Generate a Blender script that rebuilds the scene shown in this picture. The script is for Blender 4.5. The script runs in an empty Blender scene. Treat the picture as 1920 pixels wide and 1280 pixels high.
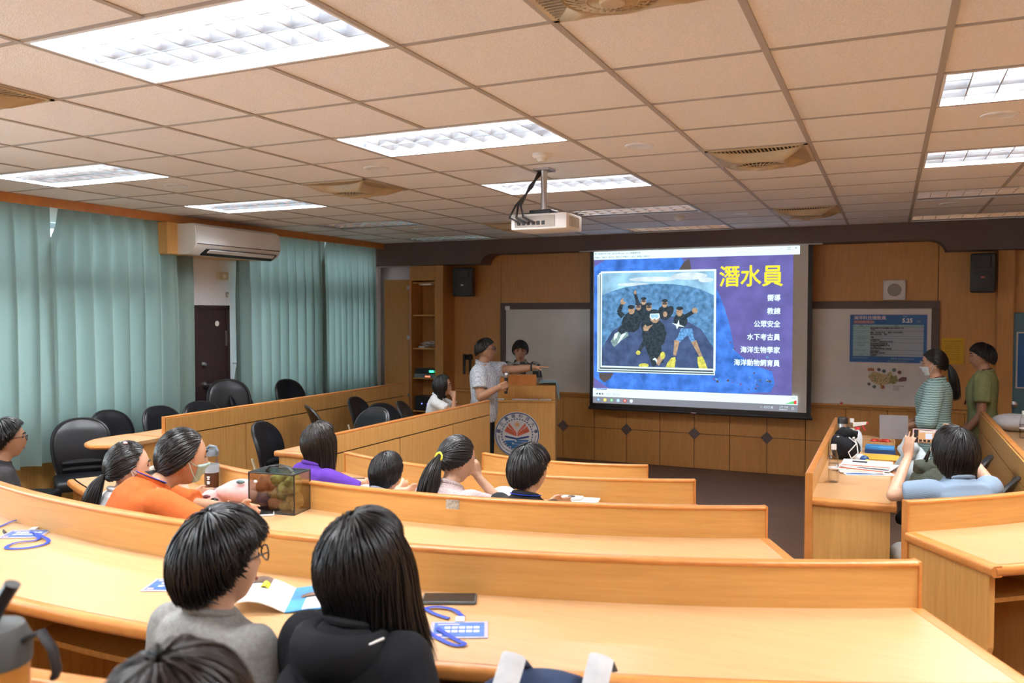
import bpy, bmesh, math, random
from mathutils import Vector, Matrix, Euler
random.seed(7)
R = math.radians
PI = math.pi
SC = bpy.context.scene
COL = SC.collection

# ------------------------------------------------------------------ camera
CEIL = 2.892
cam = bpy.data.cameras.new('camera')
cam.sensor_width = 36.0
cam.lens = 1553.0 / 1920.0 * 36.0
cam.clip_start = 0.05
cam.dof.use_dof = True
cam.dof.focus_distance = 5.2
cam.dof.aperture_fstop = 4.5
cam_o = bpy.data.objects.new('camera', cam)
COL.objects.link(cam_o)
cam_o.location = (0, 0, 1.92)
cam_o.rotation_euler = (PI / 2 - math.atan(54 / 1553.0), 0, math.atan2(708, 1553.9))
SC.camera = cam_o

# ------------------------------------------------------------------ world, exposure
w = bpy.data.worlds.new('sky')
w.use_nodes = True
SC.world = w
wn = w.node_tree.nodes
wn['Background'].inputs['Color'].default_value = (0.86, 0.93, 1.0, 1)
wn['Background'].inputs['Strength'].default_value = 10.0
SC.view_settings.view_transform = 'Standard'
SC.view_settings.look = 'None'
SC.view_settings.exposure = 0.62
SC.view_settings.gamma = 1.0
SC.view_settings.use_curve_mapping = False
LAMP_W = 60.0          # watts of each lit ceiling troffer
TUBE_E = 5.0           # brightness of the fluorescent tubes


# ------------------------------------------------------------------ materials
MATS = {}


def _new(name):
    m = bpy.data.materials.new(name)
    m.use_nodes = True
    MATS[name] = m
    return m, m.node_tree.nodes, m.node_tree.links, m.node_tree.nodes['Principled BSDF']


def mat(name, col, rough=0.5, metal=0.0, spec=0.5, emit=0.0, noise=0.0, nscale=30.0, bump=0.0, bscale=200.0,
        trans=0.0, alpha=1.0, stretch=(1, 1, 1), ecol=None, sheen=0.0):
    """plain procedural material with optional colour mottling and fine bump"""
    if name in MATS:
        return MATS[name]
    m, n, l, b = _new(name)
    c = (col[0], col[1], col[2], 1)
    b.inputs['Base Color'].default_value = c
    b.inputs['Roughness'].default_value = rough
    b.inputs['Metallic'].default_value = metal
    b.inputs['Specular IOR Level'].default_value = spec
    b.inputs['Transmission Weight'].default_value = trans
    b.inputs['Alpha'].default_value = alpha
    if sheen:
        b.inputs['Sheen Weight'].default_value = sheen
    if emit:
        b.inputs['Emission Color'].default_value = (ecol or col)[:3] + (1,) if isinstance((ecol or col), tuple) else c
        b.inputs['Emission Strength'].default_value = emit
    if noise or bump:
        tc = n.new('ShaderNodeTexCoord')
        mp = n.new('ShaderNodeMapping')
        mp.inputs['Scale'].default_value = stretch
        l.new(tc.outputs['Object'], mp.inputs['Vector'])
    if noise:
        t = n.new('ShaderNodeTexNoise')
        t.inputs['Scale'].default_value = nscale
        t.inputs['Detail'].default_value = 4
        l.new(mp.outputs['Vector'], t.inputs['Vector'])
        r = n.new('ShaderNodeValToRGB')
        r.color_ramp.elements[0].position = 0.3
        r.color_ramp.elements[1].position = 0.7
        r.color_ramp.elements[0].color = tuple(max(0, x * (1 - noise)) for x in col[:3]) + (1,)
        r.color_ramp.elements[1].color = tuple(min(1, x * (1 + noise)) for x in col[:3]) + (1,)
        l.new(t.outputs['Fac'], r.inputs['Fac'])
        l.new(r.outputs['Color'], b.inputs['Base Color'])
    if bump:
        t2 = n.new('ShaderNodeTexNoise')
        t2.inputs['Scale'].default_value = bscale
        t2.inputs['Detail'].default_value = 3
        l.new(mp.outputs['Vector'], t2.inputs['Vector'])
        bp = n.new('ShaderNodeBump')
        bp.inputs['Strength'].default_value = bump
        bp.inputs['Distance'].default_value = 0.01
        l.new(t2.outputs['Fac'], bp.inputs['Height'])
        l.new(bp.outputs['Normal'], b.inputs['Normal'])
    return m


def wood(name, c0, c1, stretch, rough=0.38, coat=0.0, scale=6.0):
    """veneer: fine streaks along the axis with the smallest stretch value"""
    m, n, l, b = _new(name)
    tc = n.new('ShaderNodeTexCoord')
    mp = n.new('ShaderNodeMapping')
    mp.inputs['Scale'].default_value = stretch
    l.new(tc.outputs['Object'], mp.inputs['Vector'])
    a = n.new('ShaderNodeTexNoise')
    a.inputs['Scale'].default_value = scale
    a.inputs['Detail'].default_value = 6
    a.inputs['Roughness'].default_value = 0.65
    l.new(mp.outputs['Vector'], a.inputs['Vector'])
    r = n.new('ShaderNodeValToRGB')
    r.color_ramp.elements[0].position = 0.33
    r.color_ramp.elements[1].position = 0.68
    r.color_ramp.elements[0].color = c1 + (1,)
    r.color_ramp.elements[1].color = c0 + (1,)
    l.new(a.outputs['Fac'], r.inputs['Fac'])
    l.new(r.outputs['Color'], b.inputs['Base Color'])
    b.inputs['Roughness'].default_value = rough
    b.inputs['Coat Weight'].default_value = coat
    b.inputs['Coat Roughness'].default_value = 0.25
    return m


# beech veneer of the desks, the panelling of the front wall, and so on
wood('wood_panel', (0.70, 0.395, 0.125), (0.57, 0.30, 0.085), (9, 9, 0.5))
wood('wood_riser', (0.66, 0.365, 0.112), (0.56, 0.295, 0.082), (0.6, 0.6, 9))
wood('wood_top', (0.64, 0.385, 0.19), (0.57, 0.335, 0.155), (0.6, 9, 9), rough=0.3)
wood('wood_trim', (0.66, 0.275, 0.075), (0.55, 0.21, 0.05), (2, 2, 2), rough=0.3)
wood('wood_wall', (0.66, 0.325, 0.10), (0.56, 0.265, 0.078), (9, 9, 0.6), rough=0.42)
wood('wood_low', (0.66, 0.325, 0.092), (0.56, 0.265, 0.072), (7, 7, 0.6), rough=0.42)
wood('wood_cabinet', (0.58, 0.27, 0.075), (0.48, 0.215, 0.055), (9, 9, 0.5))
wood('floor_wood', (0.20, 0.112, 0.070), (0.125, 0.070, 0.046), (0.35, 10, 10), rough=0.75, scale=4)
mat('joint_dark', (0.03, 0.018, 0.01), 0.8)
mat('fascia', (0.15, 0.105, 0.097), 0.75, noise=0.15, nscale=120, bump=0.1)
mat('ceiling_tile', (0.93, 0.91, 0.89), 0.95, spec=0.1, noise=0.07, nscale=160, bump=0.5, bscale=260)
mat('grid_bar', (0.44, 0.40, 0.36), 0.6)
mat('white_enamel', (0.85, 0.87, 0.90), 0.35, noise=0.02)
mat('louvre', (0.76, 0.79, 0.84), 0.25, metal=0.95)
mat('housing_grey', (0.40, 0.41, 0.43), 0.4, metal=0.4)
mat('tube_on', (1, 1, 1), 0.4, emit=TUBE_E, ecol=(0.93, 0.97, 1.0))
mat('tube_off', (0.8, 0.8, 0.78), 0.3)
mat('beige_plastic', (0.56, 0.45, 0.29), 0.45, noise=0.05)
mat('dark_void', (0.04, 0.03, 0.022), 0.9)
mat('chrome', (0.75, 0.75, 0.76), 0.18, metal=1.0)
mat('steel', (0.55, 0.55, 0.56), 0.3, metal=1.0)
mat('black_vinyl', (0.007, 0.0075, 0.010), 0.36, spec=0.35, noise=0.2, nscale=60, bump=0.08, bscale=300)
mat('black_metal', (0.014, 0.014, 0.016), 0.4)
mat('black_plastic', (0.018, 0.018, 0.02), 0.45)
mat('white_plastic', (0.82, 0.82, 0.80), 0.35)
mat('white_wall', (0.82, 0.84, 0.88), 0.8, noise=0.03)
mat('cream_metal', (0.62, 0.56, 0.40), 0.35)
mat('door_brown', (0.040, 0.018, 0.020), 0.45, noise=0.2, nscale=8, stretch=(8, 8, 0.7))
mat('whiteboard', (0.76, 0.75, 0.72), 0.22, noise=0.06, nscale=3)
mat('board_frame', (0.11, 0.08, 0.073), 0.5)
mat('paper', (0.85, 0.85, 0.86), 0.7)
mat('window_frame', (0.55, 0.57, 0.58), 0.4, metal=0.6)


def glass_mat(name, col=(1, 1, 1), rough=0.02, mix=0.8):
    m, n, l, b = _new(name)
    n.remove(b)
    out = n['Material Output']
    t = n.new('ShaderNodeBsdfTransparent')
    t.inputs['Color'].default_value = col + (1,)
    g = n.new('ShaderNodeBsdfGlossy')
    g.inputs['Roughness'].default_value = rough
    fr = n.new('ShaderNodeLayerWeight')
    fr.inputs['Blend'].default_value = 1 - mix
    mx = n.new('ShaderNodeMixShader')
    l.new(fr.outputs['Facing'], mx.inputs['Fac'])
    l.new(t.outputs[0], mx.inputs[1])
    l.new(g.outputs[0], mx.inputs[2])
    l.new(mx.outputs[0], out.inputs['Surface'])
    return m


glass_mat('window_glass', (0.93, 0.97, 0.98))
glass_mat('clear_plastic', (0.985, 0.99, 0.995), 0.05, 0.72)
glass_mat('smoky_plastic', (0.84, 0.82, 0.76), 0.06, 0.75)


def curtain_mat():
    m, n, l, b = _new('curtain_cloth')
    n.remove(b)
    out = n['Material Output']
    tc = n.new('ShaderNodeTexCoord')
    mp = n.new('ShaderNodeMapping')
    mp.inputs['Scale'].default_value = (60, 60, 300)
    l.new(tc.outputs['Object'], mp.inputs['Vector'])
    t = n.new('ShaderNodeTexNoise')
    t.inputs['Scale'].default_value = 3
    l.new(mp.outputs['Vector'], t.inputs['Vector'])
    r = n.new('ShaderNodeValToRGB')
    r.color_ramp.elements[0].color = (0.185, 0.255, 0.235, 1)
    r.color_ramp.elements[1].color = (0.25, 0.33, 0.308, 1)
    l.new(t.outputs['Fac'], r.inputs['Fac'])
    d = n.new('ShaderNodeBsdfDiffuse')
    tr = n.new('ShaderNodeBsdfTranslucent')
    l.new(r.outputs['Color'], d.inputs['Color'])
    l.new(r.outputs['Color'], tr.inputs['Color'])
    mx = n.new('ShaderNodeMixShader')
    mx.inputs['Fac'].default_value = 0.16
    l.new(d.outputs[0], mx.inputs[1])
    l.new(tr.outputs[0], mx.inputs[2])
    l.new(mx.outputs[0], out.inputs['Surface'])


curtain_mat()


# ------------------------------------------------------------------ object helpers
def obj(name, me, m=None, parent=None):
    o = bpy.data.objects.new(name, me)
    COL.objects.link(o)
    if m is not None:
        me.materials.clear()
        for q in (m if isinstance(m, (list, tuple)) else [m]):
            me.materials.append(MATS[q] if isinstance(q, str) else q)
    if parent is not None:
        o.parent = parent
    return o


def tag(o, label=None, cat=None, group=None, kind=None):
    if label:
        o['label'] = label
    if cat:
        o['category'] = cat
    if group:
        o['group'] = group
    if kind:
        o['kind'] = kind
    return o


def thing(name, label, cat, loc=(0, 0, 0), rz=0.0, group=None, kind=None):
    o = bpy.data.objects.new(name, None)
    COL.objects.link(o)
    o.location = loc
    o.rotation_euler = (0, 0, rz)
    o.empty_display_size = 0.1
    return tag(o, label, cat, group, kind)


def copy_tree(o, parent=None):
    c = o.copy()
    COL.objects.link(c)
    c.parent = parent
    for ch in list(o.children):
        copy_tree(ch, c)
    return c


class MB:
    """collects simple solids into one mesh"""

    def __init__(self, off=(0, 0, 0)):
        self.v, self.f, self.mi, self.cur = [], [], [], 0
        self.off = Vector(off)

    def add(self, verts, faces, M=None):
        k = len(self.v)
        for p in verts:
            p = Vector(p)
            if M is not None:
                p = M @ p
            self.v.append(tuple(p - self.off))
        for f in faces:
            self.f.append(tuple(i + k for i in f))
            self.mi.append(self.cur)
        return self

    def box(self, x0, x1, y0, y1, z0, z1, M=None):
        v = [(x0, y0, z0), (x1, y0, z0), (x1, y1, z0), (x0, y1, z0), (x0, y0, z1), (x1, y0, z1), (x1, y1, z1), (x0, y1, z1)]
        f = [(0, 3, 2, 1), (4, 5, 6, 7), (0, 1, 5, 4), (1, 2, 6, 5), (2, 3, 7, 6), (3, 0, 4, 7)]
        return self.add(v, f, M)

    def rbox(self, x0, x1, y0, y1, z0, z1, b=0.004, seg=1, M=None):
        bm = bmesh.new()
        bmesh.ops.create_cube(bm, size=1.0)
        for q in bm.verts:
            q.co = Vector(((x0 + x1) / 2 + q.co.x * (x1 - x0), (y0 + y1) / 2 + q.co.y * (y1 - y0), (z0 + z1) / 2 + q.co.z * (z1 - z0)))
        bmesh.ops.bevel(bm, geom=bm.edges[:], offset=b, segments=seg, affect='EDGES', profile=0.5)
        bm.verts.index_update()
        self.add([q.co for q in bm.verts], [[q.index for q in f.verts] for f in bm.faces], M)
        bm.free()
        return self

    def prism(self, pts, a0, a1, axis='z', M=None):
        """polygon extruded along an axis; pts are the two other coordinates in xyz order"""
        n = len(pts)

        def mk(p, a):
            return {'z': (p[0], p[1], a), 'y': (p[0], a, p[1]), 'x': (a, p[0], p[1])}[axis]
        v = [mk(p, a0) for p in pts] + [mk(p, a1) for p in pts]
        f = [tuple(range(n))[::-1], tuple(range(n, 2 * n))]
        f += [(i, (i + 1) % n, n + (i + 1) % n, n + i) for i in range(n)]
        return self.add(v, f, M)

    def tube(self, pts, rad, seg=8, closed=False, M=None, flat=1.0, up=None):
        pts = [Vector(p) for p in pts]
        n = len(pts)
        rs = rad if isinstance(rad, (list, tuple)) else [rad] * n
        v, f = [], []
        u = None
        for i, p in enumerate(pts):
            if closed:
                t = pts[(i + 1) % n] - pts[i - 1]
            else:
                t = pts[min(i + 1, n - 1)] - pts[max(i - 1, 0)]
            t.normalize()
            if u is None:
                a = Vector(up) if up else (Vector((0, 0, 1)) if abs(t.z) < 0.9 else Vector((1, 0, 0)))
                u = t.cross(a).normalized()
            else:
                u = (u - t * u.dot(t)).normalized()
            w2 = t.cross(u)
            for s in range(seg):
                a = 2 * PI * s / seg
                v.append(p + u * (math.cos(a) * rs[i]) + w2 * (math.sin(a) * rs[i] * flat))
        for i in range(n if closed else n - 1):
            j = (i + 1) % n
            for s in range(seg):
                s2 = (s + 1) % seg
                f.append((i * seg + s, i * seg + s2, j * seg + s2, j * seg + s))
        if not closed:
            f.append(tuple(range(seg))[::-1])
            f.append(tuple(range((n - 1) * seg, n * seg)))
        return self.add(v, f, M)

    def lathe(self, prof, seg=20, M=None):
        """prof: (radius, z) pairs"""
        v, f = [], []
        n = len(prof)
        for r, z in prof:
            for s in range(seg):
                a = 2 * PI * s / seg
                v.append((r * math.cos(a), r * math.sin(a), z))
        for i in range(n - 1):
            for s in range(seg):
                s2 = (s + 1) % seg
                f.append((i * seg + s, i * seg + s2, (i + 1) * seg + s2, (i + 1) * seg + s))
        f.append(tuple(range(seg))[::-1])
        f.append(tuple(range((n - 1) * seg, n * seg)))
        return self.add(v, f, M)

    def ball(self, c, r, seg=14, rings=9, M=None):
        r = r if isinstance(r, (list, tuple)) else (r, r, r)
        v, f = [(c[0], c[1], c[2] + r[2])], []
        for i in range(1, rings):
            t = PI * i / rings
            for s in range(seg):
                a = 2 * PI * s / seg
                v.append((c[0] + r[0] * math.sin(t) * math.cos(a), c[1] + r[1] * math.sin(t) * math.sin(a), c[2] + r[2] * math.cos(t)))
        v.append((c[0], c[1], c[2] - r[2]))
        for s in range(seg):
            f.append((0, 1 + s, 1 + (s + 1) % seg))
        for i in range(rings - 2):
            for s in range(seg):
                s2 = (s + 1) % seg
                a, b2 = 1 + i * seg, 1 + (i + 1) * seg
                f.append((a + s, b2 + s, b2 + s2, a + s2))
        k = len(v) - 1
        b2 = 1 + (rings - 2) * seg
        for s in range(seg):
            f.append((k, b2 + (s + 1) % seg, b2 + s))
        return self.add(v, f, M)

    def mesh(self, name, smooth=False, fix=True):
        me = bpy.data.meshes.new(name)
        me.from_pydata(self.v, [], self.f)
        if any(self.mi):
            me.polygons.foreach_set('material_index', self.mi)
        if fix:
            bm = bmesh.new()
            bm.from_mesh(me)
            bmesh.ops.recalc_face_normals(bm, faces=bm.faces[:])
            bm.to_mesh(me)
            bm.free()
        if smooth:
            me.polygons.foreach_set('use_smooth', [True] * len(me.polygons))
            if smooth != 'all':
                try:
                    me.set_sharp_from_angle(angle=R(smooth if smooth is not True else 40))
                except Exception:
                    pass
        return me

    def build(self, name, m, parent=None, smooth=False, fix=True):
        return obj(name, self.mesh(name, smooth, fix), m, parent)


_WORK = bpy.data.scenes.new('workbench')


def evaluate(o):
    """mesh of an object with its modifiers applied (worked out in a scratch scene)"""
    _WORK.collection.objects.link(o)
    vl = _WORK.view_layers[0]
    vl.update()
    me = bpy.data.meshes.new_from_object(o.evaluated_get(vl.depsgraph))
    d = o.data
    bpy.data.objects.remove(o)
    (bpy.data.curves if isinstance(d, bpy.types.Curve) else bpy.data.meshes).remove(d)
    return me


def text_mesh(body, size, bold=0.0, align='LEFT'):
    c = bpy.data.curves.new('lettering', 'FONT')
    c.body = body
    c.size = size
    c.align_x = align
    c.align_y = 'BOTTOM_BASELINE'
    c.resolution_u = 2
    me = evaluate(bpy.data.objects.new('lettering', c))
    me.name = 'lettering'
    if bold:
        bm = bmesh.new()
        for q, (dx, dy) in enumerate(((0, 0), (bold, 0), (-bold, 0), (0, bold), (0, -bold), (bold * .7, bold * .7), (-bold * .7, -bold * .7))):
            m2 = me.copy()
            m2.transform(Matrix.Translation((dx, dy, q * 4e-5)))
            bm.from_mesh(m2)
            bpy.data.meshes.remove(m2)
        bm.to_mesh(me)
        bm.free()
    return me


def letter(body, size, M, m, parent, bold=0.0, align='LEFT', name='lettering', sx=1.0):
    """flat lettering placed by the matrix M (x along the line, y up, z out of the surface)"""
    me = text_mesh(body, size, bold, align)
    me.transform(M @ Matrix.Diagonal((sx, 1, 1, 1)))
    return obj(name, me, m, parent)


def frame(o, x, y, z=None):
    """matrix from an origin and the two in-plane axes"""
    x, y = Vector(x).normalized(), Vector(y).normalized()
    z = x.cross(y)
    M = Matrix((x, y, z)).transposed().to_4x4()
    M.translation = Vector(o)
    return M


def sweep(path, prof, off=(0, 0, 0), mb=None):
    """path: [(point xy, normal xy)], prof: closed polygon of (distance along the normal, z)"""
    mb = mb or MB(off)
    n, k = len(path), len(prof)
    v, f = [], []
    for (px, py), (nx, ny) in path:
        for d, z in prof:
            v.append((px + nx * d, py + ny * d, z))
    for i in range(n - 1):
        for j in range(k):
            j2 = (j + 1) % k
            f.append((i * k + j, i * k + j2, (i + 1) * k + j2, (i + 1) * k + j))
    f.append(tuple(range(k))[::-1])
    f.append(tuple(range((n - 1) * k, n * k)))
    mb.add(v, f)
    return mb


def rounded(d0, d1, z0, z1, r, sides='both', n=4):
    """rectangle profile in (d, z) with rounded corners at d1 (or both ends)"""
    p = []

    def arc(cx, cz, a0, a1):
        for i in range(n + 1):
            a = R(a0 + (a1 - a0) * i / n)
            p.append((cx + r * math.cos(a), cz + r * math.sin(a)))
    if sides in ('both', 'd0'):
        arc(d0 + r, z1 - r, 90, 180)
        arc(d0 + r, z0 + r, 180, 270)
    else:
        p += [(d0, z1), (d0, z0)]
    if sides in ('both', 'd1'):
        arc(d1 - r, z0 + r, 270, 360)
        arc(d1 - r, z1 - r, 0, 90)
    else:
        p += [(d1, z0), (d1, z1)]
    return p
# ================================================================== the room
XL, XR, YF, YB = -6.75, 2.0, 10.2, -2.6
O_ARC = (-2.1, 6.9)

MB().box(XL - 0.2, XR + 0.2, YB - 0.2, YF + 0.2, -0.1, 0.0).build('floor', 'floor_wood').__setitem__('kind', 'structure')


def arcpts(r, a0, a1, n):
    return [(O_ARC[0] + r * math.cos(R(a0 + (a1 - a0) * i / n)), O_ARC[1] + r * math.sin(R(a0 + (a1 - a0) * i / n))) for i in range(n + 1)]


def tier(r0, r1, z0, z1, a0, a1):
    m = sweep([((x, y), (math.cos(R(a)), math.sin(R(a)))) for (x, y), a in
               zip(arcpts(r0, a0, a1, 40), [a0 + (a1 - a0) * i / 40 for i in range(41)])],
              [(0, z0), (r1 - r0, z0), (r1 - r0, z1), (0, z1)])
    tag(m.build('floor', 'floor_wood'), kind='structure')


# stepped platforms under the curved rows (each one a tread) and low platforms under the side blocks
tier(2.73 - 0.02, 3.76, 0.0, 0.13, -116, -62)
tier(3.76, 4.84, 0.0, 0.23, -119, -42)
tier(4.84, 5.85, 0.0, 0.33, -131, -55)
tier(5.85, 9.6, 0.0, 0.43, -131, -55)
tag(MB().box(-6.7, -5.3, 4.9, 9.4, 0.0, 0.15).build('floor', 'floor_wood'), kind='structure')
tag(MB().box(-5.28, -3.6, 4.9, 7.4, 0.0, 0.15).build('floor', 'floor_wood'), kind='structure')
tag(MB().box(-0.37, 0.72, 4.28, 7.3, 0.0, 0.15).build('floor', 'floor_wood'), kind='structure')
tag(MB().box(0.76, 1.95, 5.0, 8.4, 0.0, 0.15).build('floor', 'floor_wood'), kind='structure')

# ---- ceiling: hung grid of bars with a tile in every cell, minus the cells of lights and fans
GX = [0.175 + 0.605 * k for k in range(-11, 4)]      # x lines  (-6.48 ... 1.99)
GY = [3.21 + 0.605 * k for k in range(-9, 12)]       # y lines  (-2.235 ... 9.865)
ceiling = MB().box(XL, XR + 0.2, YB - 0.2, YF + 0.2, CEIL + 0.22, CEIL + 0.3).build('ceiling', 'dark_void')
ceiling['kind'] = 'structure'


def cell_x(i):
    return GX[i], GX[i + 1]


LIGHTS = []      # (x0, y0, lit)
for xi in (1, 6, 11):
    for yk, lit in ((-8, 1), (-5, 1), (-2, 1), (1, 1), (4, 1), (7, 0), (10, 0)):
        y0 = 3.21 + 0.605 * yk
        LIGHTS.append((xi, yk, lit))
FANS = [(9, -2), (9, 3), (9, 8), (4, -2), (4, 3), (4, 8)]
used = set()
for xi, yk, lit in LIGHTS:
    used.add((xi, yk))
    used.add((xi + 1, yk))
for f_ in FANS:
    used.add(f_)
tile_me = MB().add([(0.006, 0.006, 0.02), (0.599, 0.006, 0.02), (0.599, 0.599, 0.02), (0.006, 0.599, 0.02),
                    (0.013, 0.013, -0.002), (0.592, 0.013, -0.002), (0.592, 0.592, -0.002), (0.013, 0.592, -0.002)],
                   [(3, 2, 1, 0), (4, 5, 6, 7), (0, 1, 5, 4), (1, 2, 6, 5), (2, 3, 7, 6), (3, 0, 4, 7)]).mesh('tile')
tile_me.materials.append(MATS['ceiling_tile'])
# tile with the round cut-out of a downlight
hv, hf, nh = [], [], 24
for i in range(nh):
    a = 2 * PI * i / nh
    c_, s_ = math.cos(a), math.sin(a)
    m_ = 0.2895 / max(abs(c_), abs(s_))
    hv += [(0.3025 + c_ * m_, 0.3025 + s_ * m_, -0.002), (0.3025 + c_ * 0.064, 0.3025 + s_ * 0.064, -0.002), (0.3025 + c_ * 0.064, 0.3025 + s_ * 0.064, 0.06), (0.3025 + c_ * m_ * 1.024, 0.3025 + s_ * m_ * 1.024, 0.02)]
for i in range(nh):
    a, b = 4 * i, 4 * ((i + 1) % nh)
    hf += [(a, b, b + 1, a + 1), (a + 1, b + 1, b + 2, a + 2), (a, a + 3, b + 3, b)]
tile_hole = MB().add(hv, hf).mesh('tile')
tile_hole.materials.append(MATS['ceiling_tile'])
HOLES = {(i, k) for i in (2, 5, 8, 11) for k in (2, 8)}
for xi in range(14):
    for yk in range(-9, 11):
        if (xi, yk) in used or 3.21 + 0.605 * yk < -0.5:
            continue
        o = bpy.data.objects.new('tile', tile_hole if (xi, yk) in HOLES else tile_me)
        COL.objects.link(o)
        o.parent = ceiling
        o.location = (GX[xi], 3.21 + 0.605 * yk, CEIL)
tag(MB().box(GX[0], GX[-1], YB, -0.42, CEIL, CEIL + 0.02).build('tile', 'ceiling_tile', ceiling))
for gi, x in enumerate(GX):
    gaps = sorted(3.21 + 0.605 * l[1] for l in LIGHTS if l[0] + 1 == gi)
    y0 = YB
    for g in gaps + [99]:
        y1 = min(g, 9.865)
        if y1 - y0 > 0.05:
            MB().box(x - 0.0125, x + 0.0125, y0, y1, CEIL - 0.006, CEIL + 0.001).build('grid_bar', 'grid_bar', ceiling)
        y0 = g + 0.605
for y in GY:
    for xi in range(14):
        MB().box(GX[xi] + 0.0125, GX[xi + 1] - 0.0125, y - 0.010, y + 0.010, CEIL - 0.005, CEIL + 0.001).build('grid_bar', 'grid_bar', ceiling)

# ---- louvred ceiling lights
hous = MB()
W_, D_ = 1.21, 0.605
hous.box(0.012, W_ - 0.012, 0.012, D_ - 0.012, 0.115, 0.12)
hous.box(0.012, 0.018, 0.012, D_ - 0.012, 0.0, 0.12).box(W_ - 0.018, W_ - 0.012, 0.012, D_ - 0.012, 0.0, 0.12)
hous.box(0.012, W_ - 0.012, 0.012, 0.018, 0.0, 0.12).box(0.012, W_ - 0.012, D_ - 0.018, D_ - 0.012, 0.0, 0.12)
hous_me = hous.mesh('housing')
rim = MB()
rim.box(0.01, W_ - 0.01, 0.008, 0.024, -0.006, 0.002).box(0.01, W_ - 0.01, D_ - 0.024, D_ - 0.008, -0.006, 0.002)
rim.box(0.008, 0.024, 0.024, D_ - 0.024, -0.006, 0.002).box(W_ - 0.024, W_ - 0.008, 0.024, D_ - 0.024, -0.006, 0.002)
rim_me = rim.mesh('rim')
lb = MB().prism([(-0.003, 0.0), (0.003, 0.0), (0.013, 0.05), (-0.013, 0.05)], 0.02, W_ - 0.02, 'x')
long_me = lb.mesh('louvre_blade')
cb = MB().prism([(-0.0025, 0.002), (0.0025, 0.002), (0.010, 0.047), (-0.010, 0.047)], 0.02, D_ - 0.02, 'y')
cross_me = cb.mesh('louvre_blade')
tube_me = MB().tube([(0.05, 0, 0.085), (W_ - 0.05, 0, 0.085)], 0.014, 10).mesh('tube', True)
for me, mm in ((hous_me, 'housing_grey'), (rim_me, 'white_enamel'), (long_me, 'louvre'), (cross_me, 'louvre')):
    me.materials.append(MATS[mm])
tube_me.materials.append(None)


def put(name, me, parent, loc=(0, 0, 0), rot=None):
    o = bpy.data.objects.new(name, me)
    COL.objects.link(o)
    o.parent = parent
    o.location = loc
    if rot:
        o.rotation_euler = rot
    return o


LIGHT_LABEL = {
    (6, -2): 'large lit louvred light nearest the camera at top left',
    (6, 1): 'lit louvred light between the nearest one and the projector',
    (6, 4): 'lit louvred light just behind the hanging projector',
    (6, 7): 'unlit louvred light with orange reflections beyond the projector',
    (6, 10): 'unlit louvred light right above the projection screen',
    (1, 1): 'lit louvred light at left edge above the curtains',
    (1, 4): 'lit louvred light in front of the air conditioner',
    (1, 7): 'unlit louvred light beyond the air conditioner on the curtain side',
    (1, 10): 'unlit louvred light above the open cabinet at front left',
    (11, 1): 'lit louvred light at upper right edge, nearest there',
    (11, 4): 'lit louvred light at right edge, second nearest',
    (11, 7): 'unlit louvred light at right edge, third from the camera',
    (11, 10): 'unlit louvred light at right edge against the dark fascia',
}
for xi, yk, lit in LIGHTS:
    y0 = 3.21 + 0.605 * yk
    if yk < -5 or y0 < -1.3:
        continue
    seen = (xi, yk) in LIGHT_LABEL
    t = thing('ceiling_light', LIGHT_LABEL.get((xi, yk), 'louvred ceiling light outside the picture'), 'ceiling light',
              (GX[xi], y0, CEIL), 0, 'louvred ceiling lights')
    if not seen:
        t['label'] = {(1, -2): 'lit louvred light on the curtain side beside the camera', (1, -5): 'lit louvred light on the curtain side behind the camera', (6, -5): 'lit louvred light right above the camera position',
                      (11, -2): 'lit louvred light on the right side beside the camera', (11, -5): 'lit louvred light on the right side behind the camera'}.get((xi, yk), 'louvred light')
    put('housing', hous_me, t)
    put('rim', rim_me, t)
    for k in range(1, 4):
        put('louvre_blade', long_me, t, (0, D_ * k / 4, 0))
    for k in range(1, 10):
        put('louvre_blade', cross_me, t, (W_ * k / 10, 0, 0))
    for k in range(3):
        o = put('tube', tube_me, t, (0, D_ * (k + 0.5) / 3, 0))
        o.material_slots[0].link = 'OBJECT'
        o.material_slots[0].material = MATS['tube_on' if lit else 'tube_off']
    for k in range(3 if lit else 0):
        la = bpy.data.lights.new('troffer_lamp', 'AREA')
        la.shape = 'RECTANGLE'
        la.size, la.size_y = 1.1, 0.04
        la.energy = LAMP_W / 3
        la.color = (0.95, 0.975, 1.0)
        lo = bpy.data.objects.new('troffer_lamp', la)
        COL.objects.link(lo)
        lo.parent = t
        lo.location = (W_ / 2, D_ * (k + 0.5) / 3, 0.068)

# ---- ceiling circulation fans (square frame, curved corners webs, round bowl grille)
FAN_LABEL = {(9, -2): 'beige ceiling fan cut off by the top edge of the picture', (9, 3): 'beige ceiling fan right of the projector',
             (9, 8): 'small far ceiling fan right above the screen', (4, -2): 'beige ceiling fan at far left edge, near the big light',
             (4, 3): 'beige ceiling fan in front of the projector on its left', (4, 8): 'far ceiling fan left of the screen below the projector'}


def grille(r0, r1, h, n, wd):
    """ring of slats on a shallow bowl"""
    mb = MB()
    for k in range(n):
        a = 2 * PI * k / n
        pts = []
        for i in range(4):
            q = r0 + (r1 - r0) * i / 3
            aa = a + 0.25 * i / 3
            pts.append((q * math.cos(aa), q * math.sin(aa), -h * (1 - (q / 0.29) ** 2)))
        mb.tube(pts, wd, 4)
    return mb


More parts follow.
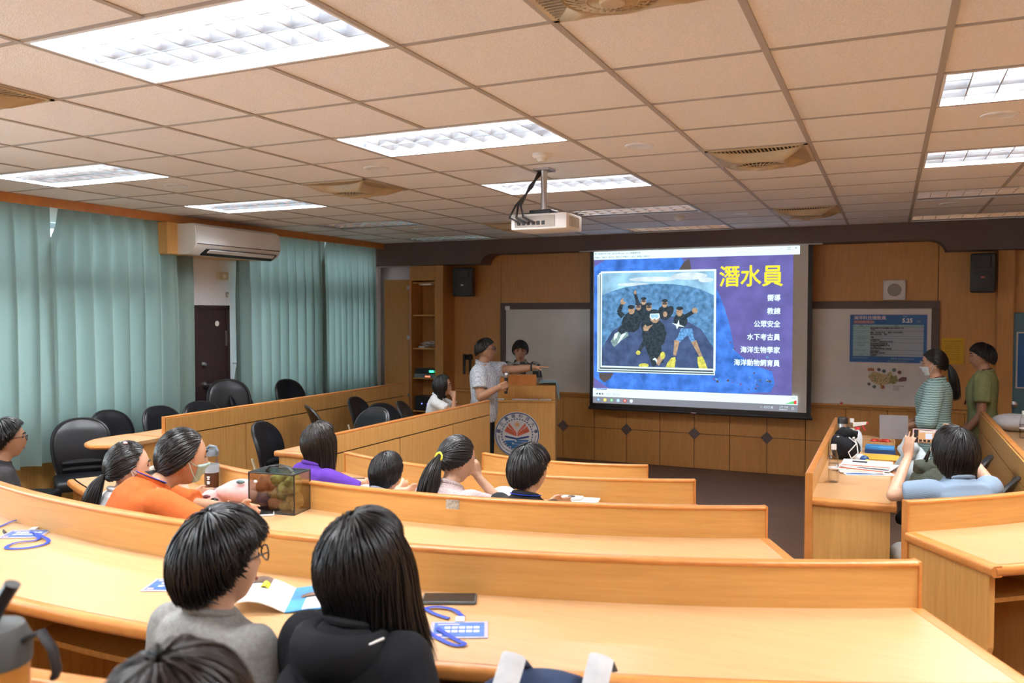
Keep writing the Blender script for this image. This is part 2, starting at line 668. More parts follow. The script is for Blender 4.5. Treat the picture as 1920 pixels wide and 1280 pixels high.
for xi, yk in FANS:
    cx, cy = GX[xi] + 0.3025, 3.21 + 0.605 * yk + 0.3025
    t = thing('ceiling_fan', FAN_LABEL[(xi, yk)], 'ceiling fan', (cx, cy, CEIL), 0, 'square ceiling fans')
    mb = MB()
    # frame: square plate with four lens shaped side openings closed by straight slats
    q = 0.292
    mb.box(-q, q, -q, -q + 0.02, -0.012, 0.004).box(-q, q, q - 0.02, q, -0.012, 0.004)
    mb.box(-q, -q + 0.02, -q, q, -0.012, 0.004).box(q - 0.02, q, -q, q, -0.012, 0.004)
    mb.build('frame', 'beige_plastic', t)
    MB().box(-0.28, 0.28, -0.28, 0.28, 0.03, 0.05).build('backing', 'dark_void', t)
    # pincushion body between the four lens shaped openings and the round bowl
    ng = 64
    rings_ = [[], [], [], [], []]
    for i in range(ng):
        a = 2 * PI * i / ng
        d = (a + PI / 4) % (PI / 2) - PI / 4
        A = 0.11 * math.tan(d) ** 2 / 0.0729
        v_ = 0.16 if A < 1e-6 else (1 - math.sqrt(max(0.0, 1 - 4 * A * 0.16))) / (2 * A)
        ro = max(min(v_ / math.cos(d), 0.385), 0.165)
        ri = 0.150
        for k_, f_ in enumerate((0.0, 0.25, 0.6, 1.0)):
            r_ = ro + (ri - ro) * f_
            rings_[k_].append((r_ * math.cos(a), r_ * math.sin(a), -0.012 - 0.058 * math.sin(f_ * PI / 2)))
        rings_[4].append((ri * 0.93 * math.cos(a), ri * 0.93 * math.sin(a), -0.045))
    v_, f_ = [q for r_ in rings_ for q in r_], []
    for k_ in range(4):
        for i in range(ng):
            j = (i + 1) % ng
            f_.append((k_ * ng + i, k_ * ng + j, (k_ + 1) * ng + j, (k_ + 1) * ng + i))
    MB().add(v_, f_).build('body_shell', 'beige_plastic', t, 'all')
    # slats across the four side openings
    for s4 in range(4):
        M4 = Matrix.Rotation(s4 * PI / 2, 4, 'Z')
        mb = MB()
        for k in range(-11, 12):
            x = k * 0.0225
            yb = -(0.27 - 0.11 * (1 - (x / 0.27) ** 2))
            mb.box(x - 0.0035, x + 0.0035, -0.275, yb + 0.012, -0.014, -0.009, M4)
        mb.build('side_grille', 'beige_plastic', t)['kind'] = 'stuff'
    mb = grille(0.04, 0.145, 0.085, 30, 0.0035)
    for rr in (0.075, 0.11, 0.145):
        mb.tube([(rr * math.cos(2 * PI * i / 28), rr * math.sin(2 * PI * i / 28), -0.086 * (1 - (rr / 0.29) ** 2)) for i in range(28)], 0.003, 4, True)
    mb.build('bowl_grille', 'beige_plastic', t)['kind'] = 'stuff'
    MB().lathe([(0.0, -0.094), (0.035, -0.092), (0.042, -0.084), (0.042, -0.078), (0.0, -0.078)], 20).build('hub', 'beige_plastic', t, True)

# ---- downlights and smoke detectors
dl_ring = MB().lathe([(0.060, 0.004), (0.086, 0.003), (0.084, -0.003), (0.068, -0.006), (0.060, -0.001)], 24).mesh('ring', True)
dl_cup = MB().lathe([(0.0, 0.045), (0.03, 0.045), (0.06, 0.0), (0.062, 0.0), (0.03, 0.05), (0.0, 0.05)], 16).mesh('reflector')
dl_ring.materials.append(MATS['white_enamel'])
dl_cup.materials.append(MATS['chrome'])
for x, y, lab in [(-3.152, 4.722, 'round downlight beside the fan left of the projector'), (-4.967, 4.722, 'round downlight near the curtains by the left lights'),
                  (-1.337, 4.722, 'round downlight to the right of the smoke detector'), (0.478, 4.722, 'round downlight at upper right between two lit lights'),
                  (-1.337, 8.352, 'far round downlight above the right part of the screen'), (-3.152, 8.352, 'far round downlight just right of the far fan'),
                  (0.478, 8.352, 'far round downlight at the right edge'), (-4.967, 8.352, 'far round downlight between the unlit lights on the left')]:
    t = thing('downlight', lab, 'downlight', (x, y, CEIL - 0.004), 0, 'round downlights')
    put('ring', dl_ring, t)
    put('reflector', dl_cup, t, (0, 0, 0.004))
    MB().ball((0, 0, 0.022), 0.022, 10, 6).build('bulb', 'tube_off', t, True)
for y, lab in ((4.722, 'white round smoke detector in front of the projector'), (8.352, 'small far smoke detector above the screen')):
    t = thing('smoke_detector', lab, 'smoke detector', (-1.95, y, CEIL), 0, 'smoke detectors')
    MB().lathe([(0.0, 0.0), (0.06, 0.0), (0.06, -0.015), (0.045, -0.03), (0.0, -0.03)], 20).build('base', 'white_plastic', t, True)
    MB().lathe([(0.0, -0.05), (0.025, -0.05), (0.035, -0.03), (0.0, -0.03)], 16).build('sensor_cap', 'white_plastic', t, True)

# ---- front wall: veneer panels with dark joints, wainscot squares with diamonds, arched dark fascia
wf = MB().box(XL - 0.1, XR + 0.2, YF + 0.012, YF + 0.2, 0, CEIL + 0.2).build('wall_front', 'joint_dark')
wf['kind'] = 'structure'


def wpanel(x0, x1, z0, z1, m='wood_wall', name='panel', y=YF):
    return MB().rbox(x0 + 0.003, x1 - 0.003, y, y + 0.014, z0 + 0.003, z1 - 0.003, 0.002).build(name, m, wf)


for x0, x1 in ((-6.06, -4.81), (-4.81, -2.17), (-2.17, 0.48), (0.48, 1.04)):
    wpanel(x0, x1, 0.86, 2.75)
wpanel(-6.75, -6.06, 0.0, 2.75, 'fascia')
xs = [-6.06, -5.63, -5.20, -4.77, -4.34, -3.905, -3.47, -3.04, -2.605, -2.175, -1.745, -1.31, -0.875, -0.44, -0.005, 0.43, 0.76, 1.04]
for a, b in zip(xs[:-1], xs[1:]):
    wpanel(a, b, 0.43, 0.86, 'wood_low')
    wpanel(a, b, 0.0, 0.43, 'wood_low')
for i in range(1, 15, 2):
    x = xs[i + 4] if i + 4 < len(xs) - 2 else None
    if x is None:
        continue
    d = 0.075
    MB().prism([(x - d, 0.43), (x, 0.43 - d), (x + d, 0.43), (x, 0.43 + d)], YF - 0.008, YF + 0.004, 'y').build('diamond_inlay', 'fascia', wf)
# pilaster and recessed part right of the board
pil = MB().box(1.03, 1.18, YF - 0.16, YF + 0.02, 0, 2.6).box(1.18, XR, YF - 0.10, YF + 0.02, 0, 2.6).build('pilaster', 'wood_wall', wf)
# fascia
pts = [(XL, 2.57), (-4.98, 2.57)]
for i in range(7):
    a = i / 6
    pts.append((-4.96 + 0.05 * a + 0.13 * a * a, 2.575 + 0.125 * math.sin(a * PI / 2)))
pts += [(0.36, 2.70)]
for i in range(7):
    a = 1 - i / 6
    pts.append((0.54 - 0.05 * a - 0.13 * a * a, 2.575 + 0.125 * math.sin(a * PI / 2)))
pts += [(XR, 2.57), (XR, CEIL + 0.1), (XL, CEIL + 0.1)]
tag(MB().prism(pts, 9.875, YF + 0.012, 'y').build('trim_1', 'fascia'), kind='structure')
# chair rail below the whiteboard
tag(MB().rbox(-5.5, 1.03, YF - 0.035, YF, 0.825, 0.86, 0.006, 2).build('trim_2', 'wood_low'), kind='structure')

# ---- left wall with two window bands, white pier with a dark door between them
wl = MB()
WX0, WX1 = XL - 0.2, XL
segs = [(YB - 0.2, -1.8, 0), (-1.8, 6.2, 1), (6.2, 7.35, 0), (7.35, 9.95, 1), (9.95, YF + 0.2, 0)]
for y0, y1, win in segs:
    if win:
        wl.box(WX0, WX1, y0, y1, 0, 0.95).box(WX0, WX1, y0, y1, 2.72, CEIL + 0.25)
    elif abs(y0 - 6.2) < 0.01:
        wl.box(WX0, WX1, y0, 6.6, 0, CEIL + 0.25).box(WX0, WX1, 7.14, y1, 0, CEIL + 0.25).box(WX0, WX1, 6.6, 7.14, 2.0, CEIL + 0.25)
    else:
        wl.box(WX0, WX1, y0, y1, 0, CEIL + 0.25)
tag(wl.build('wall_left', 'white_wall'), kind='structure')
# dado boards along the left wall
for i, (y0, y1) in enumerate(((-2.6, 6.59), (7.15, 10.1))):
    tag(MB().rbox(XL, XL + 0.02, y0, y1, 0.0, 0.92, 0.003).build('baseboard_left', 'wood_panel'), kind='structure')


def window(n, y0, y1, mull):
    t = thing('window_%d' % n, None, None, (XL - 0.1, (y0 + y1) / 2, 0.95), 0, None, 'structure')
    off = Vector(t.location)

    def bar(a0, a1, z0, z1, nm='window_frame'):
        MB(off).box(XL - 0.13, XL - 0.07, a0, a1, z0, z1).build(nm, 'window_frame', t)
    bar(y0, y1, 0.95, 1.0)
    bar(y0, y1, 2.67, 2.72)
    bar(y0, y1, 2.08, 2.30, 'transom')
    bar(y0, y0 + 0.05, 1.0, 2.67)
    bar(y1 - 0.05, y1, 1.0, 2.67)
    for y in mull:
        bar(y - 0.035, y + 0.035, 1.0, 2.67, 'mullion')
    ed = [y0 + 0.05] + list(mull) + [y1 - 0.05]
    for a, b in zip(ed[:-1], ed[1:]):
        MB(off).box(XL - 0.104, XL - 0.098, a + 0.02, b - 0.02, 1.0, 2.08).build('pane', 'window_glass', t)
        MB(off).box(XL - 0.104, XL - 0.098, a + 0.02, b - 0.02, 2.30, 2.67).build('pane', 'window_glass', t)


window(1, -1.8, 6.2, [-0.3, 1.2, 2.45, 3.7, 4.95])  # rear stretch, unseen and uncurtained, is added to let in cool daylight
window(2, 7.35, 9.95, [8.65])

# door in the white pier
t = thing('door_1', None, None, (XL, 6.87, 0), 0, None, 'structure')
off = Vector(t.location)
MB(off).box(XL - 0.06, XL + 0.02, 6.6, 6.635, 0, 2.0).box(XL - 0.06, XL + 0.02, 7.105, 7.14, 0, 2.0).box(XL - 0.06, XL + 0.02, 6.6, 7.14, 1.965, 2.0).build('door_frame', 'door_brown', t)
MB(off).rbox(XL - 0.04, XL + 0.005, 6.630, 7.110, 0.01, 1.970, 0.003).build('door_leaf', 'door_brown', t)
MX = Matrix.Translation((XL + 0.005, 6.76, 1.36)) @ Matrix.Rotation(PI / 2, 4, 'Y')
MB(off).lathe([(0, 0), (0.033, 0), (0.033, 0.01), (0.018, 0.03), (0, 0.032)], 18, MX).build('deadbolt', 'steel', t, True)
MX = Matrix.Translation((XL + 0.005, 6.76, 1.14)) @ Matrix.Rotation(PI / 2, 4, 'Y')
h = MB(off).lathe([(0, 0), (0.035, 0), (0.035, 0.012), (0.014, 0.02), (0.014, 0.05), (0, 0.05)], 18, MX)
h.tube([(XL + 0.05, 6.76, 1.14), (XL + 0.055, 6.82, 1.138), (XL + 0.05, 6.9, 1.135)], 0.011, 8)
h.build('lever_handle', 'steel', t, True)
MB(off).box(XL + 0.004, XL + 0.012, 7.085, 7.112, 1.55, 1.72).build('hinge', 'steel', t)
MX = Matrix.Translation((XL + 0.006, 6.96, 1.8)) @ Matrix.Rotation(PI / 2, 4, 'Y')
MB(off).lathe([(0, 0), (0.03, 0), (0.03, 0.003), (0, 0.003)], 18, MX).build('door_plate', 'white_plastic', t, True)

# pelmet boards over the curtains and the box that carries the air conditioner
tag(MB().rbox(-6.49, -6.47, -2.6, 10.19, 2.81, CEIL + 0.003, 0.002).box(-6.75, -6.49, -2.6, 9.87, CEIL - 0.004, CEIL + 0.012).build('trim_3', 'wood_trim'), kind='structure')
tag(MB().rbox(-6.74, -6.44, 6.0, 7.34, 2.50, 2.81, 0.004).build('trim_4', 'wood_panel'), kind='structure')

# right and back walls (out of the picture but they carry the light)
tag(MB().box(XR, XR + 0.2, YB - 0.2, YF + 0.2, 0, CEIL + 0.25).build('wall_right', 'wood_wall'), kind='structure')
tag(MB().box(XL - 0.2, XR + 0.2, YB - 0.2, YB, 0, CEIL + 0.25).build('wall_back', 'white_wall'), kind='structure')


# ---- curtains
def curtain(y0, y1, zb, label, seed, amp=0.085, pitch=0.19, z1=2.83, x=-6.59, gap=0.0, rake=0.0):
    rnd = random.Random(seed)
    n, k = max(40, int((y1 - y0) / 0.012)), 14
    ph = rnd.random() * 6
    verts, faces = [], []
    for j in range(k + 1):
        s = j / k
        z = z1 + (zb - z1) * s
        for i in range(n + 1):
            u = i / n
            y = y0 + (y1 - y0) * u + rake * s * (1 - u) + gap * max(0.0, 1 - s / 0.17) * (1 - u) ** 6
            wob = 0.35 * math.sin(u * (y1 - y0) * 3.1 + ph * 2) + 0.25 * math.sin(u * 11 + s * 1.3 + ph)
            a = amp * (0.5 + 0.5 * min(1, s * 3))
            p = 2 * PI * (y - y0) / pitch + ph + wob * 2
            fine = 0.25 * math.sin(p * 2.03 + 1.0) * (1 - s * 0.6)
            dx = a * (math.sin(p) * (0.8 + 0.3 * wob) + fine)
            y += 0.3 * a * math.cos(p)
            verts.append((x + dx, y, z))
    for j in range(k):
        for i in range(n):
            a = j * (n + 1) + i
            faces.append((a, a + 1, a + n + 2, a + n + 1))
    me = bpy.data.meshes.new('curtain')
    me.from_pydata(verts, [], faces)
    me.polygons.foreach_set('use_smooth', [True] * len(faces))
    o = obj('curtain', me, 'curtain_cloth')
    return tag(o, label, 'curtain', 'teal window curtains')


curtain(2.2, 4.855, 0.62, 'teal curtain at the left edge, cut off by the picture', 1, x=-6.585)
curtain(4.82, 6.47, 0.60, 'wide teal curtain left of the white pier and dark door', 2, rake=0.03, gap=0.14, x=-6.60)
curtain(7.10, 8.65, 0.62, 'teal curtain right of the dark door, below the air conditioner', 3, pitch=0.16, x=-6.585)
curtain(8.60, 9.86, 0.62, 'darker teal curtain in the corner beside the cabinet door', 4, pitch=0.13, gap=0.13, x=-6.61, amp=0.07)
# ================================================================== desks
def arc_path(r, a0, a1, n=None):
    n = n or max(6, int(abs(a1 - a0) * 1.2))
    out = []
    for i in range(n + 1):
        a = R(a0 + (a1 - a0) * i / n)
        out.append(((O_ARC[0] + r * math.cos(a), O_ARC[1] + r * math.sin(a)), (math.cos(a), math.sin(a))))
    return out


def end_profile(depth, zf, zd):
    """side cheek: full depth under the top, knee slanting back towards the riser at the foot"""
    h = zd - zf
    return [(0.0, zf), (depth * 0.42, zf), (depth * 0.45, zf + 0.05), (depth * 0.90, zf + h * 0.55), (depth * 0.93, zf + h * 0.62), (depth * 0.93, zd), (0.0, zd)]


def cheek(p, n, t, prof, off, parent, thick=0.024):
    """board of profile prof (d along n, z) standing at p, thickness along t"""
    v, k = [], len(prof)
    for s in (0, thick):
        for d, z in prof:
            v.append((p[0] + n[0] * d + t[0] * s, p[1] + n[1] * d + t[1] * s, z))
    f = [tuple(range(k)), tuple(range(k, 2 * k))[::-1]] + [(i, (i + 1) % k, k + (i + 1) % k, k + i) for i in range(k)]
    return MB(off).add(v, f).build('side_panel', 'wood_panel', parent)


def desk(name, label, path, zf, top, drop=0.13, depth=0.52, panels=None, support=5, shelf=True, ends=(True, True), group=None):
    mid = path[len(path) // 2][0]
    t = thing(name, label, 'desk', (mid[0], mid[1], zf), 0, group)
    off = Vector(t.location)
    zd = top - drop
    sweep(path, [(0, zf), (0.028, zf), (0.028, top - 0.014), (0, top - 0.014)], off).build('riser', 'wood_riser' if not panels else 'joint_dark', t, 30)
    sweep(path, rounded(-0.005, 0.034, top - 0.016, top, 0.007, 'both', 3), off).build('riser_cap', 'wood_trim', t, 40)
    sweep(path, [(0.028, zd - 0.03), (depth - 0.028, zd - 0.03), (depth - 0.028, zd), (0.028, zd)], off).build('desktop', 'wood_top', t, 30)
    sweep(path, rounded(depth - 0.03, depth, zd - 0.04, zd, 0.016, 'd1', 5), off).build('edge_trim', 'wood_trim', t, 40)
    if shelf:
        sp = list(path)
        for e_, i_ in ((0, 1), (-1, -2)):
            q0, q1 = Vector(path[e_][0]), Vector(path[i_][0])
            sp[e_] = (tuple(q0 + (q1 - q0).normalized() * 0.03), path[e_][1])
        sweep(sp, [(0.03, zd - 0.19), (depth * 0.72, zd - 0.19), (depth * 0.72, zd - 0.172), (0.03, zd - 0.172)], off).build('shelf', 'wood_panel', t, 30)
    n = len(path)
    idx = [0, n - 1] + [round((n - 1) * k / support) for k in range(1, support)]
    for q, i in enumerate(idx):
        if q < 2 and not ends[q]:
            continue
        (p, nn) = path[i]
        j = min(i + 1, n - 1) if i < n - 1 else i
        a, b = path[max(0, i - 1)][0], path[min(n - 1, i + 1)][0]
        tv = Vector((b[0] - a[0], b[1] - a[1])).normalized()
        s = 1 if i == 0 else -1
        tt = (tv.x * s, tv.y * s)
        pp = (p[0] + nn[0] * 0.028, p[1] + nn[1] * 0.028)
        cheek(pp, nn, tt, end_profile(depth - 0.03, zf, zd - 0.031), off, t)
        if q < 2:
            # solid-wood lipping on the end of the riser and the desktop
            v0 = (p[0] - tt[0] * 0.006, p[1] - tt[1] * 0.006)
            m = MB(off)
            k = [(-0.005, zf), (0.034, zf), (0.034, top), (-0.005, top)]
            v = [(v0[0] + nn[0] * d + tt[0] * s2, v0[1] + nn[1] * d + tt[1] * s2, z) for s2 in (0, 0.008) for d, z in k]
            m.add(v, [(0, 1, 2, 3), (7, 6, 5, 4), (0, 1, 5, 4), (1, 2, 6, 5), (2, 3, 7, 6), (3, 0, 4, 7)])
            m.build('end_lipping', 'wood_trim', t)
            k = rounded(0.0, 0.045, zd - 0.04, zd + 0.001, 0.014, 'd0', 4)
            v = [(p[0] + nn[0] * d - tt[0] * 0.02 + tt[0] * e, p[1] + nn[1] * d - tt[1] * 0.02 + tt[1] * e, z) for d in (0.034, depth - 0.004) for e, z in k]
            kk = len(k)
            f = [tuple(range(kk)), tuple(range(kk, 2 * kk))[::-1]] + [(i2, (i2 + 1) % kk, kk + (i2 + 1) % kk, kk + i2) for i2 in range(kk)]
            MB(off).add(v, f).build('end_trim', 'wood_trim', t, 40)
    if panels:
        # facing boards: one band along the top, boards with joints below
        band, lens = panels
        a, b = Vector(path[0][0]), Vector(path[-1][0])
        L = (b - a).length
        tv = (b - a) / L
        nn = Vector(path[0][1])

        def board(s0, s1, z0, z1):
            v = []
            for s in (s0 + 0.005, s1 - 0.005):
                for d, z in ((-0.014, z0), (0.002, z0), (0.002, z1), (-0.014, z1)):
                    v.append((a.x + tv.x * s + nn.x * d, a.y + tv.y * s + nn.y * d, z))
            MB(off).add(v, [(0, 1, 2, 3), (7, 6, 5, 4), (0, 1, 5, 4), (1, 2, 6, 5), (2, 3, 7, 6), (3, 0, 4, 7)]).build('facing_board', 'wood_panel', t)
        board(0, L, top - band, top - 0.016)
        s = 0
        while s < L - 0.05:
            e = min(s + lens, L)
            if L - e < 0.2:
                e = L
            board(s, e, zf + 0.003, top - band - 0.010)
            s = e
    return t


def line_path(a, b, n, k=8):
    a, b = Vector(a), Vector(b)
    return [(tuple(a + (b - a) * i / k), n) for i in range(k + 1)]


desk('curved_desk', 'curved desk row nearest the camera with phone and blue badge on it', arc_path(4.85, -131, -63.4), 0.33, 1.23, support=9)
row_b = desk('curved_desk', 'second curved desk row, with camouflage bag and steel bottle', arc_path(3.77, -112.5, -64.2), 0.23, 1.13, support=7)
desk('curved_desk', 'third curved desk row, where the purple shirt and ponytail girls sit', arc_path(2.73, -112.5, -65), 0.13, 1.03, support=5)
desk('curved_desk', 'short front desk row facing the lectern, empty', arc_path(1.6, -111, -67), 0.0, 0.90, support=3)
desk('curved_desk', 'short desk at right foreground across the aisle, empty', arc_path(3.74, -54.6, -36), 0.23, 1.13, support=3)
desk('curved_desk', 'bottom left desk row of the foreground, behind the tumbler', arc_path(6.05, -131, -79.5), 0.43, 1.33, support=5)
# straight side blocks
l1 = desk('side_desk', 'long straight desk along the curtains with dark chairs behind', line_path((-5.44, 5.02), (-5.44, 8.72), (-1, 0)), 0.15, 1.06, 0.17, 0.44, (0.16, 0.93), 4)
l2 = desk('side_desk', 'long straight desk running towards the lectern left of the rows', line_path((-3.62, 4.82), (-3.62, 7.39), (-1, 0)), 0.15, 1.05, 0.15, 0.50, (0.14, 0.90), 3)
desk('side_desk', 'straight desk at right with bottles, books and papers on it', line_path((-0.40, 4.74), (-0.40, 7.35), (1, 0)), 0.15, 1.05, 0.135, 0.45, None, 3)
desk('side_desk', 'straight desk at far right edge with a pale cushion on it', line_path((0.75, 5.1), (0.75, 8.38), (1, 0)), 0.15, 1.05, 0.13, 0.48, (0.16, 1.1), 3)
# plain leaf that carries the second row on beyond its riser
sweep(arc_path(3.77, -118, -112.6), [(0.02, 0.97), (0.49, 0.97), (0.49, 1.0), (0.02, 1.0)], Vector(row_b.location)).build('end_leaf', 'wood_top', row_b)
sweep(arc_path(3.77, -118, -112.6), rounded(0.48, 0.52, 0.96, 1.0, 0.015, 'd1', 4), Vector(row_b.location)).build('edge_trim', 'wood_trim', row_b, 40)
for p_, q_ in ((-118, 0.0), ):
    pp = arc_path(3.77, -118, -117, 6)
    cheek(pp[0][0], pp[0][1], (0.4, -0.9), [(0.02, 0.23), (0.3, 0.23), (0.48, 0.6), (0.48, 0.97), (0.02, 0.97)], Vector(row_b.location), row_b)
# rounded end leaf of the curtain side desk
off = Vector(l1.location)
pts = [(-5.45, 5.02), (-5.88, 5.02)]
for i in range(9):
    a = R(180 + 78 * i / 8)
    pts.append((-5.56 + 0.33 * math.cos(a), 4.80 + 0.34 * math.sin(a)))
pts += [(-5.45, 4.56)]
MB(off).prism(pts, 0.862, 0.89, 'z').build('end_leaf', 'wood_top', l1)
MB(off).tube([(x, y, 0.875) for x, y in pts[1:]], 0.017, 8).build('edge_trim', 'wood_trim', l1, True)
MB(off).prism([(-5.47, 5.0), (-5.80, 5.0), (-5.75, 4.75), (-5.62, 4.62), (-5.47, 4.62)], 0.15, 0.861, 'z').build('end_leaf_base', 'wood_panel', l1)


# ================================================================== chairs
def chair_proto():
    t = thing('padded_chair', 'chair', 'chair', (0, 0, 0))
    # back shell: rounded at the top, narrower towards the seat, hollowed across
    nu, nv = 14, 16
    z0, z1, vm = 0.44, 0.86, 0.58
    rows = []                       # (v, half width)
    for j in range(7):
        v = vm * j / 6
        rows.append((v, 0.165 + 0.057 * math.sin(v / vm * PI / 2)))
    for j in range(1, nv - 5):
        a = PI / 2 * j / (nv - 6)
        rows.append((vm + (1 - vm) * math.sin(a) ** 0.80, max(0.222 * max(math.cos(a), 0) ** 0.80, 0.012)))

    def spine(v):
        return -0.20 - 0.10 * v + 0.03 * math.sin(v * PI)
    mb = MB()
    fr, bk = [], []
    for v, hw in rows:
        z = z0 + (z1 - z0) * v
        for i in range(nu + 1):
            u = -1 + 2 * i / nu
            edge = (1 - abs(u) ** 4) * min(1, (1 - v) * 6 + 0.15)
            y = spine(v) + 0.035 * (u * hw / 0.222) ** 2
            fr.append((hw * u, y + 0.012 + 0.020 * edge, z))
            bk.append((hw * u, y - 0.012, z))
    n1 = len(fr)
    fc = []
    for j in range(nv):
        for i in range(nu):
            a = j * (nu + 1) + i
            fc.append((a, a + 1, a + nu + 2, a + nu + 1))
            fc.append((n1 + a, n1 + a + nu + 1, n1 + a + nu + 2, n1 + a + 1))
    rim = [j * (nu + 1) for j in range(nv + 1)] + [nv * (nu + 1) + i for i in range(1, nu + 1)] + [j * (nu + 1) + nu for j in range(nv - 1, -1, -1)] + list(range(nu - 1, 0, -1))
    for q in range(len(rim)):
        a, b = rim[q], rim[(q + 1) % len(rim)]
        fc.append((a, b, n1 + b, n1 + a))
    mb.add(fr + bk, fc)
    bk_o = mb.build('backrest', 'black_vinyl', t, 'all')
    # piping around the shell
    pts = [(Vector(fr[i]) + Vector(bk[i])) / 2 for i in rim[:-(nu - 1)]]
    MB().tube(pts, 0.014, 6).build('back_frame', 'black_metal', bk_o, True)
    # three horizontal pads on the lower back
    for k in range(3):
        v = 0.06 + 0.11 * k
        z = z0 + (z1 - z0) * v
        y = spine(v) + 0.034
        MB().tube([(-0.15, y + 0.02, z), (-0.07, y + 0.004, z), (0, y, z), (0.07, y + 0.004, z), (0.15, y + 0.02, z)], [0.012, 0.021, 0.022, 0.021, 0.012], 8).build('back_pad', 'black_vinyl', bk_o, True)
    MB().rbox(-0.22, 0.22, -0.21, 0.22, 0.40, 0.48, 0.035, 3).build('seat', 'black_vinyl', t, 'all')
    for sx in (-1, 1):
        MB().tube([(0.17 * sx, -0.17, 0.41), (0.19 * sx, -0.21, 0.40), (0.19 * sx, -0.225, 0.5), (0.205 * sx, -0.25, 0.60)], 0.011, 6).build('bracket', 'cream_metal', t, True)
    MB().tube([(0, 0, 0.07), (0, 0, 0.40)], [0.035, 0.028], 12).build('post', 'black_metal', t, True)
    for k in range(5):
        a = 2 * PI * k / 5 + 0.3
        ba_o = MB().tube([(0, 0, 0.085), (0.14 * math.cos(a), 0.14 * math.sin(a), 0.075), (0.25 * math.cos(a), 0.25 * math.sin(a), 0.05)], [0.026, 0.022, 0.015], 6).build('base_arm', 'black_metal', t, True)
        MB().ball((0.25 * math.cos(a), 0.25 * math.sin(a), 0.028), (0.028, 0.028, 0.028), 8, 6).build('caster', 'black_plastic', ba_o, True)
    return t


_ch = chair_proto()
_first = [True]


def chair(x, y, z, deg, label, group='black padded chairs', h=1.0):
    if _first[0]:
        o = _ch
        _first[0] = False
    else:
        o = copy_tree(_ch)
    o.location = (x, y, z)
    o.rotation_euler = (0, 0, R(deg))
    o.scale = (1, 1, h)
    return tag(o, label, 'chair', group)


# along the curtains (facing right), left of the second side desk, and single ones in the rows
chair(-6.10, 4.22, 0.0, -60, 'black chair with ribbed lower back beside the man in glasses', h=1.08)
chair(-6.12, 4.78, 0.0, -125, 'black chair seen from its side at the rounded desk end', h=1.16)
chair(-6.16, 5.30, 0.15, -85, 'black chair behind the curved desk end under the wide curtain', h=1.02)
chair(-6.14, 5.83, 0.15, -90, 'black chair peeking over the desk left of the dark door')
chair(-6.10, 6.27, 0.15, -100, 'small visible chair back left of the tallest chair by the door')
chair(-6.24, 6.68, 0.15, -120, 'tallest chair back standing in front of the dark door', h=1.21)
chair(-6.20, 7.02, 0.15, -75, 'low chair back just right of the tallest one by the door', h=1.06)
chair(-6.20, 7.75, 0.15, -95, 'black chair alone in front of the corner curtains', h=1.13)
chair(-4.44, 5.40, 0.15, -75, 'black chair beside the long haired girl in purple')
chair(-4.95, 6.70, 0.15, -40, 'narrow chair back turned edge-on beside the wide one', h=1.0)
chair(-4.36, 6.15, 0.15, 165, 'wide shiny chair back in the middle of the inner row', h=1.03)
chair(-4.92, 7.38, 0.15, -80, 'chair back between the wide shiny one and the seated girl')
chair(-4.24, 6.74, 0.15, -100, 'chair back right beside the seated girl in white', h=1.02)
chair(-2.22, 2.55, 0.23, -2, 'chair back peeking up behind the grey shirt boy')
chair(-0.66, 2.98, 0.23, 22, 'empty chair back tucked at the right of the second row', h=0.97)
chair(-0.32, 1.78, 0.33, 26, 'chair back at the bottom edge in the nearest row', h=0.985)
chair(0.68, 4.22, 0.23, 50, 'dark chair under the right foreground desk', h=0.8)
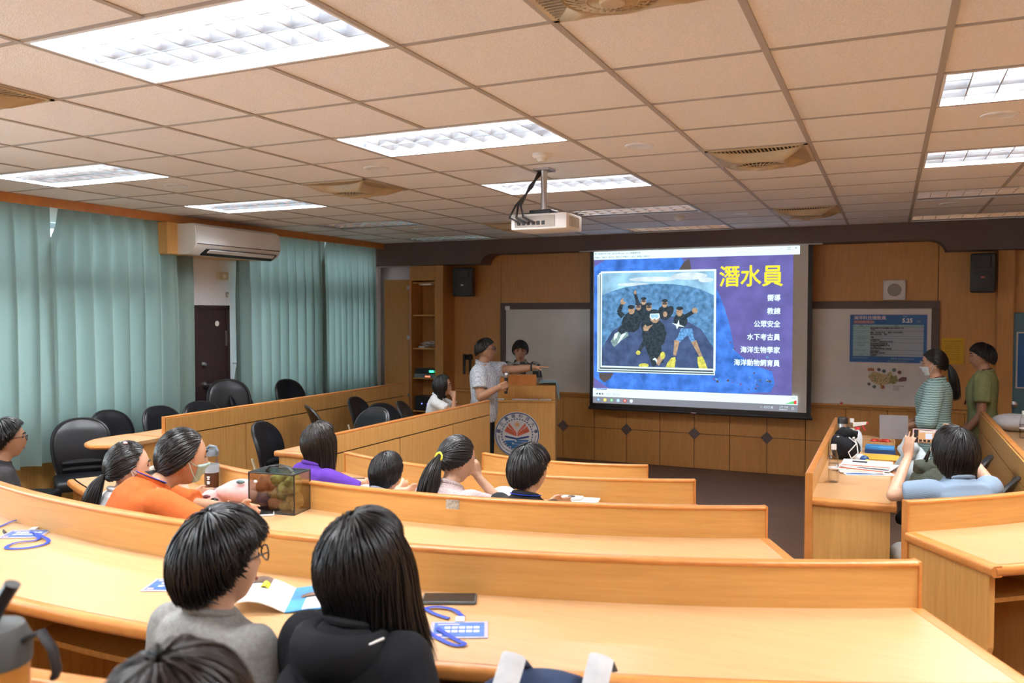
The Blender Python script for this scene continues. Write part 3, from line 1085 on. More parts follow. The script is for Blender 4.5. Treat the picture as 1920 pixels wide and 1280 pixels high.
ART=[('suit',[(-2.681,1.95),(-2.696,1.895),(-2.735,1.861),(-2.785,1.861),(-2.825,1.895),(-2.841,1.95),(-2.826,2.006),(-2.786,2.04),(-2.736,2.039),(-2.696,2.005)]),('skin',[(-2.727,2.058),(-2.734,2.032),(-2.751,2.017),(-2.772,2.017),(-2.789,2.033),(-2.795,2.058),(-2.789,2.083),(-2.772,2.099),(-2.751,2.098),(-2.734,2.083)]),('suit',[(-2.726,2.093),(-2.732,2.081),(-2.75,2.074),(-2.773,2.074),(-2.791,2.082),(-2.798,2.093),(-2.791,2.104),(-2.773,2.111),(-2.75,2.111),(-2.732,2.104)]),('maskdark',[(-2.731,2.061),(-2.737,2.053),(-2.752,2.049),(-2.771,2.049),(-2.786,2.054),(-2.791,2.062),(-2.786,2.07),(-2.771,2.075),(-2.752,2.075),(-2.737,2.069)]),('suit',[(-2.746,1.882),(-2.761,1.827),(-2.801,1.793),(-2.851,1.792),(-2.892,1.826),(-2.907,1.882),(-2.892,1.937),(-2.852,1.971),(-2.802,1.971),(-2.762,1.937)]),('skin',[(-2.793,1.99),(-2.799,1.964),(-2.816,1.949),(-2.837,1.949),(-2.855,1.964),(-2.861,1.99),(-2.855,2.015),(-2.838,2.031),(-2.817,2.03),(-2.8,2.015)]),('suit',[(-2.791,2.025),(-2.798,2.013),(-2.816,2.006),(-2.838,2.006),(-2.857,2.013),(-2.864,2.025),(-2.857,2.036),(-2.839,2.043),(-2.816,2.043),(-2.798,2.036)]),('maskdark',[(-2.797,1.993),(-2.803,1.985),(-2.818,1.98),(-2.836,1.981),(-2.852,1.986),(-2.857,1.994),(-2.852,2.002),(-2.837,2.007),(-2.818,2.007),(-2.803,2.001)]),('suit',[(-2.605,1.878),(-2.621,1.824),(-2.665,1.789),(-2.719,1.789),(-2.763,1.823),(-2.78,1.878),(-2.764,1.933),(-2.72,1.967),(-2.666,1.967),(-2.622,1.933)]),('skin',[(-2.656,1.985),(-2.663,1.958),(-2.681,1.941),(-2.704,1.941),(-2.723,1.958),(-2.73,1.985),(-2.723,2.013),(-2.705,2.03),(-2.682,2.03),(-2.663,2.013)]),('suit',[(-2.654,2.024),(-2.661,2.011),(-2.681,2.003),(-2.705,2.004),(-2.725,2.011),(-2.733,2.024),(-2.725,2.037),(-2.706,2.044),(-2.681,2.044),(-2.661,2.036)]),('maskdark',[(-2.66,1.989),(-2.666,1.98),(-2.683,1.975),(-2.703,1.975),(-2.72,1.98),(-2.726,1.989),(-2.72,1.998),(-2.703,2.004),(-2.683,2.003),(-2.667,1.998)]),('suit',[(-2.816,1.843),(-2.834,1.787),(-2.883,1.753),(-2.943,1.753),(-2.992,1.787),(-3.011,1.842),(-2.992,1.898),(-2.944,1.932),(-2.884,1.932),(-2.835,1.898)]),('skin',[(-2.872,1.951),(-2.88,1.92),(-2.901,1.901),(-2.926,1.901),(-2.947,1.92),(-2.955,1.951),(-2.947,1.981),(-2.927,2.0),(-2.901,2.0),(-2.88,1.981)]),('suit',[(-2.87,1.993),(-2.879,1.979),(-2.9,1.971),(-2.927,1.971),(-2.949,1.979),(-2.958,1.993),(-2.949,2.007),(-2.928,2.015),(-2.901,2.015),(-2.879,2.007)]),('maskdark',[(-2.877,1.954),(-2.884,1.945),(-2.902,1.939),(-2.925,1.939),(-2.943,1.945),(-2.95,1.955),(-2.943,1.964),(-2.925,1.97),(-2.903,1.97),(-2.884,1.964)]),('suit',[(-2.409,1.921),(-2.425,1.867),(-2.468,1.833),(-2.521,1.833),(-2.565,1.866),(-2.582,1.921),(-2.565,1.976),(-2.522,2.009),(-2.469,2.009),(-2.426,1.975)]),('skin',[(-2.459,2.027),(-2.466,2.0),(-2.484,1.983),(-2.507,1.983),(-2.525,2.0),(-2.533,2.027),(-2.526,2.055),(-2.507,2.072),(-2.485,2.072),(-2.466,2.055)]),('suit',[(-2.457,2.065),(-2.465,2.053),(-2.484,2.045),(-2.508,2.045),(-2.527,2.053),(-2.535,2.066),(-2.528,2.078),(-2.508,2.086),(-2.484,2.086),(-2.465,2.078)]),('maskdark',[(-2.464,2.031),(-2.47,2.022),(-2.486,2.017),(-2.506,2.017),(-2.522,2.023),(-2.528,2.031),(-2.522,2.04),(-2.506,2.045),(-2.486,2.045),(-2.47,2.04)]),('suit',[(-2.804,2.025),(-2.851,2.161),(-2.886,2.152),(-2.85,2.013)]),('skin',[(-2.85,2.17),(-2.853,2.155),(-2.861,2.146),(-2.871,2.146),(-2.879,2.155),(-2.883,2.17),(-2.88,2.185),(-2.871,2.194),(-2.862,2.194),(-2.853,2.185)]),('suit',[(-2.993,1.897),(-3.061,1.951),(-3.101,1.911),(-3.045,1.847)]),('suit',[(-3.05,1.912),(-3.017,2.023),(-3.056,2.036),(-3.104,1.931)]),('skin',[(-3.055,2.069),(-3.02,2.108),(-3.014,2.059),(-2.979,2.045),(-3.01,2.02),(-3.051,2.026)]),('suit',[(-2.792,1.794),(-2.815,1.722),(-2.878,1.678),(-2.955,1.677),(-3.019,1.721),(-3.043,1.793),(-3.019,1.865),(-2.956,1.909),(-2.879,1.909),(-2.816,1.865)]),('skin',[(-2.873,1.951),(-2.881,1.921),(-2.901,1.902),(-2.926,1.902),(-2.946,1.921),(-2.954,1.951),(-2.947,1.981),(-2.927,1.999),(-2.901,1.999),(-2.881,1.981)]),('suit',[(-2.871,1.99),(-2.88,1.974),(-2.903,1.964),(-2.932,1.964),(-2.956,1.974),(-2.965,1.99),(-2.956,2.006),(-2.933,2.016),(-2.904,2.016),(-2.88,2.006)]),('fin',[(-3.178,1.563),(-3.121,1.663),(-3.049,1.694),(-2.957,1.675),(-2.947,1.636),(-3.038,1.575),(-3.13,1.491),(-3.151,1.504)]),('finw',[(-3.131,1.653),(-3.08,1.678),(-3.096,1.614),(-3.141,1.574)]),('finw',[(-3.039,1.654),(-2.977,1.665),(-3.059,1.565),(-3.095,1.525)]),('suit',[(-2.996,1.814),(-3.097,1.703),(-3.042,1.645),(-2.919,1.733)]),('suit',[(-2.396,1.907),(-2.427,1.87),(-2.464,1.856),(-2.491,1.87),(-2.5,1.908),(-2.485,1.955),(-2.454,1.992),(-2.417,2.006),(-2.39,1.991),(-2.382,1.953)]),('skin',[(-2.462,1.902),(-2.467,1.881),(-2.481,1.869),(-2.497,1.869),(-2.511,1.881),(-2.517,1.902),(-2.512,1.922),(-2.498,1.935),(-2.481,1.935),(-2.467,1.922)]),('suit',[(-2.214,1.826),(-2.23,1.772),(-2.273,1.738),(-2.326,1.738),(-2.37,1.771),(-2.387,1.825),(-2.371,1.879),(-2.328,1.913),(-2.274,1.913),(-2.231,1.879)]),('skin',[(-2.274,1.931),(-2.281,1.897),(-2.302,1.876),(-2.327,1.876),(-2.347,1.897),(-2.355,1.931),(-2.348,1.965),(-2.327,1.985),(-2.302,1.985),(-2.282,1.964)]),('suit',[(-2.267,1.973),(-2.275,1.959),(-2.297,1.951),(-2.324,1.951),(-2.347,1.959),(-2.355,1.973),(-2.347,1.986),(-2.325,1.995),(-2.297,1.995),(-2.275,1.986)]),('suit',[(-2.234,1.85),(-2.132,1.912),(-2.152,1.949),(-2.26,1.897)]),('skin',[(-2.093,1.946),(-2.099,1.926),(-2.117,1.913),(-2.14,1.913),(-2.158,1.926),(-2.165,1.946),(-2.158,1.966),(-2.14,1.978),(-2.118,1.978),(-2.1,1.966)]),('white',[(-2.41,1.796),(-2.342,1.781),(-2.323,1.835),(-2.313,1.777),(-2.246,1.749),(-2.323,1.754),(-2.342,1.719),(-2.358,1.765)]),('trunks',[(-2.294,1.729),(-2.16,1.73),(-2.134,1.607),(-2.111,1.565),(-2.158,1.553),(-2.216,1.648),(-2.312,1.556),(-2.376,1.575),(-2.332,1.623)]),('skin',[(-2.374,1.59),(-2.386,1.404),(-2.352,1.399),(-2.309,1.58)]),('skin',[(-2.169,1.564),(-2.068,1.391),(-2.037,1.406),(-2.11,1.592)]),('yellow',[(-2.408,1.372),(-2.363,1.382),(-2.355,1.344),(-2.368,1.253),(-2.479,1.258),(-2.456,1.312)]),('yellow',[(-2.094,1.388),(-2.034,1.399),(-2.005,1.343),(-1.972,1.252),(-2.074,1.253),(-2.09,1.322)]),('suit',[(-2.472,1.66),(-2.5,1.546),(-2.577,1.475),(-2.672,1.473),(-2.751,1.542),(-2.781,1.657),(-2.752,1.772),(-2.674,1.843),(-2.579,1.844),(-2.502,1.774)]),('suit',[(-2.755,1.553),(-2.643,1.27),(-2.505,1.31),(-2.556,1.608)]),('suit',[(-2.596,1.756),(-2.615,1.699),(-2.664,1.663),(-2.726,1.662),(-2.776,1.697),(-2.796,1.755),(-2.777,1.812),(-2.727,1.848),(-2.665,1.848),(-2.616,1.813)]),('skin',[(-2.554,1.873),(-2.566,1.825),(-2.597,1.795),(-2.636,1.795),(-2.668,1.824),(-2.68,1.872),(-2.669,1.92),(-2.637,1.95),(-2.598,1.95),(-2.566,1.92)]),('suit',[(-2.556,1.927),(-2.569,1.906),(-2.602,1.894),(-2.644,1.894),(-2.678,1.906),(-2.691,1.927),(-2.678,1.948),(-2.644,1.96),(-2.603,1.96),(-2.569,1.947)]),('white',[(-2.677,1.907),(-2.562,1.911),(-2.554,1.863),(-2.597,1.83),(-2.621,1.853),(-2.644,1.83),(-2.68,1.861)]),('maskblue',[(-2.665,1.898),(-2.574,1.9),(-2.57,1.867),(-2.601,1.847),(-2.621,1.867),(-2.641,1.847),(-2.666,1.869)]),('skin',[(-2.765,1.735),(-2.736,1.775),(-2.712,1.751),(-2.64,1.775),(-2.676,1.736),(-2.705,1.697),(-2.755,1.696)]),('suit',[(-2.759,1.593),(-2.832,1.45),(-2.797,1.432),(-2.71,1.566)]),('yellow',[(-2.796,1.426),(-2.801,1.409),(-2.815,1.399),(-2.833,1.399),(-2.847,1.408),(-2.852,1.425),(-2.847,1.441),(-2.833,1.451),(-2.815,1.451),(-2.801,1.442)]),('skin',[(-2.56,1.271),(-2.489,1.394),(-2.534,1.423),(-2.619,1.308)]),('yellow',[(-2.484,1.399),(-2.49,1.372),(-2.505,1.354),(-2.525,1.354),(-2.541,1.37),(-2.547,1.398),(-2.541,1.425),(-2.525,1.442),(-2.506,1.443),(-2.49,1.426)]),('yellow',[(-2.689,1.271),(-2.701,1.255),(-2.733,1.244),(-2.773,1.243),(-2.805,1.252),(-2.817,1.268),(-2.805,1.285),(-2.773,1.295),(-2.733,1.296),(-2.701,1.287)]),('white',[(-2.586,1.329),(-2.591,1.306),(-2.605,1.291),(-2.622,1.291),(-2.636,1.305),(-2.641,1.327),(-2.636,1.35),(-2.622,1.365),(-2.605,1.365),(-2.591,1.351)]),('suit',[(-2.592,1.299),(-2.598,1.274),(-2.613,1.258),(-2.633,1.257),(-2.649,1.273),(-2.655,1.298),(-2.649,1.323),(-2.633,1.339),(-2.614,1.34),(-2.598,1.324)])]

# ================================================================== front wall things
def emis(name, col, s=1.0, var=0.0, vscale=8.0):
    """light of the projected picture"""
    m, n, l, b = _new(name)
    n.remove(b)
    e = n.new('ShaderNodeEmission')
    e.inputs['Strength'].default_value = s
    e.inputs['Color'].default_value = tuple(col) + (1,)
    if var:
        tc = n.new('ShaderNodeTexCoord')
        t = n.new('ShaderNodeTexNoise')
        t.inputs['Scale'].default_value = vscale
        t.inputs['Detail'].default_value = 6
        l.new(tc.outputs['Object'], t.inputs['Vector'])
        r = n.new('ShaderNodeValToRGB')
        r.color_ramp.elements[0].position = 0.3
        r.color_ramp.elements[1].position = 0.7
        r.color_ramp.elements[0].color = tuple(c * (1 - var) for c in col) + (1,)
        r.color_ramp.elements[1].color = tuple(min(1, c * (1 + var)) for c in col) + (1,)
        l.new(t.outputs['Fac'], r.inputs['Fac'])
        l.new(r.outputs['Color'], e.inputs['Color'])
    l.new(e.outputs[0], n['Material Output'].inputs['Surface'])
    return m


SE = 0.85
emis('pj_violet', (0.135, 0.125, 0.37), SE, 0.18, 5)
emis('pj_blue', (0.06, 0.19, 0.66), SE, 0.45, 7)
emis('pj_sea', (0.10, 0.24, 0.44), SE, 0.45, 16)
emis('pj_deep', (0.065, 0.10, 0.21), SE, 0.3, 9)
emis('pj_sky', (0.30, 0.55, 0.80), SE, 0.4, 4)
emis('pj_cloud', (0.62, 0.74, 0.83), SE, 0.25, 6)
emis('pj_white', (0.72, 0.90, 0.93), SE)
emis('pj_grey', (0.22, 0.23, 0.27), SE)
emis('pj_yellow', (0.88, 0.74, 0.05), SE)
emis('pj_suit', (0.035, 0.05, 0.065), SE, 0.4, 40)
emis('pj_skin', (0.42, 0.29, 0.19), SE, 0.3, 40)
emis('pj_fin', (0.22, 0.33, 0.33), SE, 0.3, 40)
emis('pj_yel2', (0.62, 0.60, 0.12), SE, 0.3, 40)
emis('pj_trunks', (0.13, 0.32, 0.62), SE, 0.5, 50)
emis('pj_dark', (0.10, 0.085, 0.085), SE)
emis('pj_red', (0.7, 0.08, 0.06), SE)
emis('pj_green', (0.15, 0.6, 0.2), SE)
emis('pj_ink', (0.06, 0.08, 0.10), SE)
PJ = {'suit': 'pj_suit', 'skin': 'pj_skin', 'fin': 'pj_fin', 'finw': 'pj_white', 'maskdark': 'pj_dark', 'white': 'pj_white', 'trunks': 'pj_trunks', 'yellow': 'pj_yel2', 'maskblue': 'pj_sky'}
mat('screen_cloth', (0.74, 0.71, 0.66), 0.9)

YS = 9.98
scr = thing('projection_screen', 'pull-down projection screen showing a blue slide about divers', 'projection screen', (-2.13, YS, 0.7))
off = Vector(scr.location)
MB(off).rbox(-3.46, -0.80, YS, YS + 0.006, 0.72, 2.70, 0.001).build('border', 'black_plastic', scr)
MB(off).box(-3.415, -0.85, YS - 0.002, YS + 0.001, 0.775, 2.69).build('cloth', 'screen_cloth', scr)
MB(off).tube([(-3.475, YS + 0.004, 0.712), (-0.785, YS + 0.004, 0.712)], 0.018, 8).build('weight_bar', 'black_plastic', scr, True)
MB(off).rbox(-3.60, -0.70, YS - 0.03, YS + 0.05, 2.690, 2.708, 0.003).build('roller_slot', 'white_enamel', scr)
MB(off).box(-2.165, -2.105, YS - 0.0155, YS - 0.010, 0.706, 0.718).build('maker_plate', 'steel', scr)
_lay = [0]


def flat(pts, m, name='picture_patch', parent=None):
    """thin layer of the projected picture"""
    _lay[0] += 1
    y = YS - 0.0025 - 0.00012 * _lay[0]
    n = len(pts)
    MB(off).add([(p[0], y, p[1]) for p in pts], [tuple(range(n))]).build(name, m, parent or scr, fix=False)


def rect(x0, x1, z0, z1, m, name='picture_patch'):
    flat([(x0, z0), (x1, z0), (x1, z1), (x0, z1)], m, name)


def stext(s, x, z, size, m, bold=0.0, align='LEFT', sx=1.0):
    _lay[0] += 1
    y = YS - 0.0025 - 0.00012 * _lay[0]
    letter(s, size, Matrix.Translation(-off) @ frame((x, y, z), (1, 0, 0), (0, 0, 1)), m, scr, bold, align, 'projected_lettering', sx)


rect(-3.41, -0.94, 2.585, 2.685, 'pj_white', 'window_bar')
rect(-3.405, -1.01, 0.965, 2.585, 'pj_violet', 'slide_background')
flat([(-3.405, 2.5), (-3.25, 2.585), (-2.3, 2.585), (-2.2, 2.45), (-1.87, 2.2), (-1.777, 1.968), (-1.711, 1.743), (-1.662, 1.482), (-1.479, 1.318), (-1.30, 1.26), (-1.228, 1.233), (-1.20, 1.1), (-1.244, 0.995), (-1.4, 0.985), (-1.6, 0.965), (-3.2, 0.965), (-3.405, 1.1)], 'pj_blue', 'water_glow')
rnd = random.Random(3)
for k in range(46):
    a = rnd.random()
    if k < 22:
        x, z = -1.85 + 0.55 * a + rnd.random() * 0.1, 1.75 - 0.62 * a + rnd.gauss(0, 0.12)
    else:
        x, z = -1.9 + 0.75 * rnd.random(), 1.02 + 0.12 * rnd.random()
    r_ = 0.006 + 0.012 * rnd.random()
    flat([(x + r_ * math.cos(q * PI / 3), z + r_ * 0.8 * math.sin(q * PI / 3)) for q in range(6)], rnd.choice(['pj_dark', 'pj_trunks', 'pj_dark', 'pj_violet']), 'bubble')
flat([(-2.33, 2.43), (-2.275, 2.52), (-2.204, 2.57), (-2.185, 2.5), (-2.175, 2.43)], 'pj_dark', 'fin_silhouette')
flat([(-3.337, 1.16), (-3.139, 1.166), (-3.18, 1.095), (-3.264, 1.042), (-3.327, 1.09)], 'pj_dark', 'fin_silhouette')
for x0, x1, z0, z1 in ((-3.357, -1.885, 1.174, 2.395), (-3.34, -1.893, 1.200, 2.416), (-3.316, -1.879, 1.231, 2.437)):
    rect(x0, x1, z0, z1, 'pj_white', 'photo_border')
    if x0 > -3.35:
        pass
    rect(x0 + 0.012, x1 - 0.012, z0 + 0.012, z1 - 0.012, 'pj_ink', 'photo_gap')
rect(-3.316, -1.879, 1.231, 2.437, 'pj_white', 'photo_border')
rect(-3.297, -1.903, 1.252, 2.414, 'pj_sky', 'photo_sky')
for cx, cz, rx, rz in ((-2.2, 2.36, 0.22, 0.045), (-2.65, 2.33, 0.3, 0.03), (-2.0, 2.31, 0.09, 0.03), (-2.9, 2.27, 0.2, 0.02)):
    flat([(min(cx + rx * math.cos(q * PI / 8), -1.905), cz + rz * math.sin(q * PI / 8)) for q in range(16)], 'pj_cloud', 'cloud')
flat([(-3.297, 1.252), (-1.903, 1.252), (-1.903, 2.128), (-2.06, 2.20), (-2.23, 2.245), (-2.42, 2.268), (-2.619, 2.274), (-2.82, 2.262), (-3.021, 2.231), (-3.16, 2.19), (-3.297, 2.14)], 'pj_sea', 'photo_sea')
flat([(-3.297, 1.252), (-1.903, 1.252), (-1.903, 1.5), (-2.05, 1.72), (-2.3, 1.86), (-2.6, 1.9), (-2.9, 1.85), (-3.15, 1.7), (-3.297, 1.48)], 'pj_deep', 'photo_deep_water')
for c, pts in ART:
    flat([(max(-3.296, min(-1.904, p[0])), max(1.253, p[1])) for p in pts], PJ[c], 'diver_patch')
TITLE = '\u6f5b\u6c34\u54e1'
stext(TITLE, -1.845, 2.250, 0.262, 'pj_yellow', 0.005, sx=0.93)
for s, z in (('\u56ae\u5c0e', 2.062), ('\u6559\u7df4', 1.909), ('\u516c\u773e\u5b89\u5168', 1.760), ('\u6c34\u4e0b\u8003\u53e4\u54e1', 1.608), ('\u6d77\u6d0b\u751f\u7269\u5b78\u5bb6', 1.458), ('\u6d77\u6d0b\u52d5\u7269\u98fc\u80b2\u54e1', 1.306)):
    stext(s, -1.143, z, 0.080, 'pj_white', 0.0022, 'RIGHT', sx=0.93)
stext('\u570b\u7acb\u9ad8\u96c4\u79d1\u6280\u5927\u5b78 - \u6d77\u6d0b\u79d1\u6280.mp4 - VLC \u5a92\u9ad4\u64ad\u653e\u5668', -3.395, 2.648, 0.026, 'pj_ink')
stext('\u5a92\u9ad4(M)  \u64ad\u653e(P)  \u97f3\u8a0a(A)  \u8996\u8a0a(V)  \u5b57\u5e55(T)  \u5de5\u5177(S)  \u6aa2\u8996(I)  \u8aaa\u660e(H)', -3.395, 2.603, 0.024, 'pj_ink')
stext('\u2013', -1.150, 2.645, 0.04, 'pj_ink')
stext('\u25a1', -1.075, 2.640, 0.04, 'pj_ink')
stext('\u00d7', -0.995, 2.640, 0.05, 'pj_ink')
rect(-3.41, -0.945, 0.862, 0.965, 'pj_white', 'player_bar')
rect(-3.37, -3.226, 0.951, 0.962, 'pj_blue', 'progress_bar')
stext('|\u25c0 \u25a0 \u25b6|   \u25a1 \u2261   \u25a1 \u25cb \u00d7', -3.38, 0.885, 0.032, 'pj_ink')
flat([(-1.085, 0.872), (-0.955, 0.872), (-0.955, 0.918)], 'pj_green', 'volume_wedge')
flat([(-0.985, 0.872), (-0.955, 0.872), (-0.955, 0.918), (-0.985, 0.907)], 'pj_red', 'volume_wedge')
stext('00:00', -1.01, 0.935, 0.02, 'pj_ink')
rect(-3.41, -0.945, 0.782, 0.862, 'pj_grey', 'task_bar')
for x, c in zip((-3.336, -3.25, -3.163, -3.078, -2.99, -2.908), ('pj_trunks', 'pj_yellow', 'pj_green', 'pj_sky', 'pj_red', 'pj_white')):
    z = 0.822
    flat([(x + 0.022 * math.cos(q * PI / 4 + 0.39), z + 0.022 * math.sin(q * PI / 4 + 0.39)) for q in range(8)], c, 'task_icon')
    flat([(x + 0.009 * math.cos(q * PI / 3), z + 0.009 * math.sin(q * PI / 3)) for q in range(6)], 'pj_white', 'task_icon')
stext('\u2227 \u2022 \u25a1 \u25a1 \u82f1', -1.36, 0.812, 0.03, 'pj_white')
stext('\u4e0a\u5348 10:02', -1.145, 0.828, 0.022, 'pj_white')
stext('2024/5/25', -1.145, 0.798, 0.022, 'pj_white')
stext('\u25a1', -1.01, 0.808, 0.035, 'pj_white')

# ---- long whiteboard behind the screen with the papers stuck to it
t = thing('whiteboard', 'long whiteboard with dark frame running behind the screen', 'whiteboard', (-2.15, YF, 0.86))
wb_off = Vector(t.location)
MB(wb_off).box(-4.80, 0.49, YF - 0.018, YF - 0.002, 0.875, 2.04).build('board', 'whiteboard', t)
MB(wb_off).rbox(-4.81, 0.50, YF - 0.03, YF, 1.965, 2.05, 0.004).build('frame_bar', 'board_frame', t)
MB(wb_off).rbox(-4.81, -4.73, YF - 0.03, YF, 0.86, 1.965, 0.004).build('frame_bar', 'board_frame', t)
MB(wb_off).rbox(0.42, 0.50, YF - 0.03, YF, 0.86, 1.965, 0.004).build('frame_bar', 'board_frame', t)
MB(wb_off).rbox(-4.73, 0.42, YF - 0.07, YF, 0.855, 0.878, 0.004).build('pen_tray', 'wood_low', t)
o = MB((-4.70, YF - 0.03, 1.975)).rbox(-4.735, -4.665, YF - 0.036, YF - 0.028, 1.955, 2.01, 0.002).build('frame_plate', 'white_plastic', None)
tag(o, 'small white plate on the top left corner of the whiteboard frame', 'plate')
o.location = (-4.70, YF - 0.03, 1.975)
for x, m_, lab in ((-0.63, 'white_plastic', 'white marker lying on the right pen tray'), (-0.53, 'pj_dummy', 'red tipped marker lying on the right pen tray')):
    if m_ == 'pj_dummy':
        mat('marker_red', (0.55, 0.03, 0.03), 0.4)
        m_ = 'marker_red'
    tt = thing('marker', lab, 'marker', (x, YF - 0.055, 0.888))
    MB().tube([(-0.05, 0, 0), (0.03, 0, 0)], 0.009, 8).build('barrel', 'white_plastic', tt, True)
    MB().tube([(0.03, 0, 0), (0.06, 0, 0)], 0.010, 8).build('cap', m_, tt, True)

mat('poster_blue', (0.03, 0.14, 0.40), 0.5, noise=0.1, nscale=4)
mat('poster_cell', (0.42, 0.50, 0.58), 0.5)
mat('poster_teal', (0.34, 0.56, 0.60), 0.5)
mat('poster_line', (0.10, 0.17, 0.25), 0.5)
mat('poster_red', (0.50, 0.16, 0.16), 0.5)
mat('ink_black', (0.02, 0.02, 0.025), 0.6)
mat('lilac_edge', (0.72, 0.62, 0.72), 0.5)
mat('yellow_paper', (0.72, 0.42, 0.02), 0.6)
po = thing('schedule_poster', 'blue event schedule poster dated 5.25 on the whiteboard', 'poster', (-0.015, YF - 0.02, 1.36))
po_off = Vector(po.location)
YP = YF - 0.02
_pl = [0]


def pflat(x0, x1, z0, z1, m, name='print'):
    _pl[0] += 1
    MB(po_off).box(x0, x1, YP - 0.002 - 0.0004 * _pl[0], YP - 0.001, z0, z1).build(name, m, po)


def ptext(s, x, z, size, m, bold=0.0, align='LEFT'):
    _pl[0] += 1
    letter(s, size, Matrix.Translation(-po_off) @ frame((x, YP - 0.004 - 0.0004 * _pl[0], z), (1, 0, 0), (0, 0, 1)), m, po, bold, align)


pflat(-0.418, 0.390, 1.352, 1.908, 'lilac_edge', 'sheet')
pflat(-0.408, 0.378, 1.362, 1.897, 'poster_blue', 'sheet')
pflat(-0.375, 0.345, 1.43, 1.785, 'poster_cell', 'table')
pflat(-0.375, -0.205, 1.43, 1.785, 'poster_teal', 'table')
pflat(-0.375, 0.345, 1.762, 1.785, 'poster_teal', 'table')
for z in (1.762, 1.715, 1.655, 1.630, 1.585, 1.500, 1.455):
    pflat(-0.375, 0.345, z - 0.0015, z + 0.0015, 'poster_line', 'rule')
ptext('\u6d77\u6d0b\u79d1\u6280\u7e3d\u52d5\u54e1', -0.37, 1.845, 0.048, 'lilac_edge', 0.001)
pflat(-0.37, -0.165, 1.797, 1.832, 'poster_red', 'banner')
ptext('\u9ad8\u4e2d\u751f\u7d44 \u89aa\u5b50\u7d44', -0.365, 1.803, 0.030, 'poster_cell')
ptext('5.25', 0.128, 1.812, 0.062, 'paper', 0.0025)
ptext('sat.', 0.275, 1.812, 0.034, 'poster_cell')
ptext('2024', 0.135, 1.870, 0.022, 'poster_teal')
for z, a, b in ((1.742, '09:00 - 09:10', '\u5831\u5230\u53ca\u958b\u5e55 \u6d77\u6d0b\u79d1\u6280\u7e3d\u52d5\u54e1 \u570b\u7acb\u9ad8\u96c4\u79d1\u6280\u5927\u5b78'), (1.725, '', '\u5927\u5408\u7167'), (1.692, '09:10 - 10:20', '\u8b1b\u5ea7\u4e00 \u6f5b\u6c34\u54e1\u7684\u751f\u6daf      \u8b1b\u5ea7\u4e8c \u6d77\u6d0b\u751f\u7269\u5b78\u5bb6'), (1.672, '', '\u6d77\u6d0b\u79d1\u6280\u7684\u6545\u4e8b      \u6559\u5ba4'),
                (1.637, '12:00 - 13:00', '\u5348\u9910'), (1.608, '13:00 - 13:50', '\u6d77\u6d0b\u8077\u696d\u63a2\u7d22'), (1.590, '', '\u6c34\u4e0b\u8003\u53e4\u3001\u516c\u773e\u5b89\u5168\u7684\u5de5\u4f5c\u5167\u5bb9'), (1.566, '14:00 - 15:20', '\u6d77\u6d0b\u751f\u7269\u8207\u751f\u614b\u5bfc\u89bd\u6d3b\u52d5'), (1.547, '\u5206\u7d44\u6d3b\u52d5', '\u6d77\u6d0b\u52d5\u7269\u98fc\u80b2\u54e1\u9ad4\u9a57 \u89aa\u5b50\u7d44'),
                (1.528, '', '\u6c34\u4e0b\u6a5f\u5668\u4eba\u64cd\u4f5c'), (1.510, '', '\u6d77\u6d0b\u79d1\u6280\u8207\u751f\u614b\u4fdd\u80b2 \u5206\u7d44\u95ef\u95dc'), (1.482, '15:30 - 16:00', '\u6d77\u6d0b\u77e5\u8b58\u6402\u53f0'), (1.464, '', '\u9812\u734e\u53ca\u9589\u5e55 \u5fc3\u5f97\u5206\u4eab'), (1.437, '16:00', '\u5feb\u6a02\u8ce6\u6b78')):
    if a:
        ptext(a, -0.29, z, 0.0165, 'poster_line', 0, 'CENTER')
    ptext(b, -0.195, z, 0.0165, 'ink_black', 0.0006)
ptext('\u6642\u9593', -0.29, 1.766, 0.018, 'ink_black', 0, 'CENTER')
ptext('\u5167\u5bb9', 0.07, 1.766, 0.018, 'ink_black', 0, 'CENTER')
ptext('\u6d77\u8207\u672a\u4f86\u5728\u4f60\u624b\u4e0a', -0.375, 1.402, 0.020, 'poster_cell')
ptext('\u6559\u80b2\u90e8  \u570b\u7acb\u9ad8\u96c4\u79d1\u6280\u5927\u5b78', 0.02, 1.398, 0.020, 'poster_cell')
ptext('\u4e3b\u8fa6\u55ae\u4f4d \u6d77\u6d0b\u79d1\u6280\u7522\u5b78\u5275\u65b0\u4e2d\u5fc3', -0.02, 1.374, 0.015, 'poster_teal')

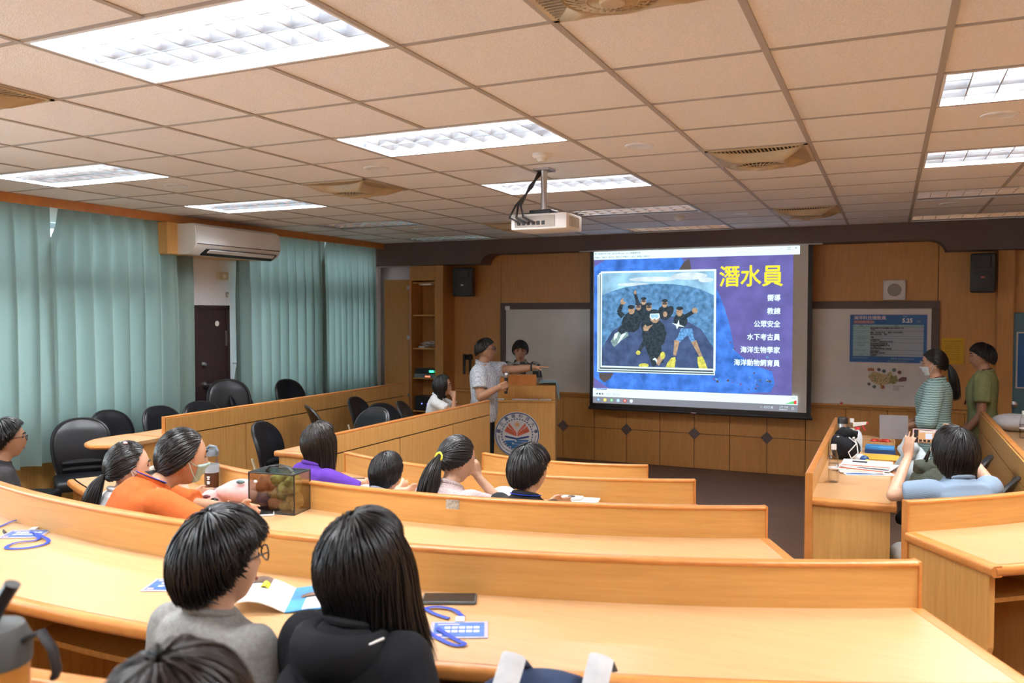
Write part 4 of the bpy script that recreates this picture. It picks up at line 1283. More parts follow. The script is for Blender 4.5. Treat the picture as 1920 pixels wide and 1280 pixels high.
mp_ = thing('illustrated_map', 'white sheet with illustrated campus map under the blue poster', 'map', (-0.01, YF - 0.02, 1.03))
mo = Vector(mp_.location)
mat('paper_dull', (0.72, 0.70, 0.68), 0.6)
MB(mo).box(-0.225, 0.205, YP - 0.002, YP, 1.03, 1.30).build('sheet', 'paper_dull', mp_)
for nm, c in (('map_tan', (0.50, 0.40, 0.20)), ('map_olive', (0.25, 0.25, 0.10)), ('map_rust', (0.42, 0.17, 0.08)), ('map_grey', (0.12, 0.12, 0.12)), ('map_wine', (0.16, 0.06, 0.07)), ('map_teal', (0.12, 0.2, 0.2))):
    mat(nm, c, 0.6, noise=0.5, nscale=70)
k_ = 0
for m_, pts in (('map_tan', [(-0.215, 1.20), (-0.15, 1.26), (-0.02, 1.22), (0.02, 1.27), (0.06, 1.18), (0.08, 1.13), (-0.02, 1.12), (-0.08, 1.10), (-0.16, 1.13)]),
                ('map_olive', [(0.02, 1.21), (0.08, 1.22), (0.10, 1.16), (0.05, 1.12), (0.01, 1.14)]), ('map_wine', [(0.10, 1.15), (0.18, 1.16), (0.185, 1.20), (0.14, 1.205), (0.10, 1.18)]),
                ('map_rust', [(-0.215, 1.265), (-0.15, 1.26), (-0.15, 1.295), (-0.215, 1.295)])):
    k_ += 1
    MB(mo).prism(pts, YP - 0.003 - 0.0004 * k_, YP - 0.002, 'y').build('map_area', m_, mp_)
rnd = random.Random(5)
for x, z, r_, m_ in [(-0.10, 1.28, 0.02, 'map_grey'), (-0.05, 1.265, 0.02, 'map_teal'), (0.055, 1.28, 0.022, 'map_teal'), (0.11, 1.255, 0.02, 'map_wine'), (-0.2, 1.115, 0.018, 'map_grey'), (-0.145, 1.085, 0.02, 'map_teal'), (-0.06, 1.085, 0.022, 'map_rust')] + \
        [(-0.17 + 0.03 * (i % 7) + rnd.uniform(-.008, .008), 1.15 + 0.03 * (i // 7) + rnd.uniform(-.006, .006), 0.007, rnd.choice(['map_rust', 'map_olive', 'map_grey'])) for i in range(18)]:
    k_ += 1
    MB(mo).prism([(x + r_ * math.cos(q * PI / 5), z + r_ * math.sin(q * PI / 5)) for q in range(10)], YP - 0.004 - 0.0003 * k_, YP - 0.002, 'y').build('map_spot', m_, mp_)
for i in range(3):
    letter('\u9ad8\u79d1\u5927\u6821\u5712\u5730\u5716' if i == 0 else ('\u6d77\u6d0b\u6821\u5712' if i == 1 else '\u65d7\u6d25\u6821\u5340'), 0.016, Matrix.Translation(-mo) @ frame((0.045, YP - 0.016, 1.095 - 0.02 * i), (1, 0, 0), (0, 0, 1)), 'map_wine', mp_)

yp = thing('yellow_notice', 'yellow printed notice sheet taped to the wood wall', 'notice', (0.63, YF, 1.36))
yo = Vector(yp.location)
MB(yo).box(0.52, 0.74, YF - 0.004, YF - 0.001, 1.36, 1.645).build('sheet', 'yellow_paper', yp)
mat('ochre_ink', (0.35, 0.17, 0.01), 0.6)
letter('\u6559\u5ba4\u4f7f\u7528\u6ce8\u610f\u4e8b\u9805', 0.022, Matrix.Translation(-yo) @ frame((0.63, YF - 0.005, 1.60), (1, 0, 0), (0, 0, 1)), 'ochre_ink', yp, 0, 'CENTER')
for i in range(5):
    letter('\u8acb\u4fdd\u6301\u6559\u5ba4\u6574\u6f54\u4e26\u96a8\u624b\u95dc\u71c8', 0.0125, Matrix.Translation(-yo) @ frame((0.55, YF - 0.005, 1.575 - 0.022 * i), (1, 0, 0), (0, 0, 1)), 'ochre_ink', yp)
for i in range(4):
    MB(yo).box(0.555, 0.705, YF - 0.005, YF - 0.003, 1.41 + 0.018 * i, 1.413 + 0.018 * i).build('rule', 'ochre_ink', yp)

# ---- small square wall speaker and two black loudspeakers
t = thing('wall_speaker', 'small square cream wall speaker with round grille', 'speaker', (0.045, YF, 2.06))
so = Vector(t.location)
MB(so).rbox(-0.07, 0.16, YF - 0.05, YF, 2.06, 2.285, 0.012, 3).build('case', 'paper_dull', t, 40)
MB(so).lathe([(0, 0.0), (0.070, 0.0), (0.066, 0.006), (0, 0.008)], 28, Matrix.Translation((0.045, YF - 0.05, 2.172)) @ Matrix.Rotation(PI / 2, 4, 'X')).build('grille', mat('grille_grey', (0.32, 0.30, 0.27), 0.7, noise=0.5, nscale=400), t, True)
for sx in (-1, 1):
    for sz in (-1, 1):
        MB(so).ball((0.045 + sx * 0.092, YF - 0.051, 2.172 + sz * 0.09), 0.005, 6, 4).build('screw', 'steel', t)


def loudspeaker(x0, x1, z0, z1, yaw, label):
    cx = (x0 + x1) / 2
    wd, h = (x1 - x0), z1 - z0
    t = thing('loudspeaker', label, 'loudspeaker', (cx, YF - 0.185, z0), R(yaw), 'black loudspeakers on the front wall')
    mb = MB()
    hw = wd / 2
    pts = [(-hw, -0.11), (hw, -0.11), (hw * 0.75, 0.11), (-hw * 0.75, 0.11)]
    mb.prism(pts, 0.0, h, 'z')
    o = mb.build('cabinet', 'black_plastic', t)
    bv = o.modifiers.new('bevel', 'BEVEL')
    bv.width, bv.segments = 0.018, 3
    MB().lathe([(0, -0.004), (hw * 0.80, -0.002), (hw * 0.84, 0.006), (hw * 0.7, 0.010), (0.03, 0.002), (0.0, 0.006)], 24, Matrix.Translation((0, -0.112, h * 0.32)) @ Matrix.Rotation(PI / 2, 4, 'X')).build('woofer', 'black_metal', t, True)
    MB().rbox(-hw * 0.62, hw * 0.62, -0.118, -0.108, h * 0.63, h * 0.93, 0.006, 2).build('horn', 'black_metal', t)
    MB().rbox(-0.018, 0.018, -0.124, -0.116, h * 0.36, h * 0.415, 0.002).build('badge', 'poster_red' if x0 > 0 else 'white_plastic', t)
    MB().box(-0.03, 0.03, 0.10, 0.150, h * 0.45, h * 0.55).build('wall_bracket', 'black_metal', t)
    return t


loudspeaker(-5.41, -5.12, 2.14, 2.53, 8, 'black loudspeaker on the wall beside the cabinet at left')
loudspeaker(0.775, 1.015, 2.13, 2.54, -8, 'black loudspeaker on the wall at far right')

# ---- tall open cabinet at front left
cb = thing('tall_cabinet', 'tall wooden cabinet with open door and equipment on shelves', 'cabinet', (-5.8, 9.87, 0))
co = Vector(cb.location)
CY = 9.875
m = MB(co)
m.rbox(-6.06, -6.03, CY, YF, 0, 2.565, 0.002)
m.build('side_wall', 'wood_cabinet', cb)
MB(co).rbox(-5.57, -5.53, CY, YF, 0, 2.565, 0.002).build('side_wall', 'wood_cabinet', cb)
MB(co).rbox(-5.66, -5.57, CY, CY + 0.03, 0, 2.565, 0.002).build('stile', 'wood_cabinet', cb)
MB(co).rbox(-6.03, -5.66, CY, CY + 0.03, 2.36, 2.565, 0.002).build('top_panel', 'wood_cabinet', cb)
MB(co).box(-6.03, -5.57, YF - 0.02, YF - 0.002, 0, 2.54).build('back_panel', 'wood_cabinet', cb)
for z in (0.1, 0.56, 1.02, 1.43, 1.89, 2.34):
    MB(co).rbox(-6.03, -5.57, CY + 0.03, YF - 0.02, z - 0.018, z, 0.002).build('shelf_board', 'wood_panel', cb)
MB(co).rbox(-5.95, -5.75, CY + 0.06, CY + 0.12, 2.30, 2.322, 0.004).build('cabinet_lamp', 'white_plastic', cb)
dr = MB(co).rbox(-6.46, -6.065, CY - 0.022, CY, 0.1, 2.38, 0.003).build('door', 'wood_cabinet', cb)
for z in (0.75, 1.55, 2.24):
    MB(co).rbox(-6.085, -6.05, CY - 0.03, CY - 0.02, z, z + 0.05, 0.002).build('hinge', 'steel', dr)
mat('led_green', (0.05, 0.9, 0.35), 0.4, emit=2.0)
mat('led_red', (0.9, 0.15, 0.08), 0.4, emit=1.5)
mat('led_blue', (0.15, 0.15, 1.0), 0.4, emit=2.0)
rk = thing('audio_receiver', 'black audio unit with green lights on the cabinet shelf', 'audio unit', (-5.8, 10.0, 1.075))
MB().rbox(-0.2, 0.2, -0.09, 0.1, 0.0, 0.07, 0.004).build('case', 'black_plastic', rk)
MB().box(0.03, 0.10, -0.093, -0.089, 0.02, 0.05).build('display', 'led_green', rk)
MB().box(0.12, 0.17, -0.093, -0.089, 0.02, 0.05).build('display', 'led_green', rk)
rk = thing('audio_mixer', 'flat grey audio unit with a red light under the receiver', 'audio unit', (-5.8, 9.99, 1.02))
MB().rbox(-0.21, 0.21, -0.09, 0.1, 0.0, 0.053, 0.003).build('case', 'steel', rk)
MB().box(-0.03, 0.05, -0.094, -0.089, 0.01, 0.03).build('indicator', 'led_red', rk)
rk = thing('cable_heap', 'white adapters and coiled cables on the cabinet shelf', 'cables', (-5.8, 10.0, 1.43))
rnd = random.Random(2)
for i in range(4):
    MB().tube([(rnd.uniform(-.14, .14), rnd.uniform(-.06, .06), 0.012 + 0.012 * i + 0.05 * abs(math.sin(j))) for j in range(9)], 0.007, 5).build('cable', 'white_plastic' if i % 2 else 'grid_bar', rk, True)
MB().rbox(-0.16, -0.06, -0.06, 0.02, 0.0, 0.03, 0.004).build('adapter', 'white_plastic', rk)
MB().rbox(0.13, 0.19, -0.07, -0.01, 0.0, 0.11, 0.004).build('adapter', 'white_plastic', rk)
rk = thing('power_amplifier', 'dark amplifier with blue lights at the cabinet bottom', 'audio unit', (-5.8, 10.0, 0.56))
MB().rbox(-0.2, 0.2, -0.09, 0.1, 0.0, 0.2, 0.004).build('case', 'black_plastic', rk)
for i in range(2):
    MB().ball((-0.09 + 0.09 * i, -0.092, 0.10), 0.010, 8, 6).build('indicator', 'led_blue', rk)
# microphone holder on the wall beside the cabinet
t = thing('microphone_holder', 'black microphone holder with hanging cable beside the cabinet', 'holder', (-5.30, YF, 1.15))
MB().rbox(-0.06, 0.06, -0.05, 0.0, 0.12, 0.19, 0.01, 2).build('bracket', 'black_plastic', t)
for sx in (-1, 1):
    MB().tube([(0.045 * sx, -0.07, -0.08), (0.045 * sx, -0.06, 0.2)], [0.016, 0.022], 8).build('microphone', 'black_metal', t, True)
MB().tube([(0.05, -0.03, -0.05), (0.06, -0.02, -0.3), (0.03, -0.02, -0.62)], 0.005, 5).build('cable', 'black_plastic', t, True)

# ---- lectern with round emblem
LX0, LX1, LY = -3.99, -3.17, 8.0
lc = thing('lectern', 'wooden lectern with round blue and white emblem', 'lectern', (-3.58, LY, 0))
lo = Vector(lc.location)
MB(lo).rbox(LX0, LX1, LY, LY + 0.55, 0.0, 0.965, 0.004).build('body', 'wood_panel', lc)
MB(lo).rbox(LX0 - 0.005, LX1 + 0.005, LY - 0.012, LY + 0.56, 0.950, 0.966, 0.004).build('ledge', 'wood_panel', lc)
MB(lo).rbox(LX0, LX1, LY + 0.07, LY + 0.55, 0.966, 1.125, 0.004).build('upper_body', 'wood_panel', lc)
MB(lo).add([(-3.95, LY + 0.10, 1.125), (-3.385, LY + 0.10, 1.125), (-3.385, LY + 0.45, 1.125), (-3.95, LY + 0.45, 1.125), (-3.95, LY + 0.10, 1.245), (-3.385, LY + 0.10, 1.245), (-3.385, LY + 0.45, 1.16), (-3.95, LY + 0.45, 1.16)],
           [(0, 3, 2, 1), (4, 5, 6, 7), (0, 1, 5, 4), (1, 2, 6, 5), (2, 3, 7, 6), (3, 0, 4, 7)]).build('hood', 'wood_trim', lc)
mat('emblem_white', (0.62, 0.64, 0.66), 0.45)
mat('emblem_blue', (0.012, 0.05, 0.17), 0.45)
mat('emblem_mid', (0.015, 0.14, 0.36), 0.45)
mat('emblem_red', (0.55, 0.10, 0.05), 0.45)
mat('emblem_gold', (0.65, 0.28, 0.04), 0.45)
em = MB(lo).lathe([(0, 0), (0.245, 0), (0.245, 0.012), (0, 0.012)], 48, Matrix.Translation((-3.585, LY, 0.60)) @ Matrix.Rotation(PI / 2, 4, 'X')).build('emblem_disc', 'emblem_white', lc, 40)
_el = [0]


def eflat(pts, m, name='emblem_mark'):
    _el[0] += 1
    MB(lo).prism([(-3.585 + p[0], 0.60 + p[1]) for p in pts], LY - 0.0135 - 0.0001 * _el[0], LY - 0.011, 'y').build(name, m, em)


def ering(r0, r1, m, name='emblem_ring'):
    v, f, n = [], [], 48
    for i in range(n):
        a = 2 * PI * i / n
        for r_ in (r0, r1):
            for y in (LY - 0.0140, LY - 0.011):
                v.append((-3.585 + r_ * math.cos(a), y, 0.60 + r_ * math.sin(a)))
    for i in range(n):
        a, b = 4 * i, 4 * ((i + 1) % n)
        f += [(a, a + 2, b + 2, b), (a + 2, a + 3, b + 3, b + 2), (a + 3, a + 1, b + 1, b + 3), (a + 1, a, b, b + 1)]
    MB(lo).add(v, f).build(name, m, em)


ering(0.229, 0.238, 'emblem_blue')
for i in range(36):
    a = 2 * PI * i / 36
    q = lambda r_, d: (r_ * math.cos(a + d), r_ * math.sin(a + d))
    eflat([q(0.163, -0.075), q(0.163, 0.075), q(0.178, 0.0)], 'emblem_blue', 'emblem_tooth')
s_ = '\u570b\u7acb\u9ad8\u96c4\u79d1\u6280\u5927\u5b78'
for i, ch in enumerate(s_):
    a = R(90 + 80 - 160 * i / (len(s_) - 1))
    c = (-3.585 + 0.204 * math.cos(a), LY - 0.015, 0.60 + 0.204 * math.sin(a))
    xa = Vector((math.sin(a), 0, -math.cos(a)))
    ya = Vector((math.cos(a), 0, math.sin(a)))
    letter(ch, 0.044, Matrix.Translation(-lo) @ frame(Vector(c) - ya * 0.016, xa, ya), 'emblem_blue', em, 0.0006, 'CENTER')
s_ = 'National Kaohsiung University of Science and Technology'
for i, ch in enumerate(s_):
    a = R(-5 - 170 * i / (len(s_) - 1))
    if ch == ' ':
        continue
    a = R(180 + 5 + 170 * i / (len(s_) - 1)) if False else a
    c = (-3.585 + 0.204 * math.cos(a), LY - 0.015, 0.60 + 0.204 * math.sin(a))
    xa = Vector((math.sin(a), 0, -math.cos(a)))
    ya = Vector((math.cos(a), 0, math.sin(a)))
    letter(ch, 0.026, Matrix.Translation(-lo) @ frame(Vector(c) - ya * 0.008, xa, ya), 'emblem_blue', em, 0, 'CENTER')
eflat([((0.046 if i % 2 == 0 else 0.014) * math.sin(i * PI / 8) * (1 if i % 4 == 0 else 0.8), 0.108 + (0.046 if i % 2 == 0 else 0.014) * math.cos(i * PI / 8) * (1 if i % 4 == 0 else 0.8)) for i in range(16)], 'emblem_gold', 'emblem_star')
for k, (px, py) in enumerate(((0.090, 0.112), (0.113, 0.078), (0.128, 0.050))):
    for s in (-1, 1):
        y0 = 0.022 - 0.016 * k
        eflat([(s * 0.006, y0 - 0.010), (s * (px + 0.006), py - 0.016), (s * (px - 0.002), py + 0.012), (s * 0.006, y0 + 0.004)], 'emblem_red', 'emblem_page')
for s in (-1, 1):
    eflat([(0, -0.040), (s * 0.13, -0.012), (s * 0.13, -0.03), (s * 0.05, -0.047), (0, -0.058)], 'emblem_blue', 'emblem_book')
for i, (x0, x1, z) in enumerate(((-0.13, -0.03, -0.075), (0.0, 0.12, -0.068), (-0.115, -0.06, -0.098), (-0.03, 0.09, -0.092), (-0.10, 0.03, -0.118), (0.05, 0.10, -0.115), (-0.06, 0.06, -0.140))):
    e = 0.009
    eflat([(x0, z - e), (x1, z - e), (x1 + e, z), (x1, z + e), (x0, z + e), (x0 - e, z)], 'emblem_mid', 'emblem_wave')
LEC = (-3.66, 8.18)
lc.location = (LEC[0], LEC[1], 0)
lc.rotation_euler = (0, 0, R(20))


def on_lectern(x, y):
    dx, dy, a = x + 3.58, y - LY, R(20)
    return LEC[0] + dx * math.cos(a) - dy * math.sin(a), LEC[1] + dx * math.sin(a) + dy * math.cos(a)


# remotes and erasers on the ledge, folded blue towel on the corner
for i, (x, ln) in enumerate(((-3.78, 0.10), (-3.56, 0.16), (-3.42, 0.13), (-3.28, 0.13))):
    t = thing('remote_control', ['pale remote at left of the lectern ledge', 'longest pale remote with dark end on the ledge', 'third pale remote on the lectern ledge', 'rightmost pale remote on the lectern ledge'][i], 'remote control', (*on_lectern(x, LY + 0.03), 0.967), R(20), 'remotes on the lectern')
    MB().rbox(-ln / 2, ln / 2, -0.02, 0.02, 0.0, 0.018, 0.004).build('case', 'paper_dull', t)
    MB().box(-ln / 2 + 0.01, -ln / 2 + 0.03, -0.012, 0.012, 0.018, 0.02).build('button', 'black_plastic' if i == 1 else 'grid_bar', t)
mat('towel_blue', (0.30, 0.48, 0.55), 0.9, noise=0.1, bump=0.3)
pts = []
v, f = [], []
for i in range(9):
    for j in range(7):
        s, u = i / 8, j / 6
        L = s * 0.36
        x = -3.36 + min(L, 0.19) if L < 0.19 else -3.158 + 0.01 * math.sin(L * 20)
        z = 1.132 + 0.012 * math.sin(u * 9 + s * 3) + 0.012 if L < 0.19 else 1.14 - (L - 0.19)
        v.append((x + 0.01, LY + 0.12 + 0.26 * u, z))
for i in range(8):
    for j in range(6):
        a = i * 7 + j
        f.append((a, a + 1, a + 8, a + 7))
tw = MB((-3.26, LY + 0.25, 1.125)).add(v, f).build('folded_towel', 'towel_blue', None, 'all', fix=False)
tw.location = (*on_lectern(-3.26, LY + 0.25), 1.125)
tw.rotation_euler = (0, 0, R(20))
sm = tw.modifiers.new('thickness', 'SOLIDIFY')
sm.thickness = 0.012
tag(tw, 'light blue towel folded over the lectern corner', 'towel')

# ---- teal door with a framed blue poster at the far right of the front wall
mat('door_teal', (0.10, 0.22, 0.27), 0.45, noise=0.08)
t = thing('door_2', None, None, (1.55, YF - 0.10, 0), 0, None, 'structure')
do = Vector(t.location)
MB(do).rbox(1.16, 1.98, YF - 0.14, YF - 0.101, 0.0, 1.92, 0.004).build('door_leaf', 'door_teal', t)
MB(do).box(1.21, 1.93, YF - 0.145, YF - 0.139, 1.13, 1.72).build('poster_border', 'paper_dull', t)
MB(do).box(1.225, 1.915, YF - 0.148, YF - 0.143, 1.145, 1.705).build('door_poster', 'poster_blue', t)
MB(do).lathe([(0, 0.0), (0.032, 0.0), (0.032, 0.008), (0.014, 0.014), (0.014, 0.035), (0.03, 0.045), (0.03, 0.06), (0, 0.066)], 18, Matrix.Translation((1.20, YF - 0.14, 0.96)) @ Matrix.Rotation(PI / 2, 4, 'X')).build('door_knob', 'steel', t, True)

# ---- projector on its ceiling mount
pj = thing('ceiling_projector', 'white projector hanging from a ceiling mount with cables', 'projector', (-2.12, 5.22, 2.47))
MB().rbox(-0.20, 0.20, -0.15, 0.15, 0.0, 0.105, 0.012, 2).build('body', 'white_plastic', pj, 40)
MB().rbox(-0.17, 0.12, -0.153, -0.147, 0.015, 0.09, 0.003).build('connector_panel', 'grid_bar', pj)
for i in range(6):
    MB().rbox(-0.15 + 0.035 * i, -0.128 + 0.035 * i, -0.158, -0.150, 0.03, 0.055, 0.002).build('port', 'black_plastic', pj)
for i in range(7):
    MB().box(0.198, 0.203, -0.10 + 0.028 * i, -0.085 + 0.028 * i, 0.02, 0.085).build('vent_slot', 'grid_bar', pj)
MB().rbox(-0.10, 0.06, -0.07, 0.07, 0.105, 0.14, 0.004).build('mount_plate', 'black_metal', pj)
for sx in (-0.13, 0.09):
    for sy in (-0.1, 0.1):
        MB().tube([(-0.02, 0, 0.13), (sx, sy, 0.108)], 0.009, 6).build('mount_arm', 'black_metal', pj, True)
MB().tube([(-0.02, 0.0, 0.13), (-0.02, 0.0, 0.42)], 0.022, 10).build('mount_pole', 'steel', pj, True)
MB().rbox(-0.08, 0.04, -0.06, 0.06, 0.405, 0.422, 0.003).build('ceiling_plate', 'steel', pj)
MB().lathe([(0, 0), (0.045, 0), (0.05, 0.03), (0, 0.02)], 18, Matrix.Translation((0.08, 0.15, 0.055)) @ Matrix.Rotation(-PI / 2, 4, 'X')).build('lens', 'black_plastic', pj, True)
for k in range(3):
    MB().tube([(-0.06 + 0.02 * k, 0.02, 0.42), (-0.09, -0.04 - 0.02 * k, 0.30), (-0.16 + 0.02 * k, -0.16, 0.16), (-0.19 + 0.05 * k, -0.19, 0.08), (-0.12 + 0.05 * k, -0.165, 0.045)], 0.008, 6).build('cable', 'black_plastic', pj, True)

# ---- split air conditioner on its wooden box
ac = thing('air_conditioner', 'white split air conditioner above the dark door', 'air conditioner', (-6.33, 6.75, 2.50))
prof = [(-0.11, 0.30), (0.07, 0.30), (0.12, 0.27), (0.13, 0.20), (0.13, 0.10), (0.10, 0.05), (0.02, 0.0), (-0.11, 0.0)]
MB().prism(prof, -0.62, 0.62, 'x', Matrix.Rotation(-PI / 2, 4, 'Z')).build('body', 'white_plastic', ac, 30)
MB().prism([(0.131, 0.105), (0.136, 0.105), (0.136, 0.275), (0.075, 0.304), (0.07, 0.30), (0.121, 0.272)], -0.56, 0.61, 'x', Matrix.Rotation(-PI / 2, 4, 'Z')).build('front_cover', 'white_plastic', ac, 30)
MB().prism([(0.128, 0.098), (0.133, 0.098), (0.133, 0.106), (0.128, 0.106)], -0.6, 0.6, 'x', Matrix.Rotation(-PI / 2, 4, 'Z')).build('seam_line', 'black_plastic', ac)
MB().prism([(0.116, 0.058), (0.03, 0.003), (0.036, -0.008), (0.122, 0.050)], -0.57, 0.47, 'x', Matrix.Rotation(-PI / 2, 4, 'Z')).build('outlet', 'black_plastic', ac)
MB().prism([(0.122, 0.050), (0.085, 0.026), (0.090, 0.016), (0.128, 0.042)], -0.53, 0.43, 'x', Matrix.Rotation(-PI / 2, 4, 'Z')).build('flap', 'white_enamel', ac)
# small things on the white pier
t = thing('switch_box', 'cream electrical box high on the white pier', 'switch box', (XL, 7.05, 2.28))
MB().rbox(0, 0.04, -0.08, 0.06, 0, 0.09, 0.004).build('case', 'cream_metal', t)
MB().rbox(0.04, 0.05, -0.03, 0.02, 0.025, 0.065, 0.003).build('switch', 'white_plastic', t)
t = thing('curtain_hook', 'white wall hook on the pier beside the curtain', 'hook', (XL, 7.12, 2.02))
MB().tube([(0.0, 0, 0.10), (0.03, 0, 0.10), (0.03, 0, 0.0), (0.05, 0.01, -0.03), (0.06, 0.0, 0.0)], 0.008, 6).build('hook_wire', 'white_plastic', t, True)
MB().rbox(0.0, 0.012, -0.02, 0.02, 0.07, 0.13, 0.003).build('plate', 'grid_bar', t)
t = thing('curtain_tieback', 'short teal tie-back hanging from a hook by the door', 'tie-back', (XL, 7.2, 1.32))
MB().lathe([(0.0, 0.0), (0.012, -0.02), (0.03, -0.15), (0.05, -0.42), (0.045, -0.45), (0.0, -0.45)], 10, Matrix.Translation((0.06, 0, 0))).build('cloth', 'curtain_cloth', t, True)
MB().tube([(0.0, 0, 0.03), (0.06, 0, 0.03), (0.06, 0, -0.02)], 0.008, 6).build('hook', 'steel', t, True)
# ================================================================== people
SKIN = {}


def skin(name, c):
    m = mat('skin_' + name, c, 0.5, noise=0.06, nscale=40)
    b = m.node_tree.nodes['Principled BSDF']
    b.inputs['Subsurface Weight'].default_value = 0.08
    b.inputs['Subsurface Radius'].default_value = (0.02, 0.008, 0.004)
    return m.name


skin('light', (0.62, 0.37, 0.25))
skin('tan', (0.42, 0.225, 0.135))
skin('warm', (0.52, 0.29, 0.18))
mat('hair_black', (0.006, 0.0055, 0.006), 0.33, spec=0.5)
mat('hair_brown', (0.014, 0.009, 0.007), 0.33, spec=0.5)
mat('hair_grey', (0.014, 0.014, 0.015), 0.33, spec=0.5)
mat('eye_white', (0.7, 0.7, 0.68), 0.3)
mat('eye_dark', (0.012, 0.008, 0.006), 0.2)
mat('lip', (0.40, 0.16, 0.13), 0.5)
mat('mask_white', (0.72, 0.75, 0.78), 0.8)
mat('mask_green', (0.42, 0.62, 0.60), 0.8)


def V3(*a):
    return Vector(a)


def head_pt(d):
    """point of the head surface for a unit direction (y is the face side)"""
    x, y, z = d[0] * 0.077, d[1] * 0.097, d[2] * 0.116
    if d[2] < 0:
        t = -d[2]
        x *= 1 - 0.30 * t ** 1.5
        y = y * (1 - 0.10 * t) + 0.010 * t if d[1] > 0 else y * (1 - 0.30 * t)
    if d[1] > 0.5:
        y -= 0.008 * (d[1] - 0.5) / 0.5
    if d[1] > 0:
        e = math.exp
        y += 0.022 * e(-(x / 0.013) ** 2) * e(-((z + 0.024) / 0.018) ** 2) + 0.009 * e(-(x / 0.010) ** 2) * e(-((z - 0.004) / 0.02) ** 2)
        y -= 0.008 * e(-((abs(x) - 0.032) / 0.017) ** 2) * e(-((z - 0.010) / 0.013) ** 2)
        y += 0.005 * e(-((z - 0.032) / 0.010) ** 2) * e(-(x / 0.05) ** 2)
        y += 0.007 * e(-(x / 0.023) ** 2) * e(-((z + 0.060) / 0.011) ** 2)
        y += 0.009 * e(-(x / 0.026) ** 2) * e(-((z + 0.098) / 0.014) ** 2)
    return Vector((x, y, z))


def head_solid(mb, M, hs):
    seg, rings = 40, 30
    v, f = [head_pt((0, 0, 1)) * hs], []
    for i in range(1, rings):
        t = PI * i / rings
        for s in range(seg):
            a = 2 * PI * s / seg
            v.append(head_pt((math.sin(t) * math.cos(a), math.sin(t) * math.sin(a), math.cos(t))) * hs)
    v.append(head_pt((0, 0, -1)) * hs)
    for s in range(seg):
        f.append((0, 1 + s, 1 + (s + 1) % seg))
    for i in range(rings - 2):
        for s in range(seg):
            a, b = 1 + i * seg, 1 + (i + 1) * seg
            f.append((a + s, b + s, b + (s + 1) % seg, a + (s + 1) % seg))
    k, b = len(v) - 1, 1 + (rings - 2) * seg
    for s in range(seg):
        f.append((k, b + (s + 1) % seg, b + s))
    mb.add(v, f, M)
    for sx in (-1, 1):
        mb.ball((0.078 * sx * hs, -0.008 * hs, -0.012 * hs), (0.010 * hs, 0.020 * hs, 0.032 * hs), 10, 8, M @ Matrix.Rotation(R(-14 * sx), 4, 'Z'))


def capsule(mb, a, ra, b, rb, seg=12, flat_end=False, sq=1.0):
    """tapered limb; round ends unless flat_end"""
    a, b = Vector(a), Vector(b)
    ax = (b - a)
    L = ax.length
    if L < 1e-6:
        return
    ax /= L
    pts, rad = [], []
    if not flat_end:
        for q in (-0.99, -0.7, -0.35):
            pts.append(a + ax * ra * q)
            rad.append(ra * math.sqrt(1 - q * q))
    for i in range(4):
        pts.append(a + ax * L * i / 3)
        rad.append(ra + (rb - ra) * i / 3)
    if not flat_end:
        for q in (0.35, 0.7, 0.99):
            pts.append(b + ax * rb * q)
            rad.append(rb * math.sqrt(1 - q * q))
    mb.tube(pts, rad, seg, flat=sq)


def loft(mb, rings, seg=24):
    """rings: (centre, half width vector, half depth vector)"""
    v, f = [], []
    for c, wv, dv in rings:
        for s in range(seg):
            a = 2 * PI * s / seg
            ca, sa = math.cos(a), math.sin(a)
            # slightly squared ellipse
            k = 1 / (abs(ca) ** 2.5 + abs(sa) ** 2.5) ** (1 / 2.5)
            v.append(c + wv * ca * k + dv * sa * k)
    n = len(rings)
    for i in range(n - 1):
        for s in range(seg):
            s2 = (s + 1) % seg
            f.append((i * seg + s, i * seg + s2, (i + 1) * seg + s2, (i + 1) * seg + s))
    f.append(tuple(range(seg))[::-1])
    f.append(tuple(range((n - 1) * seg, n * seg)))
    mb.add(v, f)


def fuse(name, mb, m, parent, voxel, smooth=3):
    me = mb.mesh(name)
    o = bpy.data.objects.new(name, me)
    md = o.modifiers.new('fuse', 'REMESH')
    md.mode = 'VOXEL'
    md.voxel_size = voxel
    md.use_smooth_shade = True
    if smooth:
        s = o.modifiers.new('smooth', 'SMOOTH')
        s.factor = 0.5
        s.iterations = smooth
    me2 = evaluate(o)
    me2.name = name
    me2.polygons.foreach_set('use_smooth', [True] * len(me2.polygons))
    return obj(name, me2, m, parent)


